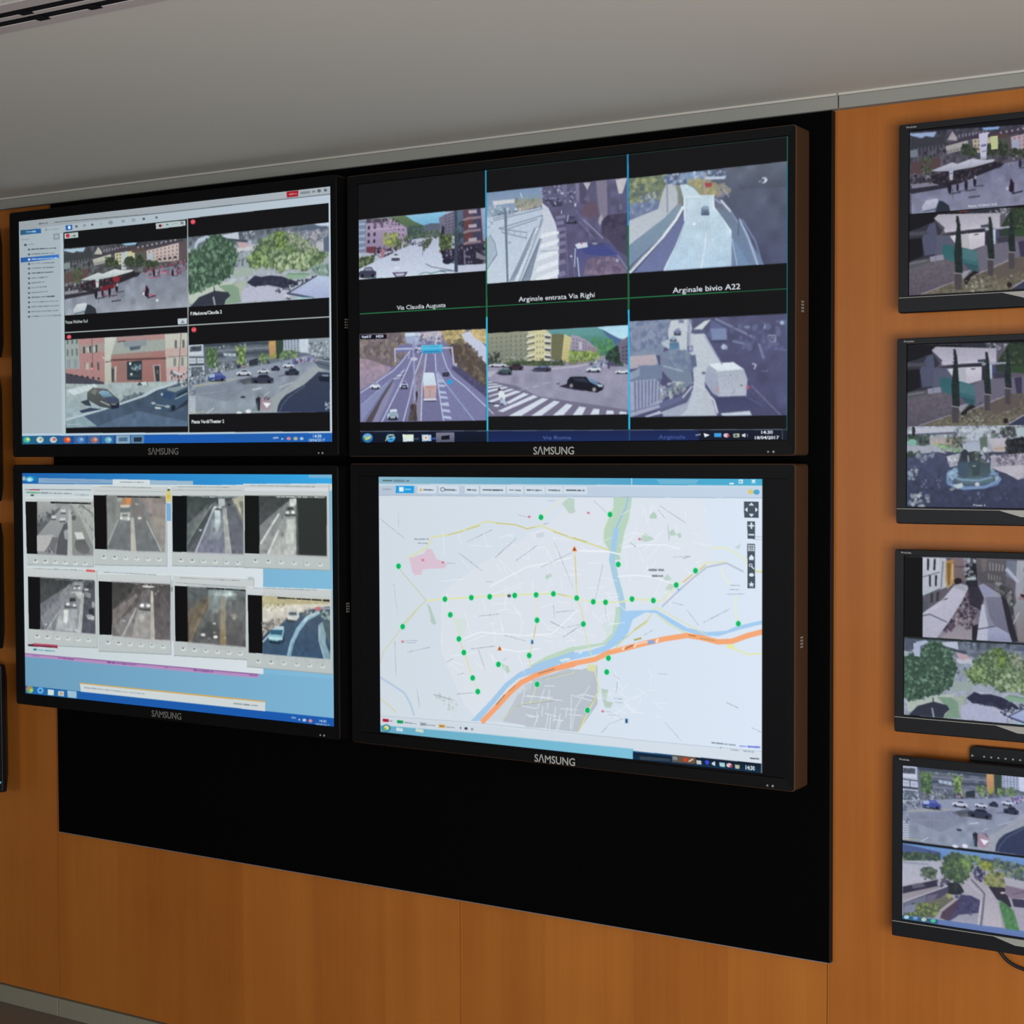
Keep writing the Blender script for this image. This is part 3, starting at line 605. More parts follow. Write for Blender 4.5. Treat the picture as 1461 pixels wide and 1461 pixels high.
    c.sq(1140, 1124, 1160, 1122, 9, '9ab4cc'); c.e(1177, 1127, 4, 3, 'c8d8e8'); c.e(1204, 1126, 9, 7, 'c88890'); c.e(1232, 1126, 9, 7, 'a8b498'); c.e(1257, 1126, 8, 6, 'a4c0dc'); c.t('14:30', 1304, 1122, 10, 'dce6f0', w=36); c.t('18/04/2017', 1286, 1138, 9, 'bccee0', w=70)
    return c

# ================================================================== upper right display: six feeds
TVQ2 = [(510.6, 262.4), (1124.6, 194.4), (1123.1, 627), (514.5, 633)]
def picture_two():
    c = Picture(880, 495, TVQ2, bg='131315')
    c.fr(500, 240, .15054)
    c.p('70,487 1282,372 1290,970 80,1058', 'b0b8cc'); c.p('480,455 905,402 890,520 640,560', ('86c4e8', '6ab0d8'))
    c.p('330,470 520,446 600,500 700,542 700,660 330,660', ('5e7850', '4a5e52')); c.p('505,545 700,545 720,650 560,680', '3f5450'); c.bl('510,540 700,545 710,650 540,670', 60, 14, ['4c6454', '36494a', '587060'], 2)
    c.p('695,540 760,520 850,520 850,650 700,660', '586478'); c.bl('690,600 850,590 850,660 690,670', 50, 14, ['4c6040', '6c8050', '38483c'], 3)
    c.p('70,490 340,470 470,522 535,560 545,690 330,800 70,800', ('ac98b8', '8e7ea0')); c.p('70,495 150,490 140,790 70,800', '7686a4'); c.win('75,500 140,497 140,780 75,790', 1, 5, 'a0b0c8', .9, .35)
    c.p('150,482 345,470 360,500 150,520', '4c4454'); c.bl('200,490 470,480 470,540 200,520', 40, 12, ['5c4a5c', '3c3444', 'b0a0bc'], 4); c.win('145,530 260,525 250,720 145,730', 2, 3, '3c3448', .4, .5); c.win('200,505 330,500 330,570 200,575', 2, 1, '6a5874', .4, .7); c.win('360,530 520,560 520,660 360,650', 4, 2, '6c5c78', .4, .4); c.p('150,745 240,740 240,800 150,810', '6c3848'); c.l('200,580 500,560', 10, 'c4aac4'); c.l('330,600 520,610', 8, 'b4a0bc')
    c.bl('310,620 440,610 455,720 400,745 320,735', 90, 17, ['98a848', '7c9040', 'b0bc5c', '66783a'], 5); c.bl('430,670 540,640 560,740 430,780', 60, 16, ['5c6c48', '3c4838', '72845a'], 6)
    c.bl('240,760 440,740 460,800 220,860', 50, 15, ['3a3444', '5c5064', '28242f'], 7); c.p('290,760 325,770 318,850 292,850', 'b07080')
    c.p('75,850 230,825 220,890 90,950 75,950', '42503c'); c.bl('75,840 230,820 215,890 80,950', 60, 14, ['56664a', '323c30', '7c8c60'], 8); c.e(150, 815, 50, 16, 'a8b0c4')
    c.p('75,960 400,805 560,730 640,685 780,650 835,682 850,760 900,860 1300,920 1300,975 80,1060', ('b4bcd8', 'cad8ea')); c.bl('540,680 640,670 620,720 540,720', 16, 14, ['3c3a4c', '6c7088'], 9)
    c.l('690,720 685,830', 6, '6a7080'); c.l('715,905 770,935 850,948 1000,975', 8, '6c7484'); c.bl('690,690 780,660 760,720 700,790', 50, 14, ['3f4c3c', '566448', '2c3834'], 10)
    c.p('840,470 890,440 1000,396 1010,640 860,640', ('787490', '66647c')); c.win('890,440 990,405 990,600 890,610', 3, 6, '4c4a60', .5, .35); c.p('985,398 1080,388 1085,920 1000,920', ('586c88', '44506a'))
    c.p('1070,396 1290,372 1290,900 1075,900', ('5c4450', '4c3c48'))
    c.p('1165,386 1245,378 1245,720 1165,740', '40405c'); c.p('1238,378 1295,372 1295,690 1262,690', ('a0a8c8', '8890b4'))
    for y in (470, 590, 700): c.p([(1070, y + 10), (1120, y - 10), (1240, y - 20), (1240, y + 4), (1120, y + 18), (1075, y + 36)], '8c7884'); c.p([(1075, y + 30), (1160, y + 10), (1160, y + 90), (1080, y + 90)], '6a3c3c', .7)
    for y in (410, 545, 675): c.p([(1120, y - 10), (1200, y - 20), (1200, y + 14), (1125, y + 20)], 'b0a4b4')
    c.p('840,660 880,545 900,650 920,620 960,640 960,780 860,790', '3f4c38'); c.p('862,660 872,535 895,560 885,670', '2c2836'); c.bl('840,640 990,610 980,780 850,790', 90, 15, ['5c7040', '44543a', '7c9048', '303c30'], 11)
    c.bl('1020,520 1080,500 1080,760 1010,780', 30, 18, ['3c4850', '2c343c'], 12)
    c.p('850,780 1010,760 1075,730 1290,720 1300,910 1020,915 900,880', '2c283c'); c.bl('860,770 1290,730 1290,910 900,890', 80, 16, ['1f1d2c', '3c364c', '544c60', '8c88a0'], 13); c.p('1195,790 1300,850 1300,880 1195,850', '7c7888'); c.e(920, 880, 45, 30, '22263a')
    c.p('1020,925 1300,905 1300,972 1020,985', 'bcc4dc'); c.p('1075,770 1090,770 1095,920 1080,920', '6c6888')
    c.p('988,398 1014,398 1022,985 990,985', '38465a'); c.e(1003, 580, 22, 20, '3c5a5c')
    c.car(385, 800, 85, 72, 'ccd2e0', '5a6278'); c.p('390,850 470,850 465,872 395,875', '44445c'); c.car(80, 930, 165, 105, '3c3c54', '8a90a8'); c.p('640,700 685,695 700,735 645,742', '5c6070'); c.e(660, 715, 18, 14, '88909c')
    c.p('395,990 545,982 515,1028 432,1034', '52486a'); c.p('420,1000 520,995 500,1018 440,1022', 'c0c4dc'); c.l('655,1005 720,985 770,1000', 8, '5c8c84'); c.l('760,1000 850,975 910,985', 8, '4c7c74'); c.l('850,970 1000,975', 7, '58647c'); c.e(440, 945, 28, 10, 'dce8f4'); c.e(220, 1042, 24, 8, '4c8c8c')
    c.soft('60,370 1290,370 1290,1060 60,1060', 1.5, .12, .95); c.p('60,120 1290,20 1290,370 70,487', '131315'); c.p('60,1058 1300,972 1300,1330 60,1400', '111113')
    c.fr(480, 150, .49281); c.t('Via Claudia Augusta', 246, 589, 11.5, 'dfe6ec', w=171, c=True, bold=.015); c.fr(685, 210, .1643)
    # entrance ramp with railings
    c.p('60,392 1290,262 1292,1096 60,1188', '56506e')
    c.p('540,345 1290,262 1292,1096 680,1146 690,780 640,600 545,480', ('585678', '504c70')); c.nz('540,345 1290,262 1292,1096 680,1146', .06, 60, 2)
    c.p('60,392 545,345 548,490 60,610', ('7490b4', '90a4bc')); c.bl('70,520 560,440 560,560 70,640', 60, 18, ['a4b4c4', '8498b0', 'bcc8d4'], 3); c.p('112,466 300,448 312,482 120,502', 'ccd0d8'); c.p('300,462 535,440 545,500 420,540 330,560', ('8a8e88', 'b0a494')); c.bl('300,455 500,440 480,520 310,530', 40, 16, ['848c78', '9ca090', '75806c'], 4)
    c.bl('110,540 360,530 360,590 110,600', 50, 14, ['6c849c', 'd4e0e8', '4c6480', '90a8b8'], 5); c.p('345,420 540,410 545,440 400,450', '7c98ac'); c.l('355,395 370,440', 8, 'c8d8e4')
    c.p('60,612 545,520 565,640 450,1160 60,1188', ('b8c8dc', 'c2d2e2')); c.bl('60,660 110,640 110,700 60,700', 10, 14, ['8ca4bc', 'c8d8e4'], 6)
    c.p('540,480 600,528 660,660 692,790 690,1000 680,1146 445,1165 500,900 548,640', ('c4ccdc', 'ccd8e4'))
    for k, y in enumerate((730, 810, 895, 985, 1070)):
        c.p([(540 - k * 12, y + 20 + k * 12), (690, y - 10), (690, y + 22 + k * 4), (525 - k * 14, y + 62 + k * 16)], 'e2eaf2' if k % 1 == 0 else 'd0d8e4')
    for k, y in enumerate((600, 650, 705, 760, 825, 890, 985, 1085)): c.p([(660 + k * 4, y), (742, y - 12), (752, y + 10 + k * 2), (668 + k * 3, y + 26 + k * 3)], '8480a8', .75)
    c.l('535,905 680,895', 5, '8c98a8'); c.l('745,660 750,780 770,1130', 8, '6c6894'); c.l('800,940 830,1130', 6, '6c6894')
    c.p('1010,292 1105,284 1112,590 1052,645 1028,480', '7c748c'); c.p('860,300 925,300 930,480 1010,560 870,480', '4c4666'); c.p('720,320 760,316 760,420 725,430', '6c688c'); c.p('830,310 865,308 870,470 840,490', '767294')
    c.p('1180,280 1282,268 1240,402 1208,404', 'c0bcc0'); c.p('900,310 966,304 936,372', 'b4b4bc'); c.e(930, 450, 22, 18, '64607c'); c.e(1225, 520, 16, 30, '6c6680'); c.p('930,480 1010,470 1030,600 950,620 880,560', '604c60')
    c.p('1040,610 1060,580 1075,640 1045,680 1030,650', 'a4a0ac'); c.p('1060,645 1110,590 1290,575 1292,960 1200,900 1120,800 1060,760', ('3c3650', '46405c')); c.bl('1060,600 1280,590 1280,800 1080,780', 30, 26, ['342e48', '48405a'], 7)
    c.l('835,545 930,680 970,805', 9, '6c6894'); c.l('905,630 1070,790', 13, '8480a4'); c.l('870,650 1000,800', 6, '787498')
    c.bl('520,350 800,330 860,470 560,480', 60, 12, ['8a90b0', '3c3a58', 'b4bcd0', '64668c'], 8); c.p('570,455 640,450 640,475 575,475', '3c3c58'); c.p('610,480 720,470 720,510 640,520', '3a3854'); c.l('650,480 665,495', 10, 'b8c0d4'); c.car(740, 595, 115, 66, '4a4a6c', '3a3858'); c.l('770,590 762,650', 9, 'a8b0c8'); c.l('712,550 712,580', 9, 'b4bcd0'); c.l('735,640 745,690', 9, '40385c'); c.e(832, 500, 9, 18, 'b8bcd4')
    for a in ('120,638 550,532', '115,620 300,575', '170,705 548,592', '250,708 500,625', '170,706 412,742', '190,740 410,792', '548,592 520,690', '480,700 262,1168', '552,625 345,1166'): c.l(a, 6, '66788c')
    for k in range(5): c.l([(200 + k * 52, 712 + k * 10), (196 + k * 52, 742 + k * 11)], 5, '7c8c9c')
    c.p('492,688 512,690 300,1160 258,1162', '7c8ca4', .8); c.p('520,790 545,795 440,1160 360,1165', '74869c', .8); c.l('500,700 318,1164', 12, 'e0eaf4'); c.l('528,800 370,1164', 6, '5c6c80'); c.l('535,800 445,1162', 7, 'e4ecf4')
    for k in range(14): u = k / 14; c.l([(500 - 170 * u, 720 + 400 * u), (480 - 215 * u, 780 + 380 * u)], 3, '5c6c84', .8); c.l([(535 - 90 * u, 810 + 330 * u), (505 - 130 * u, 850 + 300 * u)], 3, '5a6a80', .8)
    c.p('212,560 236,560 252,1172 236,1172', '64788c'); c.e(262, 830, 12, 9, '8c9cb0')
    c.l('65,1060 150,920 130,830 90,760', 9, '7890a8'); c.l('65,1020 135,910', 5, 'e0e8f0'); c.p('65,760 110,790 145,910 65,1040', '98acc0', .7); c.l('75,1040 155,930', 5, '5c7088')
    c.p('820,880 930,830 1110,832 1210,905 1290,1050 1292,1096 872,1128', ('464a88', '5a5882')); c.p('940,970 1100,940 1200,965 1285,1096 900,1112', ('625674', '7c6c84')); c.bl('960,970 1190,960 1240,1090 940,1100', 60, 26, ['746480', '6a5a78', '84748c', '5c5070'], 9)
    c.p('880,870 1090,850 1200,930 1100,950 920,930', '3c4488'); c.p('940,840 1080,830 1090,855 960,865', '40446c'); c.e(1000, 838, 26, 9, '8c94b8'); c.p('828,848 860,832 935,828 940,868 850,884', 'ccd4e4'); c.e(884, 836, 10, 9, 'b86070'); c.l('832,880 826,1040', 9, 'b4c8e4'); c.l('850,960 866,1126', 11, 'a8c4e4'); c.e(796, 948, 10, 8, 'd8dce8'); c.l('1200,940 1285,1060', 16, '7c7494'); c.e(1195, 985, 14, 16, 'a4a0c0')
    c.soft('60,262 1290,262 1290,1188 60,1188', 1.5, .12, .92, .015); c.p('40,200 1295,60 1290,262 60,392', '131315'); c.p('60,1188 1300,1096 1300,1450 60,1470', '111113')
    c.fr(480, 150, .49281); c.t('Arginale entrata Via Righi', 638, 563, 12.5, 'dfe6ee', w=240, c=True, bold=.015); c.fr(890, 190, .1677)
    # embankment junction
    c.p('50,386 1395,240 1395,1108 50,1196', ('5a6276', '4c5272')); c.p('850,300 1395,240 1395,460 1000,480', ('626a7c', '4c5468')); c.nz('800,300 1395,240 1395,1108 1000,1130', .05, 90, 2)
    c.p('50,386 365,350 352,450 310,600 50,645', '75825f'); c.bl('50,386 365,350 350,470 300,560 50,600', 160, 22, ['8a9468', '66745c', 'a4a874', '56666a', '7c8c70'], 3); c.bl('150,520 330,500 300,590 80,600', 26, 18, ['8898ac', 'b0b8c8', '5c6c84'], 4)
    c.p('50,610 305,570 292,645 50,745', ('7888ac', '68749c')); c.bl('60,600 300,575 280,640 60,720', 30, 24, ['7c8cac', '6474a0', '90a0bc'], 5)
    c.p('50,745 295,645 330,520 365,430 440,440 462,520 462,610 350,722 50,956', ('b4bcc4', 'bcc6d4')); c.l('370,360 376,680', 11, '8490a0'); c.e(375, 395, 18, 22, '54709c'); c.p('440,440 490,450 508,540 500,610 460,630 462,520', '8c9088'); c.p('470,470 505,470 505,600 470,600', '7c847c')
    c.bl('350,350 560,330 560,430 360,440', 70, 15, ['88a0c4', 'b4c4dc', '6c84ac', 'a0b0c8', '506890'], 6); c.p('520,340 690,325 690,400 540,430', '7c98c0'); c.l('560,360 860,385', 10, '9cb0d0'); c.bl('560,330 870,320 870,390 560,390', 50, 14, ['8ca8cc', 'c4d4e8', '6c88b0'], 7); c.p('690,375 875,368 860,392 700,398', 'c0d0e4')
    c.p('535,430 600,400 690,395 790,430 830,475 780,530 660,526 600,460', '98996c'); c.bl('560,400 690,395 800,440 780,525 670,520', 60, 18, ['a8a468', '8a8f6c', 'b4a878', '9c8c70'], 8); c.p('530,440 600,455 650,520 560,500', '7c8c9c'); c.l('688,340 690,520', 13, 'b8949c'); c.p('690,424 756,424 746,462 698,462', 'a4484c'); c.l('650,532 692,528', 18, 'b07860')
    c.p('480,440 540,435 600,470 655,528 770,528 776,640 850,720 920,832 918,1134 340,1172 440,965 520,760 512,560', ('c4dce8', 'b4d2ea')); c.nz('520,540 770,530 920,832 918,1134 340,1172', .025, 60, 9)
    c.l('515,560 520,740 440,960 345,1170', 10, 'e4eef6'); c.l('540,560 535,740 470,940 390,1110', 4, 'a0b8d0', .6); c.l('520,545 600,540 655,545', 6, 'e8f0f8'); c.l('770,530 772,640 830,700 915,850', 10, 'e6f0f8'); c.p('760,560 780,560 785,625 762,640', 'e4ecf4'); c.l('702,850 690,1000 662,1150', 9, 'e0ecf6'); c.l('690,720 692,820', 4, 'cce0f0')
    c.p('50,958 350,722 465,612 512,620 440,740 330,880 50,1140', ('8098ac', '748cae')); c.p('90,1192 350,890 465,745 505,680 520,760 440,965 335,1172', ('6870a0', '6c78a8')); c.l('55,1188 340,880 450,735 508,630', 22, 'e4eef4'); c.l('60,1150 300,920', 4, 'c0d0dc'); c.l('60,1178 335,872', 4, '5c6c88', .7)
    c.p('770,540 840,575 920,670 985,760 1195,1122 918,1136 920,832 790,650', ('6c7c90', '6c84aa')); c.p('770,540 830,580 860,660 775,625', '6a7088'); c.l('830,575 912,668', 16, 'ccd8e8'); c.l('775,560 828,600', 8, 'a8b8cc'); c.l('905,650 975,770', 5, '98a8c4'); c.l('985,735 1060,890 1140,1126', 16, 'a4b8dc'); c.l('1010,740 1120,920 1180,1122', 12, '7484b0'); c.l('920,900 968,1128', 7, 'b8cce4'); c.p('920,880 1000,1000 1070,1125 985,1130', '7498c4', .6); c.l('980,740 975,880', 7, '4c5a74')
    c.bl('780,420 900,470 880,540 800,530', 26, 22, ['8c8c7c', '7c849c', '9c9480'], 10); c.l('850,480 900,545', 6, 'a8b0c4')
    c.p('664,640 680,624 722,622 732,690 725,702 660,700', ('7488a8', '4c607c')); c.p('680,628 718,626 722,650 676,652', '8ca0bc'); c.l('664,694 728,694', 6, '34465c'); c.e(602, 774, 15, 11, 'f4f8fc'); c.p('1205,380 1225,400 1205,425 1165,430 1195,415', 'dce4f0'); c.l('1150,418 1170,405', 7, 'a8b4c8'); c.e(1195, 385, 20, 8, 'b8c4d8')
    c.soft('50,240 1395,240 1395,1196 50,1196', 1.8, .14, .95); c.p('40,180 1395,30 1395,240 40,386', '131315'); c.p('50,1196 1395,1108 1400,1460 50,1480', '0e0e10')
    c.fr(480, 150, .49281); c.t('Arginale bivio A22', 1071, 539, 13.5, 'dfe6ee', w=191, c=True, bold=.015); c.fr(500, 430, .15742)
    # motorway
    c.p('80,300 1240,250 1240,1082 85,1102', ('7878a4', '70709c'))
    c.p('80,300 502,285 530,440 405,600 80,525', '74686c'); c.bl('80,330 500,290 520,440 400,590 200,500 85,520', 150, 26, ['84767a', '665a60', '8c8070', '5c5454', '98888c'], 2); c.p('80,522 160,526 375,605 330,660 85,815', ('a28c9c', '9888a4')); c.nz('80,522 160,526 375,605 85,815', .05, 30, 3)
    c.p('440,400 545,400 545,450 420,470', '6c74b0'); c.p('495,292 630,285 640,400 510,380', '9cacd0'); c.p('500,288 620,284 640,310 500,320', 'c8dcec'); c.p('610,290 835,268 835,375 700,350 640,310', 'c0b8c0'); c.bl('600,300 840,290 840,385 600,390', 90, 13, ['a8b8d8', 'd8dce8', '8c98c0', 'b0a0a8', '6c6478'], 4)
    c.p('830,268 1040,258 1075,300 1060,400 900,395 850,340', ('b8a46c', '9c8c60')); c.bl('830,268 1040,258 1060,390 880,390', 80, 20, ['c4b078', 'a89860', '8c8058', 'd0bc80'], 5); c.p('1010,300 1090,272 1150,320 1240,420 1240,570 1110,490', ('c8d0e4', 'bcc4e0')); c.p('1080,262 1240,252 1240,395 1130,330', ('c4a870', 'd0b878')); c.bl('1090,262 1240,258 1240,380 1140,330', 40, 18, ['c8ac74', 'b09c64', 'd8c490'], 6)
    c.p('890,410 1040,385 1240,570 1240,790 1110,690 1000,610 945,575', '584c4a'); c.bl('880,370 1050,360 1240,560 1240,780 1000,610', 150, 26, ['64584c', '7c7058', '4c4244', '54483f', '6c6450'], 7)
    c.p('930,590 1010,610 1240,790 1240,870 920,620', '4c4a70'); c.bl('1000,620 1240,790 1240,860 1000,680', 20, 20, ['444468', '585478'], 8)
    c.p('870,470 930,620 1240,880 1240,1082 850,1088 775,640 770,480', '7c80b0', .6); c.p('430,600 540,450 560,540 290,1096 85,1102 85,840', '787aaa', .6)
    c.p('140,1098 330,790 365,745 405,700 390,735 290,900 205,1096', ('5c5864', '50484f')); c.p('95,955 330,740 385,690 350,750 105,1098', '848cb8'); c.p('200,1096 300,890 400,720 410,770 300,1000 250,1096', '8c8cb0', .8)
    c.p('575,690 655,530 690,480 660,690 640,1085 555,1086 570,900', '8884a0'); c.bl('600,640 660,520 655,700 600,800', 26, 24, ['948ca4', '7c7494'], 9); c.p('530,1086 560,930 602,935 608,1086', '4c4444'); c.bl('535,1080 560,930 600,935 600,1080', 30, 18, ['5c5250', '40383c'], 10); c.p('590,830 612,815 615,860 600,930', '2c2a34')
    for a, w in (('555,535 440,790 290,1096', 12), ('660,470 580,690 540,880 484,1090', 12), ('692,480 680,600 655,750 646,1086', 13), ('772,480 782,640 830,960 850,1086', 12), ('832,460 880,600 935,690 1040,770 1235,955', 10), ('545,450 470,550 400,625 240,735 95,832', 10), ('540,455 530,520', 7), ('750,480 760,460', 6)): c.l(a, w, 'bcc8e4')
    c.l('100,945 330,745', 7, '9cacd0'); c.l('780,640 900,790 1130,1086', 16, '8c9cc8'); c.l('800,640 880,770', 6, 'c4d0e8')
    c.p('385,712 490,620 505,605 450,700', 'c0c8e0'); c.l('400,690 480,690', 7, '5c5c84'); c.l('440,660 500,650', 6, '5c5c84')
    for k, y in enumerate((715, 760, 820, 865, 930, 985, 1045)): c.p([(795 + k * 8, y - 6), (848 + k * 11, y + (0 if k != 4 else -14)), (856 + k * 12, y + 16 + k * 2), (800 + k * 8, y + 16)], 'b4c4e4')
    c.p('795,650 850,740 800,745 785,690', 'a8b4d4', .8)
    c.l('402,434 930,422', 15, 'bcc0e0'); c.l('405,430 412,552', 17, 'b0b4d8'); c.l('925,416 942,572', 18, 'b8b8d4'); c.l('575,372 590,900', 22, '949cc4'); c.e(580, 525, 34, 16, 'c0c4dc'); c.e(960, 575, 16, 14, 'b4b0cc')
    c.p('645,402 838,392 838,420 648,430', ('4cd0f0', '38b8e8')); c.p('650,432 838,424 840,466 654,476', ('38c0ec', '2c9cd8')); c.sq(665, 415, 820, 408, 8, '2078b0'); c.l('665,460 815,452', 9, '2870b0'); c.bl('590,400 640,395 640,470 590,470', 16, 13, ['d8e0f0', '505478'], 11)
    c.p('668,656 680,648 764,648 786,762 664,768', ('d4e6f4', 'c8d8ec')); c.p('664,768 786,762 780,884 676,888', ('caa8a4', 'b8a0a8')); c.l('690,785 765,783', 5, 'b05c4c'); c.l('725,800 725,870', 10, '9c8890'); c.l('668,780 672,880', 4, 'b06050'); c.l('670,895 784,892', 14, 'dce0f0'); c.l('680,910 780,908', 8, '3c3c54')
    c.car(455, 722, 72, 72, 'd0d8ea', '40486c'); c.p('465,760 520,758 520,775 468,778', '3c4468'); c.car(340, 975, 98, 100, 'b0c8d8', '7c90ac'); c.p('365,985 425,982 430,1002 360,1005', 'd8e8f0'); c.p('355,1020 432,1018 430,1050 360,1050', '88a4b8'); c.car(182, 735, 90, 62, 'd4dcec', '687498'); c.car(838, 622, 64, 58, '3a3c58', '262844'); c.l('850,640 890,635', 8, 'b4bcdc'); c.e(905, 733, 25, 22, '18a4e8')
    c.soft('80,250 1240,250 1240,1102 80,1102', 1.5, .12, .95); c.p('85,305 330,300 330,340 88,348', '0e1020'); c.t('Nord 07', 105, 336, 24, 'dce4f4', w=110, bold=.04); c.t('H024', 235, 332, 24, 'dce4f4', w=80, bold=.04)
    c.p('60,130 1240,60 1240,248 80,298', '111113'); c.p('70,1102 1240,1082 1240,1300 80,1300', '111113'); c.fr(685, 430, .15748)
    # crossroads
    c.p('75,290 1350,214 1350,1026 75,1048', '8c8ca6'); c.p('1040,236 1350,214 1350,345 1200,330', ('a8ddf4', 'b8e4f4'))
    c.p('600,262 1062,234 1200,305 1292,356 1200,480 1060,500 640,330', ('5c98a0', '3f7858')); c.p('660,258 1060,236 1120,300 900,320 760,300', '5c9c9c', .6); c.p('1100,250 1290,352 1240,400 1150,310', '4a6898'); c.bl('1000,300 1250,370 1200,470 1080,470', 40, 24, ['4c8c58', '3c7454', '5c9c5c'], 2)
    c.p('75,292 445,266 445,545 75,565', ('90947e', '7c8478')); c.win('90,320 440,290 440,540 90,555', 8, 6, '6c7066', .35, .35); c.win('280,330 430,315 430,540 285,548', 3, 5, '9ca08c', .3, .35, .7); c.l('285,280 290,545', 6, '7c8070')
    c.p('440,268 600,255 655,305 640,530 500,558 440,548', ('c8c4a0', 'bcb890')); c.p('500,260 600,255 600,540 505,556', 'd0cc9c')
    for y in (300, 355, 415, 480, 525): c.p([(425, y + 14), (500, y - 6), (500, y + 12), (430, y + 30)], 'dcdcc4'); c.p([(590, y - 6), (650, y + 4), (648, y + 20), (590, y + 14)], 'd4d8cc'); c.p([(430, y + 30), (500, y + 12), (500, y + 34), (440, y + 44)], '7a7868'); c.p([(592, y + 14), (648, y + 20), (640, y + 40), (594, y + 34)], '4c4c5c')
    c.win('510,290 590,285 590,545 510,550', 3, 5, '8c8468', .35, .4)
    c.p('655,300 770,298 752,535 650,525', '6a6c4e'); c.p('768,298 835,330 805,552 742,545', ('d0c88c', 'bcb478')); c.win('775,310 828,335 806,540 760,540', 3, 7, 'a09468', .3, .35)
    c.p('832,305 900,318 985,362 1070,430 1072,500 830,480', ('a49cb0', '8c84a0')); c.win('840,320 980,365 980,470 840,470', 5, 4, '6c6884', .4, .45); c.p('900,370 930,365 930,440 905,440', 'c0b8c8'); c.p('985,400 1070,435 1070,490 985,470', '90808c')
    c.bl('815,450 920,455 1090,470 1100,520 1000,545 820,565', 150, 18, ['7c9844', '64803c', '94b050', '4c6838', 'a0b858'], 3); c.p('75,560 540,540 760,550 770,582 75,585', '3c4a38'); c.bl('75,540 780,535 780,590 75,590', 110, 16, ['46563c', '303c30', '586848'], 4); c.bl('80,480 180,470 190,570 80,580', 40, 18, ['343c38', '46504a'], 5); c.bl('200,510 440,510 440,545 200,560', 20, 14, ['a8a898', '6c7468'], 6)
    c.p('1145,500 1180,450 1245,400 1285,415 1300,590 1190,590', '2c4036'); c.bl('1145,470 1250,400 1300,430 1300,590 1170,590', 90, 18, ['34503c', '253630', '42604a', '202c2c'], 7); c.p('1255,385 1350,315 1350,580 1280,550', ('746c84', '605c74')); c.win('1285,410 1345,390 1345,545 1290,540', 2, 4, '3c3c50', .5, .4)
    c.p('75,580 540,590 760,585 1000,560 1110,530 1350,610 1350,1026 75,1048', ('9694ae', '8e8eaa')); c.nz('75,580 1110,530 1350,610 1350,1026 75,1048', .035, 70, 8); c.p('590,610 800,590 1000,560 1060,545 900,600 620,625', 'b0acc0'); c.p('1060,545 1150,530 1290,590 1110,590', '4c4a68'); c.bl('980,555 1190,535 1190,600 1000,600', 40, 15, ['a8b0c8', '3c3c58', '7880a0'], 9); c.l('770,560 1000,545', 8, '9c7880')
    c.p('75,720 330,765 540,862 1350,985 1350,1026 75,1048', '6c6884', .85); c.p('75,640 160,630 100,690 75,690', 'b4b0c4'); c.l('1190,640 1140,860', 30, 'a09eb8', .35)
    c.l('480,780 530,765', 5, 'ccd0e0'); c.l('570,750 640,735', 5, 'b8bcd0'); c.l('370,808 450,780', 5, 'b4b8cc'); c.e(715, 748, 20, 7, '5c586c')
    for q in ('168,995 212,1006 532,866 490,850', '262,1042 375,1042 628,886 570,877', '468,1040 562,1038 732,912 676,902', '665,1036 762,1032 846,940 790,928', '845,1032 932,1030 966,962 905,954', '1003,1028 1082,1026 1090,978 1034,973', '1145,1024 1216,1024 1214,992 1154,988', '1262,1022 1332,1022 1332,1004 1274,997', '235,922 268,932 452,842 400,830', '75,908 112,918 382,820 330,810', '75,862 90,868 322,802 280,794', '75,828 268,782 232,774 75,808', '75,792 222,768 190,760 75,776', '75,762 182,754 150,746 75,752', '75,740 130,734 105,727 75,731', '125,950 165,960 190,940 150,935'): c.p(q, 'd2dcec')
    c.l('75,968 128,1022', 11, 'b8bcd4'); c.p('75,915 180,930 250,945 75,925', '2c3050')
    c.p('172,845 180,815 215,812 240,860 225,905 185,895', 'dce8ec'); c.e(180, 800, 13, 12, '3c3038'); c.p('190,895 232,890 250,945 225,940 205,915 190,938', 'b0c4dc'); c.e(200, 885, 14, 12, '98a0b4')
    c.car(85, 556, 162, 40, 'd0d4e0', '586078'); c.car(262, 565, 136, 58, '3c2c38', '2c2030'); c.car(175, 594, 122, 72, '3c5058', '68808c'); c.p('150,655 180,640 290,670 200,668', '343048'); c.car(490, 580, 162, 56, '34384c', '6c7ca8'); c.p('455,630 500,615 600,640', '4c4860'); c.car(972, 583, 128, 56, 'ccd6e4', '586c90'); c.car(1228, 614, 130, 42, 'd4dce8', '7888a4'); c.p('960,638 1090,640 1090,648 970,645', '34344c')
    c.p('720,772 800,748 960,815 850,800', '2a2638'); c.p('792,762 798,715 826,684 960,683 1062,730 1128,762 1118,802 1064,828 985,815 846,786', ('1a1c2a', '14151f')); c.p('972,690 1030,705 1108,768 1072,770 1000,732', ('7ca4c0', '4c6c98')); c.p('1065,752 1118,756 1116,778 1080,778', 'a8c4d4'); c.p('850,698 955,696 990,740 860,720', '2c3044'); c.e(832, 766, 20, 22, '585664'); c.e(1040, 800, 21, 22, '6a6874'); c.e(832, 766, 10, 12, 'a09c98'); c.e(1040, 800, 10, 12, 'b4aca4')
    c.soft('75,214 1350,214 1350,1048 75,1048', 1.5, .12, .96); c.p('50,60 1350,0 1350,214 600,258 380,275 350,268 240,285 220,278 85,292', '111113'); c.p('75,1048 1350,1026 1360,1180 75,1190', '131417'); c.fr(890, 420, .1677)
    # hazy ramp with a white van
    c.p('55,230 1395,165 1395,1030 55,1048', ('525478', '484a70')); c.nz('600,200 1395,165 1395,1030 700,1040', .06, 80, 2)
    c.p('55,230 405,214 395,300 330,520 55,520', '7a88a4'); c.bl('55,230 400,214 390,440 60,480', 90, 34, ['8490ac', '70809c', '8c98b4', '66769a'], 3)
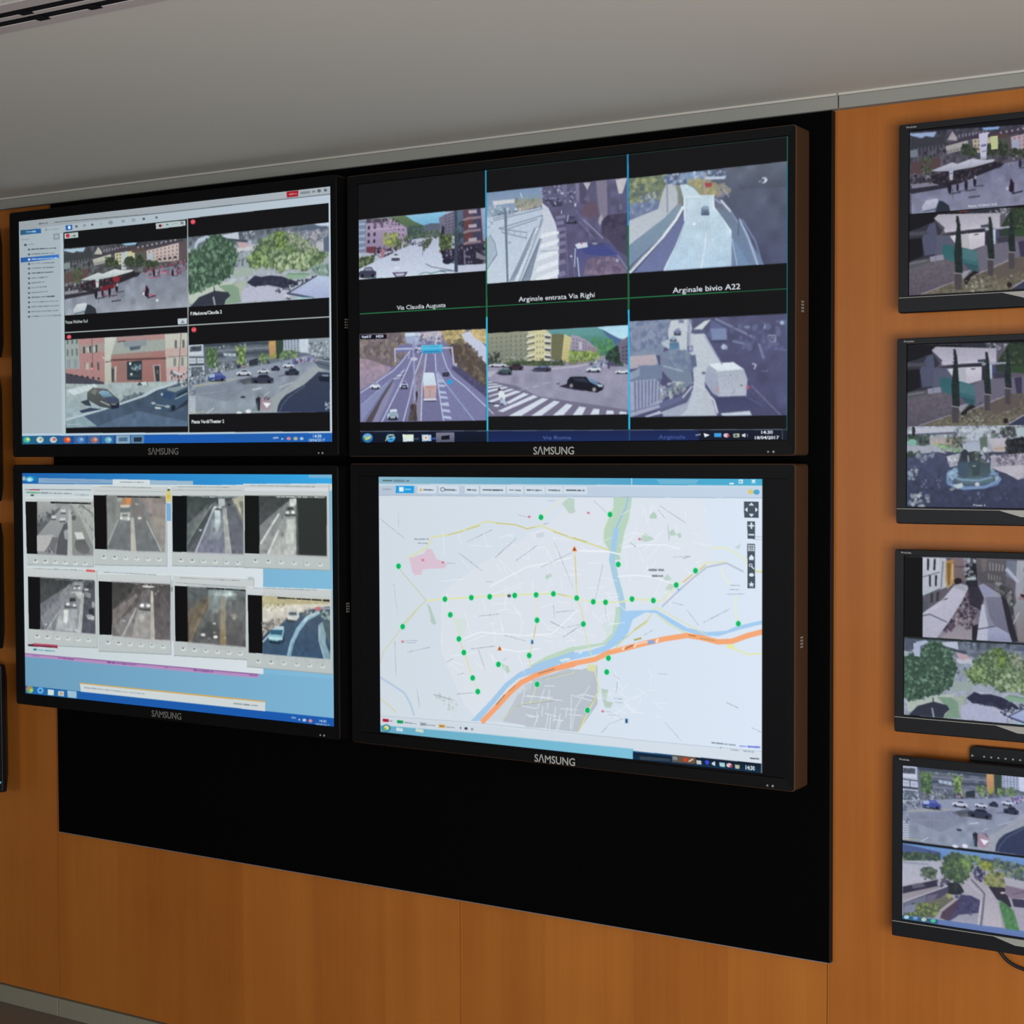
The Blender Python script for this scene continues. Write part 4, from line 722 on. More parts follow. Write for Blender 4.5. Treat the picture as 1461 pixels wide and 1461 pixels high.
    c.p('380,320 405,222 562,212 600,340 690,336 832,580 722,625 702,760 795,1030 480,1036 600,760 582,520 480,480 390,460', ('c2ccd4', 'b8c4d2')); c.p('590,302 690,228 746,214 670,300', 'ccd6d8'); c.p('580,300 704,300 690,336 575,335', '545c80'); c.l('560,220 555,440', 9, '7480a4'); c.l('545,320 545,480', 6, '5c6888'); c.p('540,215 585,215 575,440 545,440', '98a4bc', .5)
    c.p('320,410 390,380 390,470 340,440', 'b4c0cc'); c.car(428, 285, 64, 62, '6c7c9c', '8c9cb8'); c.p('392,410 472,408 478,470 392,475', ('4c7498', '5c88a8')); c.car(392, 355, 64, 45, '8ca4c0', 'a8bccc'); c.p('470,222 515,222 515,245 470,245', '6c7c9c'); c.p('548,440 592,436 590,492 550,490', '6c7498'); c.e(572, 462, 12, 18, 'a4b0cc')
    c.p('310,500 400,470 480,480 560,490 612,560 620,615 575,640 590,760 520,800 400,730 320,640', '74849e'); c.bl('390,480 560,490 590,640 420,640', 40, 26, ['8090a8', '68789a', '7c8ca4'], 4); c.p('565,520 612,515 625,610 585,625', '5c6888')
    c.p('55,525 180,470 270,490 300,600 55,640', '8090ac'); c.p('55,530 272,512 282,602 55,638', ('b8acb4', 'b0a4b0')); c.l('270,515 290,590', 12, 'a4b0c4'); c.p('135,606 330,600 330,722 70,738', '7080a0'); c.p('55,665 140,630 140,690 55,738', '8c9cb8'); c.l('340,610 505,655', 9, 'a4b4cc')
    c.p('55,742 285,720 335,790 335,960 60,1046', ('a2aac4', '9ca4c0'))
    for k in range(8): c.p([(92 + k * 30, 745 - k * 3), (108 + k * 30, 743 - k * 3), (112 + k * 28, 1000 - k * 14), (98 + k * 28, 1005 - k * 14)], '6c769c')
    c.l('65,1000 290,940 420,880', 8, '6a7498'); c.bl('300,780 400,760 400,880 310,890', 40, 14, ['c8d0dc', '707c9c', '9ca8b8', '8c9890'], 5); c.bl('380,760 520,745 540,850 400,880', 50, 16, ['98a89c', 'b8c4c4', '788c98', '6c7c94'], 6); c.l('370,770 430,745 500,760', 6, 'd0d8e0')
    c.p('300,930 520,850 580,770 595,800 560,880 330,1000', '606890'); c.p('180,1038 330,985 500,915 520,930 340,1010 200,1046', 'bcc4dc'); c.l('300,1000 390,965 500,915', 16, 'c8ccd8'); c.l('505,880 580,785', 12, 'c4ccdc'); c.p('330,1010 540,920 575,860 540,980 480,1036 340,1040', 'a0aac0'); c.p('300,985 500,900 560,820 580,850 540,920 320,1005', '565c80')
    c.l('590,750 680,790', 6, 'dcd8d4'); c.bl('585,740 610,820', 4, 10, ['a09888'], 7)
    c.p('690,730 700,650 722,592 735,585 935,577 1022,636 1052,720 1042,862 808,872 770,850 700,790', ('b4bccb', 'a4aec2')); c.p('720,592 930,577 1022,636 800,656', ('e2eef4', 'd4e2ec')); c.p('700,650 722,600 800,656 812,870 775,850 690,745', ('a4aec2', '96a2bc')); c.p('812,660 1020,640 1048,722 1040,860 815,868', ('a8b2c2', 'b4bccc')); c.p('690,745 770,860 775,905 695,790', '4c5278'); c.l('905,690 910,690', 8, '5c6478'); c.e(1002, 774, 8, 7, '4c5468'); c.p('785,790 803,785 806,830 790,835', 'c49098'); c.e(1056, 790, 16, 13, 'c05468'); c.e(682, 670, 16, 11, '586080'); c.p('905,850 950,800 945,845', '8c98ac', .6)
    c.p('765,880 1040,866 1170,955 1080,1000 830,1012', ('3f4268', '464a70')); c.p('825,1012 1072,990 1088,1028 838,1032', 'c4d2e0'); c.l('720,850 770,900 800,1010', 14, 'd4dce4'); c.p('700,800 770,900 790,1028 700,1030 640,900', 'b8c0cc', .6)
    c.l('782,210 1135,380 1190,545', 17, '7880a4'); c.l('690,360 840,600', 6, '8490b0'); c.p('700,345 735,300 745,220 880,290 880,390 760,400', '6470a0', .6); c.p('740,292 870,290 880,386 755,394', '7888b0'); c.l('760,400 870,400', 16, '3c4064'); c.l('930,400 1080,430', 20, '70789c'); c.e(1050, 280, 26, 14, '7c84a8'); c.p('825,450 850,420 885,440 880,470 840,470', '98a4c4'); c.e(850, 445, 16, 20, 'b0bcd4')
    c.l('1085,775 1330,1025', 7, '7c7ca4'); c.l('1040,870 1180,950', 6, '5c608c'); c.l('1210,450 1380,475', 18, '5e6490'); c.l('1200,300 1200,250 1190,290', 18, '98a0c4'); c.e(1345, 242, 20, 18, 'a0b8dc'); c.l('1228,350 1290,350 1290,400 1228,400 1228,350', 9, 'a0a8c8'); c.l('1240,380 1265,365 1280,385', 6, 'a0a8c8'); c.l('1095,590 1125,600 1110,635', 11, 'b4bcd4'); c.l('1170,655 1225,652', 6, '7c80a4'); c.bl('900,280 1395,200 1395,480 1000,460', 40, 26, ['5c6088', '484a70', '666c94'], 9)
    c.soft('55,163 1395,163 1395,1048 55,1048', 1.9, .12, .95); c.p('55,60 1395,0 1395,163 60,230', '0c0c0e'); c.p('60,1048 1395,1028 1400,1140 60,1160', '0e0e10')
    # dividing lines, task bar
    c.fr(480, 150, .49281); c.p('60,945 1320,937 1320,1000 60,1000', ('141c30', '0f1626')); c.p('440,942 1050,940 1050,975 440,978', ('18244c', '1a2a5c')); c.l('70,946 1308,938', 2, '5c6478')
    c.l('432,188 1308,92', 1.6, '1f4a3a'); c.l('68,605 1308,532', 2, '2a8a54')
    for x0, x1, segs in ((433, 440, ((188, 385, '2c94b8'), (385, 615, '1f6a48'), (615, 945, '34bcdc'), (945, 975, '1c6078'))), (845, 850, ((142, 350, '2a8cc0'), (350, 594, '1f6844'), (594, 940, '2cb4e4'), (940, 972, '1c4a68')))):
        for y0, y1, col in segs: c.l([(x0 + (x1 - x0) * (y0 - 150) / 820, y0), (x0 + (x1 - x0) * (y1 - 150) / 820, y1)], 5, col)
    c.l('1306,92 1306,180', 3, '1c6a5c'); c.l('1306,180 1305,940', 4, '1c6c80')
    c.fr(500, 430, .15742); c.e(160, 1242, 48, 44, '2c6ca8'); c.e(160, 1230, 40, 24, '8cc0dc', .7); c.e(152, 1248, 18, 16, 'a8c868'); c.e(172, 1240, 14, 12, 'd8c868'); c.e(368, 1242, 42, 38, '3c98d4'); c.e(370, 1240, 20, 16, '0f1830'); c.l('335,1248 410,1236', 12, '70c0e8'); c.l('322,1270 345,1225 400,1212', 9, 'd0a850')
    c.p('478,1210 578,1210 578,1272 482,1276', ('e4ecd8', 'c4d8d0')); c.p('515,1245 560,1242 560,1270 515,1272', 'd8e8e8'); c.l('585,1250 625,1248', 18, '34405c'); c.p('652,1212 738,1212 740,1268 656,1272', 'a8c4e4'); c.e(690, 1240, 24, 20, 'e8e4d4'); c.e(690, 1240, 12, 11, 'd09050'); c.l('740,1248 780,1246', 18, '34508c'); c.p('782,1192 948,1190 950,1278 784,1282', ('7c7c90', '54586c')); c.p('830,1225 905,1215 905,1255 832,1258', '16181e')
    c.fr(480, 150, .49281); c.t('Via Roma', 640, 968, 9, '5c78b8', w=90, c=True, bold=.01, a=.8); c.t('Arginale', 972, 966, 10, '4c68a8', w=78, c=True, bold=.01, a=.8)
    c.fr(890, 420, .1677); c.sq(615, 1198, 655, 1190, 22, '98a0a8'); c.p('682,1180 735,1195 690,1215', 'e4ecf4'); c.p('770,1180 830,1178 830,1212 772,1214', '3c9ce0'); c.e(872, 1198, 24, 18, 'd8c0cc'); c.e(890, 1200, 12, 10, 'c04860'); c.p('930,1185 985,1182 982,1214 935,1216', 'b4bca0'); c.e(955, 1200, 14, 10, '4c6058'); c.p('1005,1192 1035,1180 1035,1214 1005,1206', 'd0d8e0'); c.l('1048,1185 1052,1208', 5, 'a0a8b4'); c.t('14:30', 1168, 1184, 22, 'f0f4f8', w=92, bold=.03); c.t('18/04/2017', 1115, 1230, 22, 'f0f4f8', w=192, bold=.03); c.l('1345,1232 1345,1150 1385,1145', 6, '4c5450'); c.l('1345,1235 1388,1235', 5, '4c5c60')
    return c

# ================================================================== lower left display: eight traffic windows over a web page
TVQ3 = [(31.5, 675.2), (474, 678.3), (476.7, 1036), (37.6, 988.4)]
def picture_three():
    c = Picture(800, 450, TVQ3, bg='78aecc')
    W = lambda: c.fr(0, 640, .34223)
    L = lambda: c.fr(25, 670, .15743)
    M = lambda: c.fr(240, 670, .1677)
    N = lambda: c.fr(25, 800, .15743)
    O = lambda: c.fr(240, 800, .1677)
    W(); c.p('85,90 1400,100 1400,1170 85,1170', ('74a4c0', '80b8d8', 1)); c.p('85,860 1400,960 1400,1170 85,1170', ('6c9cba', '7cb2d2', 1))
    c.p('85,98 1395,108 1395,160 85,152', ('1c62ac', '38a6e2', 1)); c.p('1285,112 1395,112 1395,128 1285,126', '8cb4cc', .7); c.p('160,124 470,131 470,148 160,146', '84a6c6'); c.p('470,130 625,133 625,154 470,152', 'd2dcdf'); c.p('625,134 805,138 805,154 625,154', '9ab8cc'); c.sq(500, 142, 600, 143, 6, '8c98a0'); c.sq(190, 134, 420, 139, 5, '708cac', .7)
    L(); c.e(120, 84, 60, 28, '1c7ab4'); c.e(110, 92, 34, 22, '6cc4dc'); c.e(110, 94, 18, 12, 'b8e4ec'); c.e(58, 84, 16, 20, '9cb0c0')
    W(); c.p('92,148 1372,160 1372,178 92,172', ('c4cfd2', 'd2dcdc', 1)); c.p('92,150 1095,160 1098,940 104,852', ('c2ced2', 'd6dfe4', 1)); c.p('1362,150 1386,150 1386,180 1364,180', 'c8d4d4')
    c.l('104,172 380,174', 3, '7c8a90'); c.l('122,173 165,174', 4, 'a03040'); c.l('110,184 165,186', 6, '58a078', .8); c.sq(170, 186, 300, 190, 8, '76868e'); c.sq(310, 194, 370, 196, 7, '98a6ac'); c.e(135, 196, 8, 4, '4c5a54'); c.p('104,205 388,207 388,221 106,219', 'bcc6c8')
    def win(o, bar, ti):
        c.p(o, ('c6cccc', 'b8c0c0')); q = c.pts(o); c.l([q[3], q[2]], 3, '9aa4a6'); c.l([q[1], q[2]], 3, 'a2acae'); c.l([q[0], q[1]], 2.5, 'dce4e4')
        c.sq(q[0][0] + 28, ti[0], q[1][0] - 60, ti[1], 6, '8a9699', .8, int(ti[0]))
        for k in range(6):
            u = (k + .6) / 6.3; x = bar[0] + (bar[2] - bar[0]) * u; y = bar[1] + (bar[3] - bar[1]) * u
            c.e(x + 6, y + 8, 11, 7, 'd0d6d6'); c.e(x + 4, y + 3, 5.5, 3.4, '5c686c' if k < 2 else '8a9699', .75)
        for u in (.36, .7): c.l([(bar[0] + (bar[2] - bar[0]) * u, bar[1] - 14 + (bar[3] - bar[1]) * u), (bar[0] + (bar[2] - bar[0]) * u + 1, bar[1] + 18 + (bar[3] - bar[1]) * u)], 2, 'a8b0b2')
    # window: daylight carriageway
    W(); win('104,205 390,207 392,494 116,484', (120, 462, 380, 476), (-999, -999))
    L(); c.p('72,292 190,293 190,768 86,764', '101012'); c.p('178,293 686,296 684,782 182,768', ('8c9090', 'a2a6a4')); c.p('178,293 330,296 360,350 180,520', ('a4a8a6', '7c8082')); c.p('178,470 390,345 430,380 330,490 180,600', '5c6064'); c.bl('190,420 380,350 390,400 200,520', 30, 16, ['74787c', '484c50', '90949a'], 2); c.p('440,300 690,300 690,700 500,330', 'a8aca8'); c.bl('530,330 690,320 690,640', 60, 15, ['989c98', 'b4b8b4', '84888a'], 3); c.l('570,325 680,400', 10, '6c7072'); c.p('182,600 410,330 470,330 480,360 460,780 182,770', ('9ca0a0', '888c90')); c.p('420,500 450,480 460,560 452,780 350,770 370,620', '54565c'); c.p('462,370 490,370 498,782 455,780', 'b4bab6'); c.p('495,420 560,420 690,700 686,782 500,780', ('8e928e', '848886'))
    for x, y, w in ((330, 440, 40), (415, 385, 44), (410, 460, 52)): c.p([(x - w / 2, y - 22), (x + w / 2, y - 24), (x + w * .6, y + 16), (x - w * .6, y + 16)], 'b8bcbe'); c.l([(x - w * .5, y + 14), (x + w * .5, y + 14)], 12, '4c5054'); c.l([(x - w * .3, y - 6), (x + w * .35, y - 6)], 8, 'e4e8e8')
    c.p('178,598 318,594 350,610 290,690 250,742 180,742', 'b4b4b4'); c.p('320,610 380,620 350,690 340,760 250,745 290,680', '6c6e72'); c.bl('250,720 360,715 370,765 250,760', 12, 14, ['ccd0d4', '50545a', '9a9ea2'], 4); c.p('420,560 460,540 455,640 430,630', '9ca0a2')
    c.p('515,568 590,572 612,632 540,636', 'd2d4d0'); c.p('530,640 612,635 655,720 650,760 600,772 545,740 520,700', ('5c5e60', '6c6e6e')); c.e(512, 440, 20, 24, '585c5c'); c.e(498, 395, 12, 16, '70747a'); c.soft('180,290 690,290 690,785 180,785', 2.0, .1, .95); c.l('300,300 665,312', 14, '484e50', .8); c.sq(305, 302, 660, 310, 18, '1c2022', 1, 2)
    # tunnel with vans
    W(); win('388,156 694,160 698,492 396,486', (402, 446, 690, 460), (160, 166)); c.l('400,178 690,182', 2, 'a4b0b4')
    L(); c.p('690,236 820,236 822,726 704,722', '100c0e'); c.p('806,238 1344,244 1340,752 816,726', ('7e8280', '8c8e8c')); c.p('806,238 960,240 900,460 820,700', ('7c827e', '8c928e')); c.p('1080,244 1344,244 1340,600 1200,400', ('8c8480', '9c928c')); c.p('1180,420 1344,470 1340,752 1310,745', ('9a948c', '8e8c88')); c.p('920,440 1020,440 1030,740 822,722', ('787c7e', '6c7276')); c.p('1050,420 1160,440 1305,748 1075,742', ('747678', '6e7478')); c.p('1020,250 1080,250 1160,440 1050,440', '7a7876'); c.p('1026,440 1056,440 1080,742 1030,740', 'b4b4aa'); c.l('915,455 818,680', 12, 'a4aca8'); c.l('1170,470 1305,745', 11, 'b4bab4'); c.nz('806,238 1344,244 1340,752 816,726', .05, 40, 3); c.p('1200,420 1340,460 1340,520', 'a8a08c', .5)
    c.p('930,262 1030,258 1030,330 940,345', 'a48468'); c.p('985,256 1030,256 1025,318 985,320', 'e08848'); c.e(925, 275, 24, 20, 'a0a89c'); c.p('930,325 1025,325 1010,348 935,345', 'd8ccb8'); c.p('930,355 1030,350 1020,390 935,392', '6a7474'); c.p('930,395 1020,390 1022,465 1000,470 930,455', 'b4b8b4'); c.p('950,410 1000,408 1000,430 950,430', '70787c'); c.e(940, 445, 12, 12, 'e4e8e4'); c.e(1008, 450, 12, 12, 'e4e8e4'); c.e(1108, 444, 20, 9, 'e4e8e0'); c.e(1080, 318, 16, 9, 'b0aca8'); c.soft('808,240 1342,240 1342,752 808,752', 2.0, .1, .95); c.l('905,250 1310,258', 14, '606462', .8); c.sq(910, 250, 1300, 256, 18, '24282a', 1, 3)
    c.p('1345,185 1390,185 1395,300 1350,300', 'ccc888'); c.e(1372, 250, 20, 20, 'd8b848'); c.p('1350,310 1390,310 1394,470 1354,470', '7cacd4'); c.e(1370, 190, 14, 10, '505a60')
    # night carriageway one
    W(); win('714,158 1016,156 1018,496 718,490', (722, 460, 1020, 474), (161, 165)); c.l('720,176 1010,178', 2, '98a4a8')
    M(); c.p('34,228 170,228 160,706 40,702', '0c1012'); c.p('160,230 640,236 640,724 158,706', ('3c4848', '5c6270')); c.p('160,230 420,232 360,310 160,420', ('3a4644', '4c5856')); c.p('160,480 360,310 420,270 160,640', ('74807e', '5c6a6a')); c.p('160,640 380,300 410,300 175,700', '46504e', .8); c.p('230,706 390,300 480,280 520,720', ('6c7a7c', '7a809a')); c.p('480,280 560,250 640,460 640,724 530,720', ('5a6068', '6c7080')); c.p('540,250 640,236 640,470', ('a8a488', 'c4c0a8')); c.p('600,280 640,270 640,440', '5c5c54', .6); c.p('385,350 445,350 470,520 440,600 350,600 370,440', 'a4b4b8', .35); c.p('395,350 440,350 445,480 400,560', ('d4e8ea', '94a4ac')); c.p('425,250 480,250 485,310 430,330', 'b8c4c4'); c.e(420, 330, 36, 16, 'a0acac'); c.l('400,342 445,344', 9, '2c3438'); c.e(400, 328, 9, 8, 'f0f8f8'); c.e(440, 328, 9, 8, 'f0f8f8'); c.p('462,330 495,330 540,720 485,718', 'a8aca8'); c.l('492,420 535,715', 6, 'd0d4d0', .6); c.l('390,330 235,704', 15, 'b0c0c8'); c.l('375,300 230,520 165,640', 8, '8a9694', .8); c.l('340,310 160,480', 6, '94a09c', .7); c.p('500,265 530,265 535,310 500,310', '50565c'); c.l('500,305 530,308', 7, '20262c'); c.l('570,300 640,450', 7, '5c5c54'); c.e(275, 520, 12, 7, 'c8d4d8'); c.soft('160,230 640,230 640,722 160,722', 2.2, .3, .95); c.sq(290, 238, 640, 242, 16, 'a8b4b4', .9, 5); c.nz('160,230 640,236 640,724 158,706', .06, 30, 5)
    # night carriageway two
    W(); win('1014,152 1370,152 1376,510 1018,498', (1028, 462, 1366, 482), (157, 163)); c.p('1020,166 1368,168 1368,182 1020,180', 'd4d8dc')
    M(); c.p('648,226 780,228 774,720 652,716', '141616'); c.p('770,228 1346,234 1348,742 776,718', ('2c3430', '2a302e')); c.p('770,228 1040,232 980,330 775,470', ('3c4242', '50565a')); c.p('775,480 1000,290 1060,250 1090,250 1110,732 778,718', ('80868a', '9aa09e')); c.p('775,480 990,300 940,420 780,640', ('7a8084', '848a8c')); c.p('980,400 1085,400 1110,732 860,722', ('8c9494', 'b4bab4')); c.p('1010,430 1070,430 1065,640 1000,640', 'd4dcd4', .9); c.p('1000,420 1080,420 1090,720 960,720', 'c0c8c0', .4); c.p('1030,255 1085,252 1090,310 1030,330', 'ccd4d0'); c.e(1035, 350, 46, 32, '6c7474'); c.p('1015,330 1060,330 1065,345 1010,348', '2c3234'); c.e(1012, 372, 18, 12, 'f0f4f0'); c.e(1060, 370, 16, 12, 'f0f4f0'); c.l('995,395 1085,395', 12, '3c4444'); c.p('1085,300 1100,300 1110,732 1090,730', '50565a'); c.l('940,385 785,635', 16, 'd4dad6'); c.l('938,520 848,722', 16, 'd8dcd8'); c.l('1000,420 960,480', 16, '8c9494'); c.soft('775,230 1346,230 1346,740 775,740', 2.2, .3, .95); c.sq(920, 238, 1330, 244, 16, 'b4bcb8', 1, 6); c.nz('770,228 1110,234 1110,732 776,718', .06, 30, 6)
    # night carriageway three
    W(); win('112,496 406,506 410,830 118,816', (128, 774, 396, 794), (500, 508)); c.p('360,504 398,507 398,517 360,514', 'd06864')
    N(); c.p('98,145 215,150 212,622 108,616', '101014'); c.p('208,152 704,182 712,664 214,622', ('4c5054', '646878')); c.p('208,152 500,172 440,250 212,390', ('3c4040', '4a4e52')); c.p('212,390 480,215 430,330 214,520', ('6c7078', '747884')); c.p('214,520 470,240 520,190 610,190 600,655 250,625', ('84888c', '80848e')); c.p('590,200 704,190 712,664 585,650', ('50545c', '545868')); c.p('390,440 550,440 545,640 345,630', ('9ca4a8', 'b0b6bc')); c.p('425,445 470,440 455,560 420,560', 'dce0dc'); c.p('495,280 590,285 580,350 490,330', 'bcc4c0'); c.p('470,310 520,290 545,330 540,400 440,400', '84888a'); c.p('480,340 525,335 535,370 475,372', '34383c'); c.e(460, 394, 17, 12, 'e8ecec'); c.e(520, 405, 16, 11, 'dce0e0'); c.l('430,418 540,425', 14, '5a5e64'); c.p('520,210 600,205 600,260 510,255', '949c9c'); c.e(545, 232, 24, 10, '50545a'); c.e(520, 250, 12, 8, 'e8ecec'); c.e(565, 248, 12, 8, 'e8ecec'); c.p('580,300 610,290 585,655 545,650', 'acb2b0')
    c.p('620,240 660,200 690,240 640,275', '40444a'); c.e(628, 262, 22, 10, 'c8d0d0'); c.p('615,280 670,300 665,340 620,330', '8c9094'); c.p('650,440 690,430 700,500 650,490', '2c3036'); c.p('630,490 700,500 700,540 640,530', 'b0b6b8'); c.e(655, 500, 30, 14, '9a9ea2'); c.e(690, 400, 14, 30, '9a9ea4'); c.l('480,215 395,310', 9, '9ca0a4'); c.l('415,410 275,622', 11, 'a8acb4'); c.e(262, 576, 14, 7, 'd0d4d8'); c.l('440,300 220,510', 5, '8a8e94', .8); c.soft('210,155 708,155 708,660 210,660', 2.0, .3, .95); c.sq(335, 168, 690, 185, 17, '1c2024', 1, 7); c.sq(340, 170, 680, 186, 9, 'b4bcc0', .8, 8); c.nz('208,152 704,182 712,664 214,622', .06, 30, 7)
    # night carriageway four
    W(); win('408,522 712,528 715,858 414,844', (420, 800, 708, 822), (516, 528)); 
    N(); c.p('738,186 870,194 858,672 748,668', '0e0e10'); c.p('860,194 1388,216 1388,720 862,680', ('54504e', '706a6c')); c.p('860,194 1080,205 1000,330 865,440', ('3c3e3c', '4a4a48')); c.p('865,450 1000,360 1080,300 1090,330 870,600', ('847a78', '766e6c')); c.p('870,600 1090,400 1130,280 1200,250 1250,715 950,688', ('6c686a', '8c8888')); c.p('1220,280 1388,260 1388,720 1240,712', ('544e50', '6c6466')); c.p('1090,440 1215,455 1210,705 1040,690', ('9a9894', 'a09c98')); c.p('1120,470 1160,470 1150,560 1110,560', 'c4c8bc', .6); c.p('1100,330 1200,330 1215,450 1100,440', '5c5a5c', .7); c.e(1132, 406, 20, 15, 'ffffff'); c.e(1188, 408, 20, 15, 'ffffff'); c.e(1160, 408, 60, 28, 'e0e0d8', .25); c.l('1110,440 1215,450', 15, '44484a'); c.e(1130, 468, 16, 7, 'a0a49c'); c.p('1210,270 1232,280 1250,715 1208,710', 'b4b2a4'); c.e(1190, 234, 60, 12, 'e8ece4', .9); c.l('1080,430 958,685', 16, 'b8b0ae'); c.e(970, 545, 14, 8, 'c8c4c0'); c.bl('1230,280 1310,280 1310,310 1240,310', 6, 9, ['a09a98', '7c7678'], 9); c.l('1310,300 1385,440', 8, '6c6668'); c.soft('862,196 1386,196 1386,716 862,716', 2.2, .3, .95); c.sq(990, 205, 1340, 235, 16, '201e20', 1, 9); c.sq(1000, 207, 1335, 232, 8, 'b0acac', .8, 10); c.nz('860,194 1388,216 1388,720 862,680', .06, 34, 8)
    c.p('1390,180 1420,180 1424,730 1392,720', 'b8c2c4'); c.e(1400, 260, 12, 26, '8c9898')
    # misty tunnel
    W(); win('722,528 1060,545 1032,880 727,862', (732, 826, 1030, 852), (540, 552)); c.l('735,560 1030,580', 2, '8c989c'); c.e(1045, 544, 14, 8, 'b4bec2')
    O(); c.p('56,214 175,222 172,690 64,684', '0e0e10'); c.p('164,222 660,248 660,735 172,692', ('6c7474', '5e5e5e')); c.p('164,222 400,235 290,360 170,430', ('586266', '5c5c58')); c.p('170,430 340,300 400,300 180,690', ('6c6458', '6c6250')); c.p('340,250 560,250 600,400 340,420', ('a4bcbc', '788484'), .6); c.e(480, 285, 90, 22, 'd0e4e0', .5); c.e(545, 290, 45, 16, 'd8ece8', .5); c.e(480, 300, 22, 16, 'e0f4f0', .8); c.p('450,300 490,300 492,718 440,712', ('98988c', '94805c')); c.p('500,330 660,340 660,735 495,718', ('6c7070', '5c5a5c')); c.l('330,350 190,690', 12, '8c7c5c', .8); c.l('300,360 180,560', 8, '7c6c50', .8); c.l('175,260 260,310', 5, '3c4448'); c.p('380,400 440,400 445,450 375,450', '7c8480'); c.e(408, 425, 26, 12, '94a098', .7); c.p('330,520 420,520 440,680 260,660', '464848', .6); c.e(395, 535, 16, 7, 'd8dcdc'); c.e(298, 630, 20, 11, 'f8f8f8'); c.e(404, 648, 20, 11, 'f8f8f8'); c.e(395, 612, 16, 6, '98a09c'); c.e(350, 662, 16, 6, '90a0a4'); c.bl('520,460 600,460 600,500 520,500', 10, 12, ['a8a090', '8c8880'], 10); c.e(485, 655, 10, 9, 'd0c088'); c.soft('168,224 656,224 656,732 168,732', 2.6, .1, .95); c.sq(330, 236, 655, 256, 18, '202426', 1, 11); c.nz('164,222 660,248 660,735 172,692', .07, 34, 9)
    # bend by day
    W(); win('1028,578 1382,590 1386,940 1030,908', (1040, 878, 1376, 904), (582, 592)); c.p('1030,580 1095,582 1095,612 1032,610', 'ccd4dc', .6)
    O(); c.p('676,292 810,300 802,788 686,782', '0f0e10'); c.p('798,302 1374,330 1376,838 804,790', ('3e5670', '34506e')); c.p('798,302 1374,330 1374,380 1200,420 1060,470 900,520 800,600', ('c4b898', 'ccc4b0')); c.p('798,302 930,305 1000,330 1374,345 1374,360 1100,370 960,370 800,400', 'b8ae84'); c.p('800,400 1000,380 1374,370 1374,390 1150,420 900,510 800,520', ('d8d4c4', 'ccc8bc')); c.bl('820,380 980,370 980,430 830,430', 26, 13, ['a89c78', 'e4dccc', '8c845c'], 11); c.p('800,520 950,500 1010,490 940,560 850,600 805,650', 'b0a69c'); c.bl('800,510 1000,500 900,570 805,640', 40, 15, ['8c8880', '6c6c6c', 'c8beb0', '5c6060'], 12)
    c.p('1050,470 1130,440 1290,420 1374,440 1374,838 1040,810 804,790 810,690 960,560', ('46586c', '34506e')); c.l('1275,440 1180,490 1100,590 1050,700 1025,808', 34, '8cb4c8'); c.l('1290,436 1200,470 1150,520', 10, 'c8d8dc'); c.l('1060,690 1032,806', 4, '4c6c80'); c.p('1275,550 1310,520 1345,560 1335,700 1374,800 1374,838 1320,834 1275,680', ('8cacb8', '7ca0b0')); c.l('1280,570 1280,680 1325,834', 6, 'b0c8d0'); c.p('1310,520 1374,500 1374,720 1340,640', '50646c'); c.p('1285,430 1374,430 1374,490 1290,480', '5c7478'); c.bl('1290,430 1374,430 1374,500 1300,490', 16, 13, ['8ca0a0', '34484c', 'a8b4b0'], 13)
    c.p('1010,470 1020,425 1105,420 1115,480 1085,515 1015,510', 'c8ccc8'); c.p('1025,440 1090,440 1092,465 1025,465', '5c6468'); c.p('1010,500 1085,510 1070,530 1010,520', '3c4444'); c.p('1130,460 1160,425 1230,410 1240,440 1150,480', '606c70'); c.bl('1130,410 1260,400 1250,450 1140,470', 16, 12, ['3c484c', '98a4a4', 'b8bcb8'], 14); c.e(1270, 412, 30, 18, 'c07078'); c.l('1300,410 1374,408', 14, '9ca0a0')
    c.p('850,640 890,580 905,558 985,562 985,600 970,660 920,690 860,680', '8cc0d0'); c.p('880,590 975,590 965,635 868,625', '2c5c78'); c.p('905,556 980,558 978,584 895,582', 'c4d4dc'); c.l('855,655 970,668', 14, 'bce0e4'); c.p('855,675 960,690 985,650 985,690 940,712 860,700', '1c3044'); c.l('860,630 805,690', 10, 'c8dce0'); c.soft('802,304 1372,304 1372,836 802,836', 1.7, .1, .95); c.sq(930, 318, 1368, 342, 19, '1c2022', 1, 15); c.nz('798,302 1374,330 1376,838 804,790', .04, 30, 10)
    # page foot, pop-up, task bar
    N(); c.p('100,756 150,750 368,765 370,790 105,772', ('8c3c50', '6c2c44')); c.p('100,758 150,762 150,776 104,772', '2c2c34'); c.l('155,752 365,766', 12, 'b85468'); c.l('360,772 368,790', 10, 'b02838'); c.e(165, 802, 18, 10, '3c7c88'); c.sq(190, 806, 345, 817, 18, '58a0ac', 1, 3)
    W(); c.p('107,851 1078,938 1078,956 109,866', ('a884b4', 'b890c0')); c.l('107,853 1078,940', 3, '8c5c98')
    for x0, x1 in ((140, 165), (245, 310), (450, 570), (690, 700), (810, 890), (1040, 1070)): c.sq(x0, 859 + (x0 - 107) * .09, x1, 859 + (x1 - 107) * .09, 7, '6c4480', .9, x0)
    c.p('90,984 1400,1122 1400,1180 90,1040', ('1c5ca8', '1a58ac', 1)); c.p('90,984 330,1010 330,1050 90,1030', '2468a4')
    c.p('336,974 1106,1052 1106,1092 340,1011', 'ccd4d6'); c.l('336,976 1106,1053', 5, 'c8a860'); c.sq(355, 994, 605, 1021, 8, '909ca2', .9, 1); c.sq(975, 1060, 1075, 1070, 9, '808c94', 1, 2)
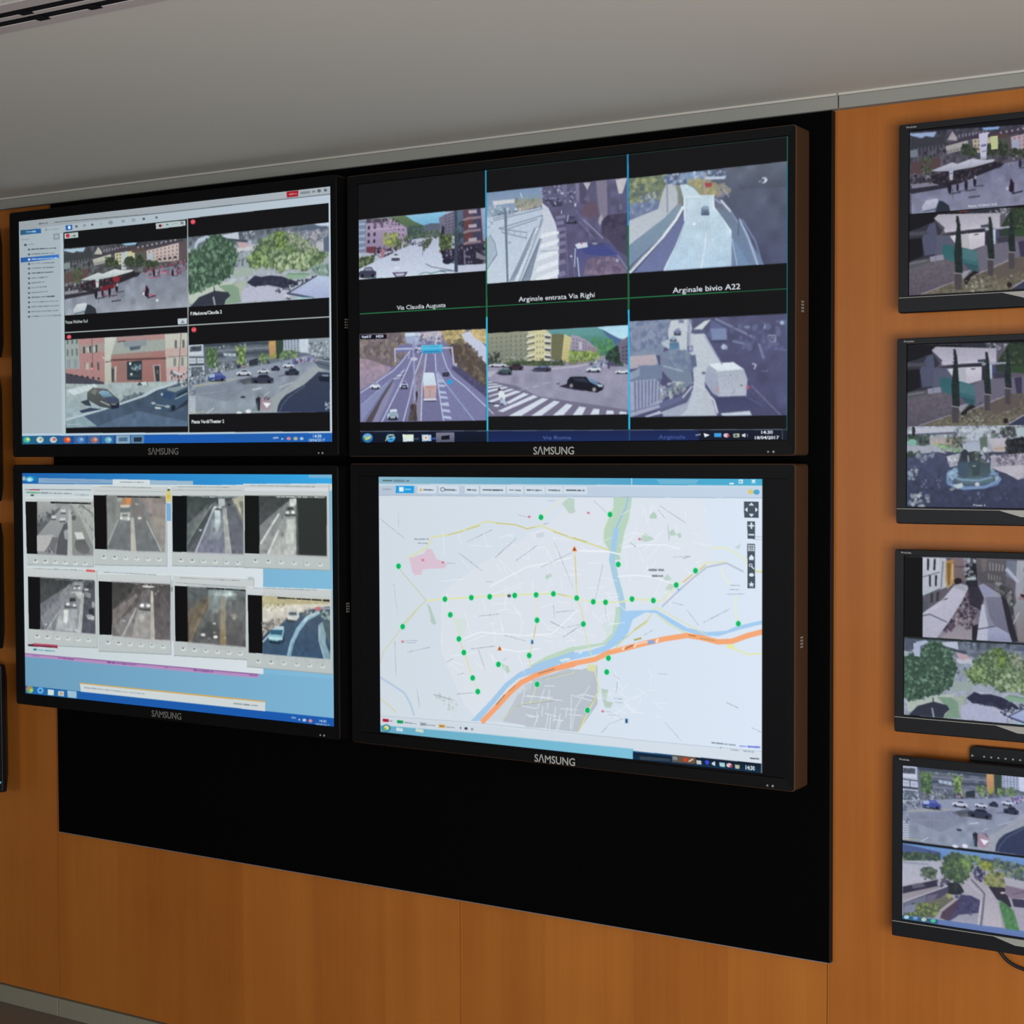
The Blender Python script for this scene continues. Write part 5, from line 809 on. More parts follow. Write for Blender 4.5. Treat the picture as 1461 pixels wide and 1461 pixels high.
    c.e(128, 1002, 15, 16, '6c9c74'); c.e(122, 996, 7, 8, 'c87858'); c.e(134, 1006, 7, 8, 'a4cc60'); c.e(172, 1006, 13, 13, '68b0e4'); c.e(172, 1006, 6, 6, '2868a8'); c.p('203,1002 228,1004 228,1026 203,1024', 'ccdcd8'); c.p('246,1008 270,1010 270,1030 246,1028', 'b8c8d8'); c.e(258, 1019, 7, 7, 'c8a070'); c.p('284,1006 322,1010 322,1038 286,1034', '9cbcd0')
    c.sq(1215, 1118, 1232, 1120, 9, '8cacd0'); c.e(1247, 1127, 4, 3, 'c8d8e8'); c.e(1268, 1129, 8, 6, 'b8c8d8'); c.e(1293, 1132, 8, 7, 'd08890'); c.t('14:30', 1330, 1136, 8, 'ccdcec', w=30); c.t('18/04/2017', 1314, 1149, 7, 'a8bcd8', w=60)
    return c

# ================================================================== lower right display: city road map
TVQ4 = [(539.8, 678.9), (1087.6, 680.2), (1086.7, 1100.5), (543.5, 1044.7)]
def picture_four():
    c = Picture(880, 495, TVQ4, (.0532, .0, .9529, .992), bg='08080a')
    c.quadclip([(539.8, 678.9), (1087.6, 680.2), (1086.7, 1100.5), (543.5, 1044.7)])
    Wd = lambda: c.fr(490, 650, .46543)
    Q = lambda: c.fr(530, 670, .19849)
    R = lambda: c.fr(810, 670, .19849)
    S = lambda: c.fr(530, 870, .19849)
    T = lambda: c.fr(810, 870, .19849)
    Wd(); c.p('100,55 1290,55 1290,975 100,975', ('d0dae3', 'dae6f5', 1))
    # built-up area, slightly greyer
    c.p('300,420 420,330 640,200 700,130 830,125 1100,130 1130,330 1000,440 860,460 800,600 560,660 420,820 370,760 300,600', 'dfe3ea', .55)
    c.p('500,810 560,700 780,640 780,760 720,845 640,838 490,815', 'b8c0cb'); c.p('430,815 560,690 600,700 520,815', 'c8d0d8', .6)
    S(); c.p('950,800 1010,690 1060,600 1180,560 1461,470 1461,830 1350,850 980,810', 'bcc4ce'); T(); c.p('0,420 200,430 190,480 100,620 30,860 -300,840 -250,500', 'bac3cc')
    # green strips
    R(); c.p('330,185 465,190 440,350 410,440 380,600 300,570 255,500 265,420 330,260', 'b8d4c0'); c.p('300,570 375,600 380,640 320,640', 'b4d0c4'); c.p('345,980 390,980 395,1100 330,1230 350,1108', 'b8d8c0')
    T(); c.p('350,0 395,0 385,120 300,240 0,300 0,270 250,230 320,160', 'bcd8c4'); S(); c.p('1461,255 1461,290 1150,415 1140,400 1260,330', 'bcd6c0')
    Q(); c.p('1370,235 1420,190 1461,200 1461,300 1420,305', 'bcd2c4'); c.p('1250,760 1285,738 1300,760 1262,785', 'b8d0c4'); c.p('400,960 425,985 470,1108 440,1108', 'b4cbc0'); c.p('1185,455 1240,440 1245,475 1190,485', 'ccd4e0')
    S(); c.p('420,0 455,60 460,110 430,90', 'b4cbc0'); c.p('940,385 985,400 1000,440 980,455 940,410', 'bcd0c4'); c.p('590,60 690,60 670,180 630,200', 'd0e0dc', .8)
    R(); c.p('585,325 620,290 645,320 640,340 590,340', 'b4cec0'); c.p('530,460 560,450 630,490 560,510 530,500', 'bcd2c6'); c.p('725,440 760,415 780,460 740,465', 'b8d0c4'); c.p('780,450 810,440 820,475 800,480', 'b8d0c4'); c.p('0,200 30,230 60,290 30,310 0,280', 'bcd0c8'); c.p('690,770 720,740 750,780 700,790', 'c0d4cc'); c.p('700,850 740,800 780,820 740,860', 'c4d4cc'); c.p('1200,550 1245,515 1230,560', 'c4d4d0')
    T(); c.p('245,560 295,570 280,650 330,660 310,700 270,695 250,630', 'b8ccc0'); c.p('250,100 310,60 330,110 290,190', 'cce0e0', .7)
    S(); c.bl('450,600 610,640 620,780 560,740', 40, 12, ['c0c8ca', 'b4c4bc', 'd0d8dc'], 4)
    Q(); c.p('270,635 380,600 395,565 435,570 470,640 510,655 545,680 530,705 430,710 370,715 360,755 320,762 295,735', 'd8c2d2'); c.p('320,760 350,755 340,765', 'e8e8f0')
    # water
    R(); c.l('435,190 420,260 385,330 350,410', 12, 'a0c0e8'); c.l('350,420 335,520 320,640 345,760 375,870 395,960 400,1080', 44, 'a8cce0'); c.l('350,420 340,500 330,560', 30, 'a4c8ec')
    T(); c.p('395,0 600,-6 640,-6 720,40 860,120 1000,150 1140,140 1220,105 1400,62 1400,90 1240,130 1080,180 960,175 830,140 740,90 640,16 560,10 470,60 440,150 380,230 260,300 170,325 40,354 -40,372 -40,325 40,303 150,290 270,250 330,180 370,100', 'a4ccf0'); c.p('70,305 110,295 100,310', 'e0f0f8')
    S(); c.p('1461,290 1461,350 1320,400 1180,450 1060,490 980,560 900,660 780,800 718,798 860,650 960,530 1060,450 1200,380', 'a4c8e8'); c.p('1350,355 1420,340 1440,352 1370,372', 'd4e4ec')
    S(); c.l('60,485 150,540 240,600 285,680 310,760', 16, 'b4c8e0')
    # pale streets
    R2 = random.Random(5); Wd()
    for k in range(95):
        x = R2.uniform(300, 820); y = R2.uniform(210, 640); th = R2.choice((.12, 1.45, -.25, .9)) + R2.uniform(-.2, .2); ln = R2.uniform(20, 80)
        c.l([(x, y), (x + ln * math.cos(th), y + ln * math.sin(th))], 1.7, 'f0f4fa', .7)
    for k in range(40):
        x = R2.uniform(860, 1120); y = R2.uniform(140, 430); th = R2.uniform(0, 3); ln = R2.uniform(15, 60)
        c.l([(x, y), (x + ln * math.cos(th), y + ln * math.sin(th))], 1.6, 'f2f6fc', .7)
    for k in range(30):
        x = R2.uniform(540, 740); y = R2.uniform(690, 820); th = R2.choice((1.75, .12)) + R2.uniform(-.2, .2); ln = R2.uniform(25, 90)
        c.l([(x, y), (x + ln * math.cos(th), y + ln * math.sin(th))], 2.8, 'dae3ee', .9)
    for k in range(26):
        x = R2.uniform(820, 960); y = R2.uniform(640, 800); th = R2.uniform(0, 3); ln = R2.uniform(15, 50)
        c.l([(x, y), (x + ln * math.cos(th), y + ln * math.sin(th))], 1.6, 'ecf2fa', .8)
    c.l('370,560 420,540 480,545 560,550 640,545 720,470', 3, 'eef2f8'); c.l('450,400 560,340 700,310', 3, 'eef2f8'); c.l('480,590 540,600 600,590', 3, 'eef2f8'); R(); c.l('60,575 290,580 380,600', 9, 'eef4f8'); c.l('390,550 560,530 700,530 810,560', 7, 'eef2f8'); c.l('360,760 480,750 600,760 760,810', 7, 'eef2f8')
    # yellow main roads
    Y = 'dcdc9c'; Yd = 'c8c070'
    Q(); c.l('270,630 395,560 440,480 560,465 680,425 830,365 900,378 1040,390 1120,418 1220,395 1330,440 1461,490', 9, Y); c.l('550,464 660,438', 6, Yd); c.l('680,428 780,396', 6, Yd); c.l('895,378 1040,390 1120,420 1180,405', 6, Yd); c.l('1310,438 1440,482', 6, Yd)
    c.l('1220,395 1240,310 1330,240 1380,190', 7, 'e4e4bc'); c.l('190,700 340,875 395,940', 8, 'c8ccb4'); c.l('395,940 530,928 720,915 850,905 1030,895 1190,890 1310,884 1461,912', 11, 'e2e2ac'); c.l('1340,888 1440,908', 6, 'ccc48c'); c.l('395,940 330,1000 230,1108', 8, 'ccd0ac'); c.l('1190,890 1190,1100', 8, 'e4e4c0')
    S(); c.l('330,0 230,120 90,300 65,380', 8, 'd0d0ac'); c.l('1190,70 1165,220 1135,330 1150,420', 8, 'dcd8a8'); c.l('1185,110 1170,190', 5, 'ccb878'); c.l('600,20 630,210 668,310 730,490 770,590', 7, 'dfe0c0'); c.l('640,230 665,290', 4, 'ccc890'); c.l('680,330 720,450', 5, 'dcdc9c'); c.l('70,645 130,690 180,740', 8, 'd4d0a0'); c.l('1461,445 1250,495', 7, 'd4d8b4'); c.l('950,790 1040,690 1150,665 1300,645', 8, 'c8ccac'); c.l('1190,530 1170,600 1140,680', 6, 'dce0b8')
    R(); c.l('50,580 62,760 68,915 100,1000 125,1108', 9, 'dcdcac'); c.l('55,620 64,820', 5, 'ccc480'); c.l('0,475 150,520 300,570', 10, 'd8d898'); c.l('40,482 140,512', 6, 'c0bc70'); c.l('0,905 180,945 280,945 380,945 460,922 610,930 680,935', 9, 'e4e4b0'); c.l('260,500 260,420 330,260', 5, 'd8e0b0'); c.l('680,930 780,830 900,740 990,660 1140,650', 9, 'e0e4b8'); c.l('830,800 900,742', 6, 'd0b878'); c.l('950,710 990,675', 6, 'ccc080'); c.l('1030,555 1140,550 1260,620 1320,700 1400,724', 9, 'e4e8b8'); c.l('1350,720 1400,724', 6, 'ccc890'); c.l('610,1000 640,980 1000,1180', 6, 'dce0a8'); c.l('1100,690 1120,760 1180,820', 8, 'e8ecc8'); c.l('1210,900 1205,1000 1225,1100', 9, 'e8ecc0')
    T(); c.l('120,130 150,250 175,330', 8, 'd8e0b8'); c.l('605,20 560,90 440,170 350,260', 9, 'd4d8a0'); c.l('570,70 480,135', 5, 'bcbc70'); c.l('640,20 720,90 830,150 920,180', 8, 'd4dca8'); c.l('1140,250 1200,270 1290,310 1400,300', 10, 'e4e8b0'); c.p('1140,235 1200,240 1195,275 1150,265', 'e4e8a4'); c.l('190,400 210,480 230,570 170,690 80,870', 9, 'dcdca8'); c.l('205,620 160,690', 5, 'c0bc78'); c.l('120,760 85,860', 6, 'c8c480'); c.p('150,385 210,390 205,440 140,430', 'd8dcac'); c.l('270,330 370,290', 6, 'e4d8a0')
    # rail / grey roads
    R(); c.l('680,975 800,860 900,770 1000,690 1140,660 1260,720', 12, 'bcc4d4'); T(); c.l('160,540 60,700 30,860', 9, 'ccd4dc')
    # motorway
    T(); c.l('-40,402 50,380 200,350 300,300 400,275 550,235 700,200 860,175 960,190 1080,220 1180,215 1290,175 1400,145', 34, 'f4a878'); c.l('310,285 480,245', 6, 'f8d0a8', .4); c.l('395,280 410,262', 10, 'fbe4d4'); c.l('480,262 496,236', 10, 'fbe4d4'); c.l('640,225 650,202', 12, 'fbeee4'); c.l('500,238 600,216', 6, 'fbe8d8'); c.l('415,272 470,248', 10, 'b0704c'); c.p('575,215 620,208 630,235 580,240', '8ca8dc'); c.l('870,172 920,180', 8, 'b88448'); c.l('950,195 1060,212', 6, 'b89860'); c.l('480,210 530,196', 12, 'b0ac68')
    S(); c.l('1461,385 1320,420 1180,470 1080,520 1000,590 900,700 800,805', 36, 'f4a474'); c.l('1200,455 1320,420', 6, '98785c'); c.l('960,610 900,680', 7, '98704c'); c.l('1040,540 990,585', 6, 'c88458')
    # names too small to read
    Q()
    for i, (a, b, k) in enumerate((('60,350', '240,492', 7), ('690,515', '870,425', 7), ('890,628', '1045,485', 8), ('1040,650', '1190,540', 7), ('630,595', '800,725', 7), ('1220,695', '1440,590', 7), ('1315,510', '1450,840', 6), ('770,1052', '925,1034', 7), ('310,496', '412,496', 14), ('330,524', '405,528', 13), ('540,668', '605,670', 5), ('1270,215', '1320,215', 6), ('160,820', '190,1040', 5), ('195,300', '195,410', 4), ('825,802', '865,802', 8), ('1310,970', '1320,1060', 6), ('1330,1020', '1461,1005', 7), ('1240,382', '1275,380', 7), ('1060,318', '1120,335', 5))):
        A, B = c.pts(a + ' ' + b); c.sq(*A, *B, k, '8d98a6' if k < 12 else '5c6874', .85, i)
    S()
    for i, (a, b, k) in enumerate((('260,305', '425,268', 8), ('720,280', '890,258', 8), ('770,280', '820,430', 7), ('960,180', '1110,220', 8), ('545,375', '590,350', 7), ('620,605', '740,595', 9), ('1050,688', '1310,650', 8), ('620,465', '670,455', 6), ('240,222', '335,222', 6), ('240,236', '320,238', 6), ('170,230', '180,470', 6), ('1240,492', '1440,445', 7), ('330,570', '350,700', 7), ('450,610', '600,650', 9), ('1290,80', '1390,130', 10), ('1380,190', '1461,140', 8), ('950,360', '980,340', 8))):
        A, B = c.pts(a + ' ' + b); c.sq(*A, *B, k, '8d98a6', .85, i + 30)
    R()
    for i, (a, b, k) in enumerate((('585,712', '690,712', 20), ('610,755', '685,755', 22), ('760,620', '885,610', 8), ('830,628', '885,612', 9), ('665,250', '845,370', 8), ('650,270', '700,340', 8), ('720,380', '730,500', 7), ('190,215', '280,300', 7), ('750,945', '830,965', 8), ('860,1000', '940,1108', 8), ('975,1090', '1165,990', 9), ('1170,820', '1240,822', 9), ('1165,850', '1230,852', 9), ('1140,884', '1270,882', 9), ('255,670', '200,930', 6), ('270,940', '280,1060', 6), ('450,515', '490,545', 10), ('1340,470', '1395,470', 5), ('1340,490', '1395,490', 5))):
        A, B = c.pts(a + ' ' + b); c.sq(*A, *B, k, '98a2b0' if k < 15 else '59646f', .85, i + 60)
    T()
    for i, (a, b, k) in enumerate((('0,120', '100,95', 8), ('0,170', '100,105', 7), ('550,175', '615,135', 9), ('330,460', '375,492', 7), ('360,510', '350,590', 8), ('335,630', '395,635', 8), ('340,658', '400,662', 8), ('1140,655', '1225,695', 14), ('1320,835', '1390,868', 8), ('245,880', '290,830', 8), ('290,820', '400,775', 7), ('270,722', '330,735', 5), ('290,745', '380,758', 5), ('655,450', '715,455', 6), ('700,800', '820,935', 6), ('400,200', '440,180', 8))):
        A, B = c.pts(a + ' ' + b); c.sq(*A, *B, k, '98a4b0', .85, i + 90)
    # markers
    def dot(x, y): c.e(x, y, 24, 26, 'a8ecc4', .55); c.e(x, y, 17, 20, '08b866')
    Q()
    for x, y in ((1220, 335), (195, 692), (530, 929), (720, 917), (852, 910), (1032, 900), (1186, 895), (1310, 887), (569, 1042), (1193, 1078)): dot(x, y)
    R()
    for x, y in ((306, 313), (365, 673), (919, 716), (781, 820), (67, 917), (186, 943), (274, 946), (464, 922), (617, 932), (115, 1104), (1226, 1096)): dot(x, y)
    S()
    for x, y in ((226, 121), (631, 208), (667, 306), (731, 489), (768, 587), (916, 390), (1137, 325), (1194, 532)): dot(x, y)
    T()
    for x, y in ((295, 341), (283, 441), (145, 717)): dot(x, y)
    R(); c.p('780,850 820,845 800,862', '70b8e8'); c.p('32,578 50,540 70,580', 'e07828'); c.e(50, 566, 6, 10, '803c20'); S(); c.p('908,290 924,255 942,290', 'e07c30'); c.e(924, 278, 6, 10, 'a05030'); c.p('1145,210 1172,210 1172,245 1145,245', 'a8cce8'); c.p('1152,215 1164,215 1164,240 1152,240', '345478'); T(); c.p('410,772 442,772 442,812 410,812', 'a8cce8'); c.p('418,778 432,778 432,806 418,806', '2c4468'); Q(); c.e(992, 903, 14, 13, '5c6878')
    for f, x, y in ((Q, 1135, 332), (Q, 515, 664), (Q, 370, 648), (R, 150, 302), (R, 518, 490), (S, 226, 230), (T, 255, 724)): f(); c.e(x, y, 11, 9, 'd87088', .85)
    # window furniture
    Wd(); c.p('100,60 1290,63 1290,86 100,84', ('88b4c8', '3c9cc8', 1)); c.p('885,62 1290,64 1290,86 885,84', ('4ca4cc', '48acd0', 1)); c.l('884,64 884,84', 3, 'c8e4ec'); c.p('960,68 1090,68 1080,82 970,82', '8cc0d8', .5); c.sq(120, 74, 200, 75, 10, '5c6c74'); c.l('1184,80 1196,80', 4, 'e8f4f8'); c.p('1212,68 1224,67 1224,79 1212,80', 'd8ecf4'); c.e(1217, 74, 3, 3, '4898c0'); c.l('1252,68 1262,78', 3, 'e8f4f8'); c.l('1262,68 1252,78', 3, 'e8f4f8')
    c.p('100,85 1290,87 1290,124 100,120', ('b4c4d4', 'c4d4e8', 1)); c.l('100,120 1290,124', 1.5, '9cacbc'); c.p('100,86 1290,88 1290,92 100,90', 'c8d8e4')
    c.p('160,90 216,90 216,113 160,113', '1c9ce0'); c.p('170,94 184,94 184,108 170,108', 'e4f0f8'); c.sq(188, 101, 206, 101, 6, 'c8e8f8'); c.sq(120, 101, 148, 101, 8, '98a8b8')
    for x0, x1 in ((226, 285), (292, 355), (372, 416), (420, 498), (501, 553), (555, 618), (621, 673), (676, 748)): c.p([(x0, 90), (x1, 91), (x1, 114), (x0, 113)], 'd0dce8'); c.sq(x0 + (20 if x0 < 300 else 8), 102, x1 - 9, 103, 7, '4c5864', 1, x0)
    c.p('230,107 237,95 243,107', 'd0b880'); c.e(304, 101, 8, 7, '7c8894'); c.e(304, 101, 5, 4, 'd0dce8'); c.l('418,92 418,114', 2, 'a0b0c0'); c.l('499,92 499,114', 2, 'a0b0c0'); c.l('554,92 554,114', 2, 'a0b0c0'); c.e(1248, 105, 9, 8, 'd8c878'); c.e(1266, 106, 10, 8, '4ca4d0')
    R(); K = '46525f'; Wt = 'dfe8f0'
    c.p('1266,215 1372,217 1372,334 1268,332', K); c.p('1300,243 1320,224 1338,244', Wt); c.p('1302,305 1338,306 1320,328', Wt); c.p('1292,256 1292,292 1272,275', Wt); c.p('1348,257 1348,292 1368,275', Wt)
    c.p('1290,358 1346,360 1346,486 1292,484', K); c.l('1300,390 1338,390', 10, Wt); c.l('1319,370 1319,410', 11, Wt); c.l('1300,455 1338,456', 9, Wt)
    c.p('1290,520 1346,521 1346,842 1292,840', K)
    for k in range(3): c.l([(1298, 535 + k * 16), (1340, 536 + k * 16)], 9, Wt)
    for x in (1312, 1326): c.l([(x, 530), (x, 572)], 3, K)
    c.p('1300,622 1320,598 1342,622 1336,622 1336,638 1304,638 1304,622', Wt); c.e(1314, 675, 13, 13, Wt); c.e(1314, 675, 7, 7, K); c.l('1322,685 1338,702', 7, Wt); c.e(1320, 744, 18, 13, Wt); c.p('1320,790 1326,806 1342,808 1330,818 1334,832 1320,824 1306,832 1310,818 1298,808 1314,806', Wt)
    # legend and task bar
    Wd(); c.p('100,800 300,815 890,870 1290,905 1290,975 100,975', ('ccd6e0', 'd4dfea', 1)); c.l('100,798 420,820 890,868 1290,902', 1.6, 'b0bcc8')
    S()
    for x, y, col in ((106, 798, 'c01838'), (210, 808, '10a058'), (376, 824, '98a4b0'), (510, 837, 'd0a040')):
        c.p([(x - 22, y - 12), (x + 22, y - 10), (x + 22, y + 12), (x - 22, y + 10)], col); c.sq(x - 10, y, x + 12, y + 1, 9, '3c4850', .6)
    c.sq(132, 801, 158, 804, 9, '6c7884'); c.sq(238, 812, 328, 822, 10, '5c6874'); c.sq(405, 829, 462, 835, 9, '7c8894'); c.sq(540, 843, 606, 848, 10, '6c7884'); c.e(645, 849, 6, 9, '7c8894'); c.e(684, 853, 12, 10, '3c4854'); c.e(728, 858, 9, 9, '8c98a4')
    Wd(); c.p('100,826 420,852 890,896 890,940 100,860', ('68aac4', '7cc0da', 1)); c.l('100,826 420,852 890,896', 2, 'a8ccdc'); c.e(133, 837, 14, 12, '3c88a8'); c.e(133, 836, 8, 7, 'e0d880'); c.e(128, 840, 5, 5, '70b070'); c.l('165,840 182,842', 10, 'c8dce4'); c.l('225,842 245,845', 10, 'c8d8c8')
    T(); c.p('472,1008 1390,1092 1390,1170 470,1080', ('0c1828', '10304c')); c.l('472,1012 760,1040', 10, '1c4c78'); c.p('520,1045 740,1062 740,1080 520,1070', '4c5458', .6)
    c.p('750,1035 920,1050 920,1098 752,1086', '585450'); c.p('812,1042 918,1052 918,1098 814,1090', '70503c'); c.l('760,1056 786,1060', 22, '808888'); c.e(846, 1068, 15, 12, 'd83c28'); c.l('872,1080 900,1064', 8, 'e0d8c8'); c.p('925,1070 960,1074 962,1102 928,1100', 'c0c8c8'); c.p('985,1080 1002,1068 1020,1085 1002,1108', '3c48e0'); c.p('1035,1090 1060,1078 1060,1112 1038,1102', 'd8dce0'); c.p('1090,1085 1130,1090 1130,1120 1092,1114', 'a8d0d8'); c.e(1160, 1106, 20, 15, 'd8c0cc'); c.e(1174, 1112, 10, 9, 'c03858'); c.p('1200,1100 1236,1104 1232,1132 1204,1128', 'b4bc9c'); c.t('14:30', 1278, 1134, 24, 'dce8f0', w=62, bold=.04)
    c.sq(1035, 944, 1210, 962, 13, '70808c', 1, 4); c.sq(1235, 968, 1380, 976, 16, '5c6cd8', 1, 5); c.sq(1170, 995, 1225, 1000, 11, '8c98a4'); c.sq(1262, 1003, 1335, 1010, 13, '8894a0'); c.sq(1310, 1054, 1372, 1060, 13, '3c4854', 1, 2); c.e(1100, 980, 7, 6, '98a4b0')
    c.clip = None
    return c

# ================================================================== the column of smaller monitors
def mon_quad(x0, zt, zb, y=0.03, w=.5313):
    return [proj((x0, y, zt)), proj((x0 + w, y, zt)), proj((x0 + w, y, zb)), proj((x0, y, zb))]
def mon_pic(x0, zt, zb): return Picture(480, 270, mon_quad(x0, zt, zb), bg='101014')
def half(c, v0, v1): c.clip = (0, int(c.H * v0), c.W, int(c.H * v1))
def feed_soft(c, v0, v1, r=1.3, d=.08):
    k = c.clip; c.clip = (0, int(c.H * v0), c.W, int(c.H * v1)); c.fr(1261, 100, 1); q = [(1200, -1000), (3000, -1000), (3000, 3000), (1200, 3000)]
    f = c.mp; c.mp = lambda t: np.array([[0., 0.], [c.W, 0.], [c.W, c.H], [0., c.H]]); c.soft(q, r, d, .95); c.mp = f; c.clip = k
def tint(c, v0, v1, mul, add=(0, 0, 0)):
    c.a[int(c.H * v0):int(c.H * v1)] = np.clip(c.a[int(c.H * v0):int(c.H * v1)] * np.array(mul) + np.array(add), 0, 1)
S2 = .13689
def monitor_one(x0, zt, zb):
    c = mon_pic(x0, zt, zb)
    half(c, 0, .505); c.fr(1261, 140, S2, ((1.276, 0, 490 - 250 * 1.276), (.012, 1.26, 755 - 755 * 1.26))); plaza(c, False); tint(c, 0, .505, (.9, .86, .95))
    feed_soft(c, 0, .505); c.fr(1261, 140, S2); c.p('990,372 1110,355 1085,385 1070,610 1010,612', 'b8b8d0'); c.l('1020,500 1066,490', 26, '6c7090'); c.l('1025,560 1066,550', 16, '8088a0'); c.p('1115,400 1190,395 1190,530 1120,540', 'b4bc8c'); c.t('Piazza Walther Sud', 882, 1138, 22, 'c8ccd0', w=308, bold=.02)
    half(c, .505, 1); c.fr(1261, 280, S2); court(c); feed_soft(c, .505, 1); c.fr(1261, 280, S2); c.p('250,176 900,136 1700,76 1700,108 1100,128 900,148 700,160 560,190 250,192', '14141a'); c.l('790,162 880,152', 10, '803c30'); c.clip = None
    return c
def monitor_two(x0, zt, zb):
    c = mon_pic(x0, zt, zb)
    half(c, 0, .505); c.fr(1261, 460, S2, ((.983, 0, 505 - 530 * .983), (.052, 1.0, 300 - 235 - 530 * .052))); court(c); tint(c, 0, .505, (.97, .98, 1.0)); feed_soft(c, 0, .505)
    half(c, .505, 1); c.fr(1261, 590, S2)
    c.p('235,120 1700,110 1700,990 235,990', '3c425c'); c.p('235,130 1700,110 1700,400 235,400', '98a0ac'); c.bl('235,130 1700,110 1700,260 235,260', 150, 22, ['b8c0d0', 'a0a8bc', '4c5460', '6c7888', 'c8d0dc', '5c6c60'], 2); c.p('330,150 760,140 720,190 340,220', 'b8bccc'); c.l('250,225 740,200', 20, '585c70'); c.p('250,225 480,230 480,330 260,260', '4c5a5c'); c.bl('250,220 480,220 480,340 260,340', 60, 20, ['3c4c44', '5c6c60', '2c3834'], 3); c.e(298, 300, 48, 36, '7cb0a4'); c.p('300,135 330,150 325,240 300,235', '22262f')
    c.p('480,250 640,245 640,330 500,340', ('a4a0a8', 'b8a498')); c.p('640,260 740,250 730,340 650,340', 'a8988c'); c.bl('500,320 800,330 800,400 560,390', 60, 18, ['84a878', '6c9464', '9cb888', '56745a'], 4); c.bl('640,240 850,240 850,360 680,350', 70, 20, ['4c5450', '38443e', '6c7068', '8c7c70'], 5); c.p('235,345 540,330 660,420 560,400 300,430 235,420', 'a4a8b8'); c.bl('235,400 400,400 330,480 235,480', 30, 20, ['3c4c40', '2f3c36'], 6)
    c.p('820,160 1070,150 1010,280 880,280', 'b4bccc'); c.bl('780,140 1120,140 1060,270 830,270', 70, 16, ['c8d0dc', '90a0b0', '6c8078', 'a4b4b8'], 7); c.p('820,310 1000,295 1000,385 830,395', ('a0acc8', 'acb8c4')); c.p('1000,250 1080,230 1080,380 1010,380', '5c6c64'); c.p('1085,260 1290,250 1270,400 1150,400', ('b8b8c8', 'b4a8a4')); c.l('1150,365 1260,360', 20, 'b09888'); c.bl('1140,160 1380,140 1380,240 1140,240', 50, 22, ['5c8068', '3c3c44', '545058', '282a32'], 8); c.p('1370,150 1700,140 1700,300 1400,280', 'a8b8c0'); c.p('1270,280 1400,250 1700,240 1700,440 1300,420', '20222a'); c.bl('1260,280 1461,260 1461,420 1270,400', 40, 26, ['2c2e34', '16181f', '3a3c40'], 9)
    c.p('1120,440 1461,410 1700,420 1700,620 1400,690 1300,630 1200,600 1110,560', 'a09cac'); c.bl('1140,430 1461,420 1461,540 1180,540', 60, 20, ['6c647c', '8c889c', 'b4b0bc', '50485c'], 10); c.p('1130,560 1461,530 1461,640 1400,690 1290,630', 'b8b4c0')
    c.p('250,470 540,400 700,460 770,480 700,560 640,620 660,740 900,790 1120,770 1230,660 1290,630 1400,690 1700,600 1700,990 250,990', ('474e6c', '353b56')); c.nz('250,470 540,400 700,460 1290,630 1700,600 1700,990 250,990', .06, 40, 11); c.bl('330,430 560,400 480,480 350,520', 30, 22, ['8c94a8', '5c6480', '4a506c'], 12); c.bl('260,560 360,560 340,700 260,700', 16, 22, ['8c9cac', 'a8b4c0', '5c6c84'], 13); c.bl('280,830 470,830 470,970 270,970', 30, 26, ['98a4b0', 'c0c8cc', '8c9ca4', '4c5670'], 14); c.bl('360,600 660,680 640,780 380,780', 16, 16, ['5c6480', '7c849c'], 15); c.bl('900,820 1440,820 1440,920 900,900', 10, 20, ['50587c', '485070'], 16)
    c.p('655,445 800,410 770,540 690,560', 'b0b4c0'); c.bl('670,440 800,420 780,540 690,550', 20, 20, ['c8ccd4', '8890a0'], 17)
    c.p('655,620 740,560 1120,560 1230,680 1190,740 1060,780 840,795 720,770 655,720', ('88a4c4', '5c7aa8')); c.p('700,640 1180,640 1180,700 1060,745 860,755 720,730', '4c5c70'); c.p('740,660 1160,660 1120,720 860,735 760,700', '54707c'); c.l('690,650 820,690 1000,695 1130,660', 20, '7c98b8'); c.l('670,730 820,778 1050,768 1200,690', 22, '7894bc'); c.p('720,745 820,720 830,760 770,785', 'b8c8d0'); c.e(975, 735, 24, 22, 'c4ccd4'); c.p('660,620 770,560 780,650 700,680', '88a8c8'); c.bl('670,600 790,560 790,660 690,690', 20, 18, ['a8c0d8', '7090b0', '5c7898'], 18); c.bl('1100,560 1210,640 1180,690', 12, 18, ['a0b8cc', '6c88a8'], 19)
    c.p('770,500 1100,500 1120,620 1080,650 830,672 775,640', ('3c4c58', '4a6068')); c.p('780,520 880,510 870,670 790,650', '405468'); c.p('920,530 1010,525 1000,640 930,650', '38484e'); c.p('800,490 810,400 850,370 880,420 900,400 960,390 1010,420 1005,500', '343a42'); c.e(960, 440, 40, 45, '42504c'); c.e(845, 420, 36, 48, '30353f'); c.l('880,440 885,500', 18, '8c9498'); c.bl('930,400 1000,400 990,490 930,490', 16, 14, ['5c6c64', '2c3434', '8c9c98'], 20); c.bl('990,400 1140,380 1110,500 1010,510', 26, 18, ['c4ccd4', 'a0a8b0', '5c6468'], 21); c.e(1055, 370, 26, 24, 'c8ccd8'); c.l('1105,440 1145,400', 16, '3c444a'); c.e(945, 545, 18, 8, '94a4a8'); c.bl('690,780 740,770 730,810 690,800', 6, 16, ['98a4a8', '6c7480'], 22); c.bl('960,820 1020,820 1010,850 970,850', 4, 12, ['707ca0'], 23)
    feed_soft(c, .505, 1); c.fr(1261, 590, S2); c.t('Piazza 5', 935, 962, 20, 'c4ccd4', w=130, bold=.02); c.l('235,128 1700,108', 10, '22343c'); c.clip = None
    return c
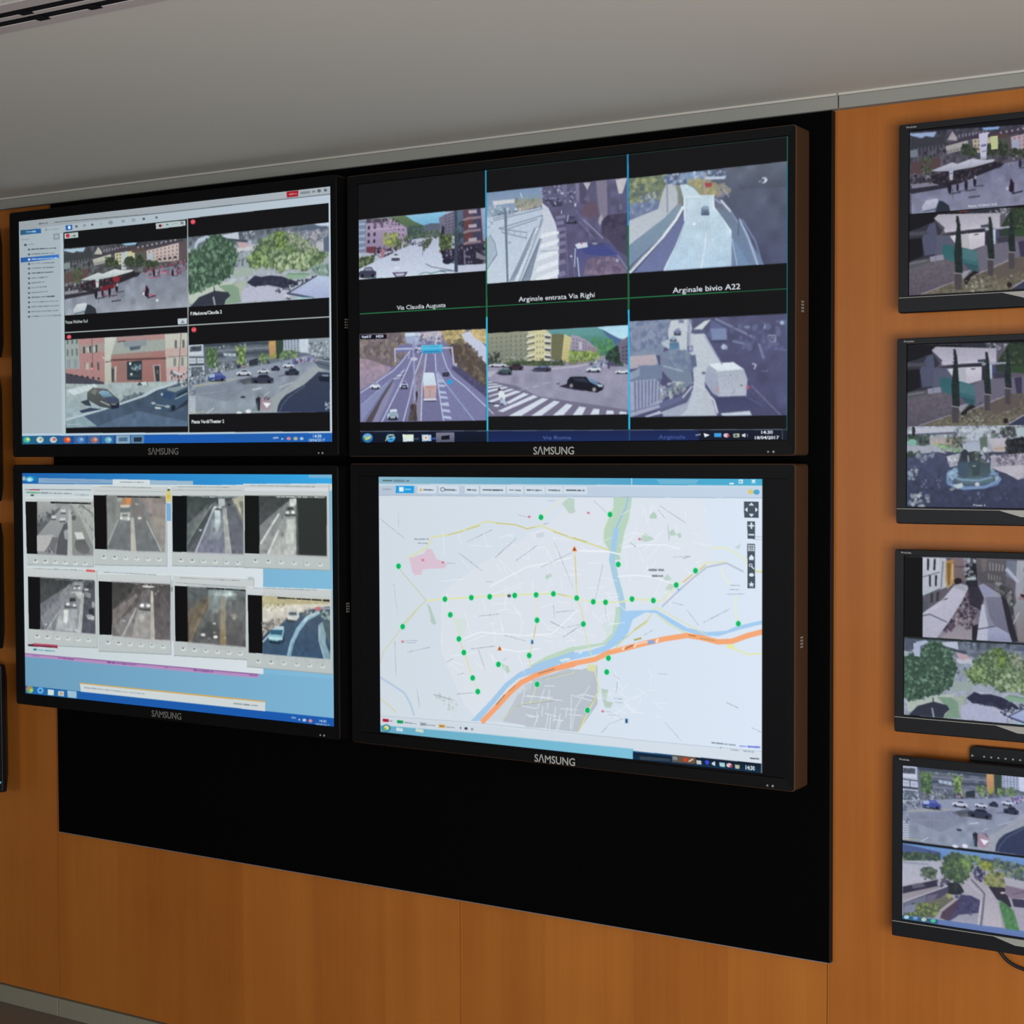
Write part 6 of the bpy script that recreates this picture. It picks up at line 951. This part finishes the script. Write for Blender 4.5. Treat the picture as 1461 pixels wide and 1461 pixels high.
def monitor_three(x0, zt, zb):
    c = mon_pic(x0, zt, zb); half(c, 0, .505); c.fr(1261, 770, S2)
    c.p('215,180 1900,190 1900,1130 215,1010', '5c5866'); c.p('400,185 650,195 720,470 400,600', ('c0c4d0', 'aeb4c4')); c.win('430,195 570,195 560,325 430,330', 2, 1, '20222c', .3, .9); c.win('450,370 580,365 575,490 455,500', 2, 1, '20222c', .3, .9); c.l('410,390 590,340', 8, '40505c'); c.l('415,590 600,510', 12, '4c5c5c'); c.win('470,560 600,530 590,640 470,670', 2, 1, '34363c', .45, .9); c.p('400,640 460,640 460,720 400,770', '4c545c'); c.p('580,195 650,195 650,480 590,520', 'b4b8c0'); c.l('620,230 600,500', 16, '707c8c')
    c.p('650,230 735,200 735,450 665,520 645,420', ('a87c48', 'b08c58')); c.p('660,250 700,240 690,470 670,480', '7c5c30'); c.l('720,260 715,420', 10, 'd4c088'); c.p('730,195 860,195 860,420 735,440', ('7c6c74', '6c5c60')); c.l('740,285 840,285', 8, '3c3438'); c.e(775, 435, 42, 34, '1f1a22')
    c.p('855,195 965,195 985,560 1040,690 1010,720 860,560', '242432'); c.bl('845,195 960,195 950,430 860,430', 60, 20, ['4c505c', '8c94a0', 'a8acb8', '16161c', 'c0c4cc'], 2); c.p('865,400 960,388 965,420 870,425', 'a8b4b8')
    c.p('960,195 1300,205 1270,480 1000,440 970,330', ('5c5860', '4c4a50')); c.win('1090,230 1260,260 1250,340 1090,330', 5, 1, '8c8a88', .4, .85); c.win('1080,345 1230,390 1220,440 1080,420', 5, 1, '7c7c7c', .4, .85); c.p('1010,200 1080,205 1070,320 1030,340', '6c6468'); c.p('1280,220 1400,230 1400,450 1270,380', '6c7488'); c.p('1390,220 1900,230 1900,900 1390,700 1370,560', ('a4a8b4', '8c8c98')); c.l('1280,310 1400,440', 40, 'a8aec0'); c.win('1430,270 1860,290 1860,700 1430,560', 4, 3, '50505c', .4, .5); c.p('1420,570 1600,570 1600,640 1430,600', '3c2030'); c.p('1400,600 1600,640 1600,760 1410,680', '8c6c74')
    c.p('1180,470 1280,500 1340,520 1370,720 1340,800 1250,720', '3a3a40'); c.bl('1160,440 1340,500 1350,700 1240,680', 60, 24, ['4c5450', '6c6c70', '34343c', '8c8c94'], 3); c.p('1350,700 1420,620 1900,760 1900,1130 1400,1060', ('8c9098', '7c7478')); c.l('1410,760 1350,880', 12, 'b0b4b8')
    c.p('880,500 1000,500 1050,560 990,920 960,1060 560,1020 700,800 830,620', ('4c4656', '8c8694')); c.bl('830,600 960,520 1010,640 900,900 700,960 620,960', 150, 26, ['2c2634', '6c6070', '8c8088', 'a8a0a8', '4c3c48', '342c40'], 4); c.p('880,500 990,480 1050,560 1010,740 900,680', '2a2836', .9); c.p('600,1020 760,900 920,900 920,1060', ('8c8896', '989098')); c.bl('640,830 760,830 720,960 620,980', 30, 22, ['2c2434', '54485c'], 5); c.bl('850,760 960,760 930,940 850,940', 40, 18, ['30283c', '544c5c', '8c8490'], 6); c.p('920,900 985,880 970,1060 920,1040', '24222c')
    c.p('400,770 600,640 735,480 800,460 875,480 880,510 820,640 680,860 550,1030 400,1020', ('b8b8cc', 'b0b0c4')); c.p('740,480 810,462 878,490 850,540 720,500', 'a0a4b0'); c.l('405,795 480,778 660,860', 9, '3c4050'); c.l('580,640 665,615', 11, '343a44'); c.p('440,740 640,600 600,700 430,780', 'c0c0d4', .6)
    c.p('985,480 1040,462 1100,500 1240,590 1330,980 1350,1080 965,1070 1000,800 1050,620', ('9498ac', '7c7c94')); c.p('1050,670 1020,680 985,920 965,1065 1080,1072 1090,900 1060,760', 'b4b8cc'); c.p('1060,600 1220,600 1320,980 1160,900 1100,800', ('74748a', '6a6a82')); c.p('1090,920 1180,910 1340,1000 1360,1080 1080,1075', ('a0a4c4', '8c90b0')); c.l('985,932 1160,905', 12, '4c5864'); c.p('990,490 1050,470 1140,540 1110,600 1060,580', '8c90b0'); c.p('1220,580 1280,620 1400,1060 1340,1070 1300,950', '262430')
    feed_soft(c, 0, .505); c.fr(1261, 770, S2); c.p('215,180 408,188 406,1020 215,1012', '0a0a0c')
    half(c, .505, 1); c.fr(1261, 900, S2, ((1.18, 0, 520 - 300 * 1.18), (.19, 1.25, 735 - 985 * 1.25 - .19 * 300))); park(c); tint(c, .505, 1, (.93, .93, .97)); feed_soft(c, .505, 1); c.fr(1261, 900, S2); c.l('215,68 1900,150', 8, '2c3c40'); c.p('215,72 330,85 330,190 220,200', '4a5060', .8); c.p('310,130 380,120 380,270 320,260', 'a4aec8'); c.clip = None
    return c
def monitor_four(x0, zt, zb):
    c = mon_pic(x0, zt, zb); half(c, 0, .5); c.fr(1261, 1050, S2, ((1.225, 0, 200 - 75 * 1.225), (.177, 1.235, 310 - 265 * 1.235 - 75 * .177))); street(c); tint(c, 0, .5, (1.0, .98, 1.04)); feed_soft(c, 0, .5)
    half(c, .5, 1); c.fr(1261, 1190, .14378)
    c.p('180,80 1900,300 1900,1120 180,900', '9c9cac'); c.p('180,80 1900,300 1900,420 1391,330 560,240 180,210', ('6c94d0', '5c84c4')); c.p('180,95 350,130 560,180 560,220 180,180', '4c5c90'); c.p('180,180 560,200 570,260 200,262', '3c5048'); c.bl('180,170 570,190 570,265 190,262', 60, 20, ['4c6048', '34443c', '5c7454', '3c4c60'], 2); c.p('820,210 1391,310 1900,380 1900,450 1391,350 860,260', '4c5470'); c.bl('800,200 960,220 950,330 830,300', 50, 22, ['5c7c4c', '84a058', '3c4c48', '7c8ca0'], 3)
    c.p('180,262 570,270 580,440 500,470 180,520', ('a8acc0', 'b8b8c8')); c.l('190,280 440,300', 14, '8c90a8'); c.bl('380,340 520,360 510,460 360,440', 70, 22, ['4c5854', '3c4844', '6c7870', '8c8c90'], 4); c.e(450, 370, 60, 48, '46524a', .9); c.bl('390,330 510,350 510,420 390,420', 60, 16, ['546454', '3a4640', '6a7a68'], 5)
    c.p('190,520 380,480 640,430 640,500 420,540 190,590', '343448'); c.p('280,500 380,480 420,520 290,540', '5c5c70'); c.p('190,600 420,540 560,510 640,500 480,580 190,670', ('8c8490', '9c98a4')); c.l('190,500 380,480 600,430', 10, 'a8a4b4'); c.l('195,670 640,510', 11, 'b0b0c0'); c.p('195,680 640,520 640,590 430,700 195,760', ('484660', '545468')); c.p('200,680 420,610 420,690 210,760', '6c7088'); c.p('430,610 540,590 500,660 430,690', '6c6480'); c.bl('500,440 700,440 690,500 520,520', 26, 20, ['b0b0c0', '34344c', '6c6c84', 'd0d0dc'], 6)
    c.p('195,760 330,720 640,600 700,640 540,780 500,830 195,810', ('6c6a60', '5c6858')); c.bl('260,700 560,680 560,800 260,820', 120, 20, ['6c7c4c', '8c9c58', '3c5040', '9c9860', '4c5c44'], 7); c.bl('600,600 700,590 660,640', 14, 16, ['8c9458', 'a8a470'], 8); c.p('200,720 320,690 310,770 200,780', '7c84a0'); c.l('560,760 720,640', 22, 'a89ca4'); c.p('580,770 760,630 790,600 760,760 640,860 560,830', ('4c3c50', '544458'))
    c.p('780,480 860,420 900,440 990,600 960,720 940,680 870,610 800,580', 'a8a4b4'); c.p('840,430 930,440 1060,560 1130,680 1180,920 980,920 1000,620 900,520', ('a4a0b0', 'b8b4c0')); c.p('760,600 870,610 960,660 940,780 760,800 720,820 640,870 740,700', ('46446a', '4c4c70')); c.p('740,800 940,780 950,910 700,860', ('9494a8', 'a0a0b4')); c.l('870,450 1000,590 985,760 965,910', 16, '646478'); c.l('850,480 960,590', 7, 'c0bcc8'); c.l('965,660 940,900', 13, 'c8c8d4'); c.bl('700,620 940,640 920,790 740,790', 50, 20, ['3c3a5c', '545478', '48466c'], 9)
    c.p('760,500 800,570 760,600 700,600 640,590 640,480 720,480', '2c3038')
    T2 = '560,350 600,240 660,190 760,190 850,260 880,330 840,440 780,490 700,470 600,420'
    T2 = c.rough(T2, 18, 10, 4); c.p(T2, '485c48'); c.bl(T2, 170, 22, ['506848', '3c5044', '5c7450', '688258', '445a50', '38483f'], 10); c.bl('760,230 870,280 860,380 790,330', 40, 18, ['6c8850', '84a060'], 11); c.p('690,470 740,480 730,560 700,560', '34383c')
    c.p('900,350 1000,340 1010,440 960,480 900,420', '3c3a58'); c.bl('880,330 1000,340 1000,460 900,440', 40, 18, ['54547c', '2c2c44', 'a8acc8', '5c5c74'], 12); c.bl('960,280 1090,280 1080,370 970,350', 70, 20, ['98a048', '7c8c40', 'b0b458', '5c6c40'], 13); c.bl('1100,250 1391,320 1391,460 1120,400', 140, 24, ['4c5c68', '5c7460', '3c4c4c', '6c7c90', '84986c'], 14)
    c.bl('1000,430 1080,370 1190,400 1210,520 1120,560 1010,500', 150, 22, ['7c8458', '94985c', '5c6848', 'a4a470', '4c5440'], 15); c.p('1000,440 1060,400 1180,420 1200,520 1100,540', '8c8c5c', .4); c.p('1040,520 1200,530 1270,720 1240,730 1120,640', '34303f'); c.p('1190,430 1391,470 1900,560 1900,620 1391,540 1210,500', 'a8a8b8'); c.p('1210,510 1391,550 1900,660 1900,780 1391,640 1270,640 1200,590', ('7c6c84', '8c7c90')); c.l('1280,600 1391,570', 7, '5c4c60'); c.p('1270,640 1391,650 1900,740 1900,820 1391,730 1290,720', '3c3a54'); c.p('1290,720 1391,730 1900,830 1900,1100 1391,990 1340,930', 'a4a0b4')
    c.p('1150,650 1210,690 1290,760 1350,970 1210,940 1150,720', ('4c7c54', '548858')); c.nz('1150,650 1290,760 1350,970 1210,940', .08, 20, 3); c.e(1180, 582, 24, 10, 'c8bcb4')
    feed_soft(c, .5, 1); c.fr(1261, 1190, .14378); c.p('180,800 520,840 960,900 1391,960 1900,1040 1900,1130 180,900', ('5474b4', '4c68a8'), .75); c.p('180,800 540,850 540,890 180,860', '2c5470', .8)
    for x, y, col in ((228, 822, 'a8c8d8'), (316, 832, '6c94c8'), (400, 846, 'b8c8b0'), (492, 858, '4cc090')): c.e(x, y, 26, 18, col)
    c.l('180,85 1900,300', 9, '1f3440'); c.clip = None
    return c
def dark_picture(x0, zt, zb):
    c = Picture(240, 135, [(0, 0), (240, 0), (240, 135), (0, 135)], bg='14161a')
    c.fr(0, 0, 1); c.p('0,0 240,0 240,66 0,66', ('262c34', '1e2228')); c.p('0,68 240,68 240,135 0,135', ('22262c', '181a20')); c.nz('0,0 240,0 240,135 0,135', .1, 16, 2); c.p('0,30 240,24 240,66 0,66', '2e3238'); c.p('60,135 110,68 130,68 190,135', '3a3e46')
    return c

# ================================================================== materials
def wood_mat():
    m, nt, b = new_mat('cherry_veneer')
    N = nt.nodes; L = nt.links
    tc = N.new('ShaderNodeTexCoord'); sep = N.new('ShaderNodeSeparateXYZ'); L.new(tc.outputs['Object'], sep.inputs[0])
    def mth(op, a, bb=None):
        n = N.new('ShaderNodeMath'); n.operation = op
        for i, v in enumerate((a, bb)):
            if v is None: continue
            if isinstance(v, (int, float)): n.inputs[i].default_value = v
            else: L.new(v, n.inputs[i])
        return n.outputs[0]
    leaf = mth('FLOOR', mth('DIVIDE', mth('ADD', sep.outputs['X'], 0.649 + 2.155), 0.2155))
    wn = N.new('ShaderNodeTexWhiteNoise'); wn.noise_dimensions = '1D'; L.new(leaf, wn.inputs['W'])
    # streaky grain: noise squeezed across, stretched along the height
    def streak(sx, sz, det, off):
        mp = N.new('ShaderNodeMapping'); mp.inputs['Scale'].default_value = (sx, 1, sz); mp.inputs['Location'].default_value = (off, 0, off)
        L.new(tc.outputs['Object'], mp.inputs['Vector'])
        nz = N.new('ShaderNodeTexNoise'); nz.inputs['Scale'].default_value = 1; nz.inputs['Detail'].default_value = det; nz.inputs['Roughness'].default_value = .55
        L.new(mp.outputs['Vector'], nz.inputs['Vector']); return nz.outputs['Fac']
    fine = streak(160, 2.2, 4, 0); broad = streak(11, .7, 3, 7.3); blot = streak(4, 5, 2, 3.1)
    v = mth('ADD', mth('MULTIPLY', mth('SUBTRACT', wn.outputs['Value'], .5), .16), mth('MULTIPLY', mth('SUBTRACT', broad, .5), .42))
    v = mth('ADD', v, mth('MULTIPLY', mth('SUBTRACT', fine, .5), .20)); v = mth('ADD', v, mth('MULTIPLY', mth('SUBTRACT', blot, .5), .16))
    v = mth('ADD', v, .5)
    cr = N.new('ShaderNodeValToRGB'); L.new(v, cr.inputs['Fac'])
    el = cr.color_ramp.elements
    el[0].position = .2; el[0].color = (*s2l(hexc('894917')), 1); el[1].position = .8; el[1].color = (*s2l(hexc('ae6b2b')), 1)
    L.new(cr.outputs['Color'], b.inputs['Base Color'])
    b.inputs['Roughness'].default_value = .38; b.inputs['Specular IOR Level'].default_value = .24
    bp = N.new('ShaderNodeBump'); bp.inputs['Strength'].default_value = .04; bp.inputs['Distance'].default_value = .001
    L.new(fine, bp.inputs['Height']); L.new(bp.outputs['Normal'], b.inputs['Normal'])
    return m
WOOD = wood_mat()
SEAM = plain('seam_shadow', '241408', .9, .1)
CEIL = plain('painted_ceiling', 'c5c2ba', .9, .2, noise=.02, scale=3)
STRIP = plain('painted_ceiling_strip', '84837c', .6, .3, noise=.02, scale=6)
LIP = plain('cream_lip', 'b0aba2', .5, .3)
FLOOR = plain('stone_floor', '70655a', .55, .3, noise=.12, scale=9)
SKIRT = plain('grey_skirting', '7c7869', .5, .3, noise=.03, scale=10)
WALLP = plain('painted_wall', 'c8c4bc', .9, .2, noise=.02, scale=3)
PANEL = plain('black_board', '020203', .8, .04, noise=.1, scale=30)
EDGE = plain('grey_edge_profile', '6c6e72', .4, .5, noise=.05, scale=30)
EDGED = plain('dark_edge_profile', '101114', .5, .2)
BEZEL = plain('black_bezel', '08080a', .45, .12, noise=.06, scale=80)
HOUSE = plain('sidelit_housing', '493323', .45, .2, noise=.06, scale=80)  # brown sidelight on the black sides, painted into the base colour
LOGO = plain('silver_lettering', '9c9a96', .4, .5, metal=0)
LOGD = plain('dim_lettering', '6a6864', .4, .3)  # dim copy of the silver lettering, weaker light on the left put into its colour
HOUSD = plain('shaded_housing', '0e0c0b', .5, .12, noise=.06, scale=80)  # same housing on the left displays, shade of the gap painted into its colour
MARK = plain('pale_print', '8c8882', .5, .4)
MBEZ = plain('monitor_bezel', '121316', .42, .2, noise=.05, scale=80)
SILV = plain('silver_trim', '8e8c86', .4, .4, metal=.2)
METAL = plain('mount_steel', '3a3a3c', .5, .5, metal=.6)
CABLE = plain('cable_rubber', '141416', .5, .3)
VENTF = plain('vent_aluminium', 'b0a6a4', .45, .4, metal=.0, noise=.03, scale=20)
SLOT = plain('vent_slot', '0c0a10', .8, .1)
LEDG = emit_mat('green_indicator', '9cb0a0', .5)
LEDC = emit_mat('cyan_indicator', '40b4c8', .9)
SCRN = screen_mat('display_screen', 1.0)
SCRM = screen_mat('monitor_screen', 1.0)

# everything below is written in camera-level heights; ROOT_Z lifts it so that the floor is at 0
def at(o): o.location.z += ZO; return o

# ================================================================== the room
WY = 0.09                                    # face of the wood cladding
CZ = 0.6945                                  # ceiling
FZ = -1.48
XL, XR, YB = -3.4, 5.4, -6.2
bm = bmesh.new()
seams = [XL, -1.942, -1.511, -.649, .637, 1.5025, 2.365, 3.23, 4.09, XR]
for a, b2 in zip(seams[:-1], seams[1:]): add_box(bm, a + .0008, b2 - .0008, WY, WY + .02, FZ + .05, CZ)
add_box(bm, XL, XR, WY + .012, WY + .12, FZ, CZ, mi=1)
at(struct(link_mesh('wall_back', bm, [WOOD, SEAM]), 'orange cherry veneer wall panelling behind all the displays', 'wall'))
bm = bmesh.new(); add_box(bm, XL - .1, XR + .1, YB - .1, WY + .12, CZ, CZ + .1); at(struct(link_mesh('ceiling', bm, CEIL), 'plain grey white ceiling above the wood wall', 'ceiling'))
bm = bmesh.new(); add_box(bm, XL - .1, XR + .1, YB - .1, WY + .12, FZ - .1, FZ); at(struct(link_mesh('floor', bm, FLOOR), 'dull brown floor at the foot of the wood wall', 'floor'))
bm = bmesh.new(); add_box(bm, XL - .1, XL, YB, WY + .1, FZ, CZ); at(struct(link_mesh('wall_left', bm, WALLP)))
bm = bmesh.new(); add_box(bm, XR, XR + .1, YB, WY + .1, FZ, CZ); at(struct(link_mesh('wall_right', bm, WALLP)))
bm = bmesh.new(); add_box(bm, XL, XR, YB - .1, YB, FZ, CZ); at(struct(link_mesh('wall_front', bm, WALLP)))
bm = bmesh.new()
for a, b2 in ((XL, 1.5252), (1.5282, XR)):
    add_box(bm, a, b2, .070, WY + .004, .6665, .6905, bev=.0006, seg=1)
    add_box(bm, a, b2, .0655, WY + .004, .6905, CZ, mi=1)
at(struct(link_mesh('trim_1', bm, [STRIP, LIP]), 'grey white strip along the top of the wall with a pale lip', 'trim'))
bm = bmesh.new()
for a, b2 in ((XL, -.6502), (-.6478, XR)): add_box(bm, a, b2, .082, WY + .012, FZ, -1.4325, bev=.0012, seg=1)
at(struct(link_mesh('baseboard_back', bm, SKIRT), 'low grey skirting strip under the wood wall', 'baseboard'))

# ceiling air slot
v = at(thing('ceiling_vent', 'long two slot air diffuser set into the ceiling, cut off by the corner', 'vent', (0, 0, CZ)))
bm = bmesh.new()
X0, X1 = -2.6, 1.9
ys = [-1.098, -1.1275, -1.1485, -1.1625, -1.1835, -1.2145]     # rim, slot, bar, slot, rim
add_box(bm, X0, X1, ys[1], ys[0], -.0022, 0, bev=.0006, seg=1); add_box(bm, X0, X1, ys[3], ys[2], -.002, 0, bev=.0005, seg=1); add_box(bm, X0, X1, ys[5], ys[4], -.0022, 0, bev=.0006, seg=1)
for xe in (X0, X1 - .02): add_box(bm, xe, xe + .02, ys[5], ys[0], -.002, 0)
link_mesh('vent_frame', bm, VENTF, v)
for a, b2 in ((ys[2], ys[1]), (ys[4], ys[3])):
    bm = bmesh.new(); add_box(bm, X0, X1, a, b2, -.0012, 0); link_mesh('slot', bm, SLOT, v)
for k, x in enumerate((.18, .43, .686, .80, 1.05, 1.3)):
    bm = bmesh.new(); yy = ys[1] if k % 2 == 0 else ys[1] - .001
    add_box(bm, x - .012, x + .012, ys[2], yy + .0045, -.0036, -.001, bev=.0006, seg=1); link_mesh('clip', bm, SLOT, v)
for x in (.43, .688, .95):
    bm = bmesh.new(); add_box(bm, x - .012, x + .012, ys[4], ys[3] + .004, -.0034, -.001, bev=.0006, seg=1); link_mesh('clip', bm, SLOT, v)

# ================================================================== black backing board
pnl = at(thing('backing_board', 'large matt black board on the wood wall behind the four big displays', 'panel', (0, 0, 0)))
bm = bmesh.new(); add_box(bm, -.6262, 1.5122, .075, WY, -.9802, .665); link_mesh('board', bm, PANEL, pnl)
for x0, x1, z0, z1 in ((-.6275, 1.5136, -.9816, -.9802), (1.5122, 1.5136, -.9802, .665), (-.6275, -.6262, -.9802, .665)):
    bm = bmesh.new(); add_box(bm, x0, x1, .0745, WY, z0, z1); link_mesh('edge_strip', bm, EDGE if z1 < 0 else EDGED, pnl)

# ================================================================== the four big displays
W46, H46 = 1.0183, .5727
def big_display(label, ox0, ox1, oz1, oz0, sx, sz, pic, logo, markz, body=None, ink=None):
    t = at(thing('tv_monitor', label, 'wall display', ((ox0 + ox1) / 2, 0.06, oz0), 'big displays of the video wall'))
    lx, ly, lz = (ox0 + ox1) / 2, 0.06, oz0
    kids = []
    bm = bmesh.new()
    O = rrect(ox0, ox1, oz0, oz1, .007); I = rrect(ox0 + .0015, ox1 - .0015, oz0 + .0015, oz1 - .0015, .006)
    loft(bm, [(I, -.0035), (O, -.0015), (O, .060), (rrect(ox0 + .003, ox1 - .003, oz0 + .003, oz1 - .003, .005), .0635)], False, True)
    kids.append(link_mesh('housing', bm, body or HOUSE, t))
    bm = bmesh.new()
    s0 = rrect(sx - .002, sx + W46 + .001, sz - H46 - .0015, sz + .0015, .0006); s1 = rrect(sx - .0005, sx + W46 + .0003, sz - H46 - .0005, sz + .0005, .0004)
    loft(bm, [(I, -.0035), (s0, -.0028), (s1, .0004)])
    kids.append(link_mesh('bezel', bm, BEZEL, t))
    kids.append(screen_obj('screen', pic, sx, sx + W46, sz, sz - H46, 0.0, SCRN, t))
    (text_obj('brand_lettering', 'S\u039bMSUNG', logo[0], logo[1], -.0035, logo[2], .0152, ink or LOGO, kids[1], bold=.012))
    for k, (lx_, r) in enumerate(((ox1 - .056, .0018), (ox1 - .045, .0022))):
        bm = bmesh.new(); add_disc(bm, lx_, -.0042, -.003, oz0 + .0075, r); link_mesh('indicator_light', bm, LEDG, kids[1])
    bm = bmesh.new()
    for c in range(2):
        for r in range(4): add_box(bm, ox1 - .0004, ox1 + .0005, .024 + c * .007, .0285 + c * .007, markz - .012 + r * .006, markz - .0085 + r * .006)
    link_mesh('side_marking', bm, MARK, kids[0])
    bm = bmesh.new(); cx = (max(ox0, -.6) + ox1) / 2; cz = (oz0 + oz1) / 2
    add_box(bm, cx - .22, cx + .22, .0632, .0744, cz - .11, cz + .11, bev=.002, seg=1); kids.append(link_mesh('wall_bracket', bm, METAL, t))
    for k in kids: k.location = (-lx, -ly, -lz)
    return t
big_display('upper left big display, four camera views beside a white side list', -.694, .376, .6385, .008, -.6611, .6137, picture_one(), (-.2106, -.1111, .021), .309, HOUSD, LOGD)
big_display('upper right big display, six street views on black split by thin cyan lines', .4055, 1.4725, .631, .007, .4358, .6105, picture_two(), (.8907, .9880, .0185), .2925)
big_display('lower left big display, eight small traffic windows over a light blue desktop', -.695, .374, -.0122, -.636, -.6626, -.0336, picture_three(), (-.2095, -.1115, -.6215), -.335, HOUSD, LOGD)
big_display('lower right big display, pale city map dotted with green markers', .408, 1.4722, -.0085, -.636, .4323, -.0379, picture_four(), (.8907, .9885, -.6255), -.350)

# ================================================================== smaller monitors, right and left columns
def small_monitor(label, group, x0, zt, zb, sx, szt, szb, pic, left=False, led=None):
    w = .5313 + 2 * (sx - x0); x1 = x0 + w; cx = (x0 + x1) / 2
    t = at(thing('mounted_monitor', label, 'monitor', (cx, .06, zb), group)); lx, ly, lz = cx, .06, zb
    kids = []
    bm = bmesh.new()
    O = rrect(x0, x1, zb, zt, .005, 4); I = rrect(x0 + .001, x1 - .001, zb + .001, zt - .001, .0045, 4)
    loft(bm, [(I, .0262), (O, .0275), (O, .040), (rrect(x0 + .03, x1 - .03, zb + .03, zt - .03, .01, 4), .072)], False, True)
    kids.append(link_mesh('housing', bm, MBEZ, t))
    bm = bmesh.new()
    s0 = rrect(sx - .001, sx + .5323, szb - .001, szt + .001, .0006, 4); s1 = rrect(sx - .0003, sx + .5316, szb - .0003, szt + .0003, .0004, 4)
    loft(bm, [(I, .0262), (s0, .0266), (s1, .0304)]); kids.append(link_mesh('bezel', bm, MBEZ, t))
    kids.append(screen_obj('screen', pic, sx, sx + .5313, szt, szb, .03, SCRM, t))
    # lower chin: thin bright ledge with a tapered bright plate at its middle
    zl = szb - .0034
    bm = bmesh.new(); add_box(bm, x0 + .0012, x1 - .0012, .0242, .0268, zb + .0012, zl - .0008, bev=.0008, seg=1); chin = link_mesh('chin', bm, MBEZ, t); kids.append(chin)
    bm = bmesh.new(); add_box(bm, x0 + .0012, x1 - .0012, .0240, .0268, zl - .0012, zl, bev=.0003, seg=1)
    add_prism(bm, [(cx - .095, zl - .0008), (cx + .095, zl - .0008), (cx + .055, zl - .012), (cx - .055, zl - .012)], .0236, .0245)
    link_mesh('chin_ledge', bm, SILV, chin)
    (text_obj('brand_lettering', 'ProLite', sx - .0055, sx + .0135, .0262, zt - .0058, .0030, MARK, kids[1], bold=.03, depth=.0002))
    if led is not None:
        bm = bmesh.new(); add_disc(bm, led[0], .0236, .0246, led[1], .003); link_mesh('indicator_light', bm, LEDC, chin)
    bm = bmesh.new(); cz = (zt + zb) / 2; add_box(bm, cx - .06, cx + .06, .0715, WY, cz - .06, cz + .06, bev=.002, seg=1); kids.append(link_mesh('wall_bracket', bm, METAL, t))
    for k in kids: k.location = (-lx, -ly, -lz)
    return t
G = 'small monitors in the column right of the black board'
small_monitor('topmost monitor of the right column, white parasols on a square above a small white building', G, 1.661, .613, .2685, 1.6805, .6007, .3005, monitor_one(1.6805, .6007, .3005))
small_monitor('second monitor from the top of the right column, white building above a stone fountain', G, 1.659, .2221, -.1195, 1.678, .2104, -.0878, monitor_two(1.678, .2104, -.0878))
small_monitor('third monitor from the top of the right column, market tents above green park trees', G, 1.657, -.167, -.507, 1.6745, -.179, -.4749, monitor_three(1.6745, -.179, -.4749))
small_monitor('lowest monitor of the right column, street with cars above a path past a big tree', G, 1.654, -.5520, -.891, 1.673, -.5695, -.8585, monitor_four(1.673, -.5695, -.8585))
G = 'monitors at the left edge, only their right rims in view'
for lab, zt, zb, xr in (('topmost black monitor rim at the left edge beside the upper left big display', .613, .2712, -.7795), ('second black monitor rim from the top at the left edge', .2221, -.1085, -.7885), ('third black monitor rim from the top at the left edge', -.167, -.5014, -.7922), ('lowest black monitor rim at the left edge with a cyan indicator light', -.5440, -.8855, -.7870)):
    x0 = xr - .5713
    small_monitor(lab, G, x0, zt, zb, x0 + .02, zt - .0125, zb + .032, dark_picture(0, 0, 0), led=(xr - .0065, zb + .027) if zb < -.8 else None)

# key strip that shows above the lowest right monitor
t = at(thing('button_panel', 'small black button strip peeking out above the lowest right monitor', 'button panel', (1.9, .08, -.5285)))
bm = bmesh.new(); O = rrect(1.7845, 2.06, -.585, -.5292, .010, 5); I = rrect(1.7857, 2.0588, -.5838, -.5304, .009, 5)
loft(bm, [(I, .0735), (O, .0755), (O, WY - .0005)], True, True)
plate = k = link_mesh('plate', bm, MBEZ, t); k.location = (-1.9, -.08, .5285)
for x, s in ((1.7905, .0024), (1.8115, .0022), (1.8245, .0022), (1.8375, .0022), (1.8505, .0022), (1.8640, .0022), (1.8770, .0022), (1.8900, .0022)):
    bm = bmesh.new(); add_prism(bm, [(x - s, -.5472 - s), (x + s, -.5472), (x - s, -.5472 + s)] if s > .0023 else rrect(x - .0017, x + .0017, -.5487, -.5457, .0008, 3), .0728, .0737)
    link_mesh('button', bm, MARK, plate)

cab = tube_mesh('power_cord', [(1.822, .081, -.862), (1.832, .080, -.893), (1.842, .079, -.9065), (1.859, .078, -.9225), (1.885, .078, -.9315), (1.925, .079, -.935), (1.97, .081, -.915), (1.99, .082, -.875)], .0032, CABLE)
at(tag(cab, 'thin black cable looping below the lowest right monitor', 'cable'))

# ================================================================== light
def area(name, loc, target, sx, sy, power, col=(1, 1, 1)):
    ld = bpy.data.lights.new(name, 'AREA'); ld.shape = 'RECTANGLE'; ld.size = sx; ld.size_y = sy; ld.energy = power; ld.color = col
    o = bpy.data.objects.new(name, ld); COL.objects.link(o); o.location = (loc[0], loc[1], loc[2] + ZO)
    d = Vector((target[0] - loc[0], target[1] - loc[1], target[2] - loc[2])); o.rotation_euler = d.to_track_quat('-Z', 'Y').to_euler()
    return o
area('added_key_light', (3.5, -3.1, -.45), (1.3, 0, .0), 1.5, 1.1, 120, (.97, 1, 1.02))  # unseen key light added right of the camera for the wall's falloff
area('rear_sheen_light', (-.3, -6.0, -.05), (.4, 0, .1), 1.8, .9, 45, (.97, 1, 1.03))  # unseen light added at the rear to give the wood its sheen
w = bpy.data.worlds.new('room_air'); scene.world = w; w.use_nodes = True
w.node_tree.nodes['Background'].inputs['Color'].default_value = (.8, .82, .85, 1); w.node_tree.nodes['Background'].inputs['Strength'].default_value = .05
scene.cycles.max_bounces = 6
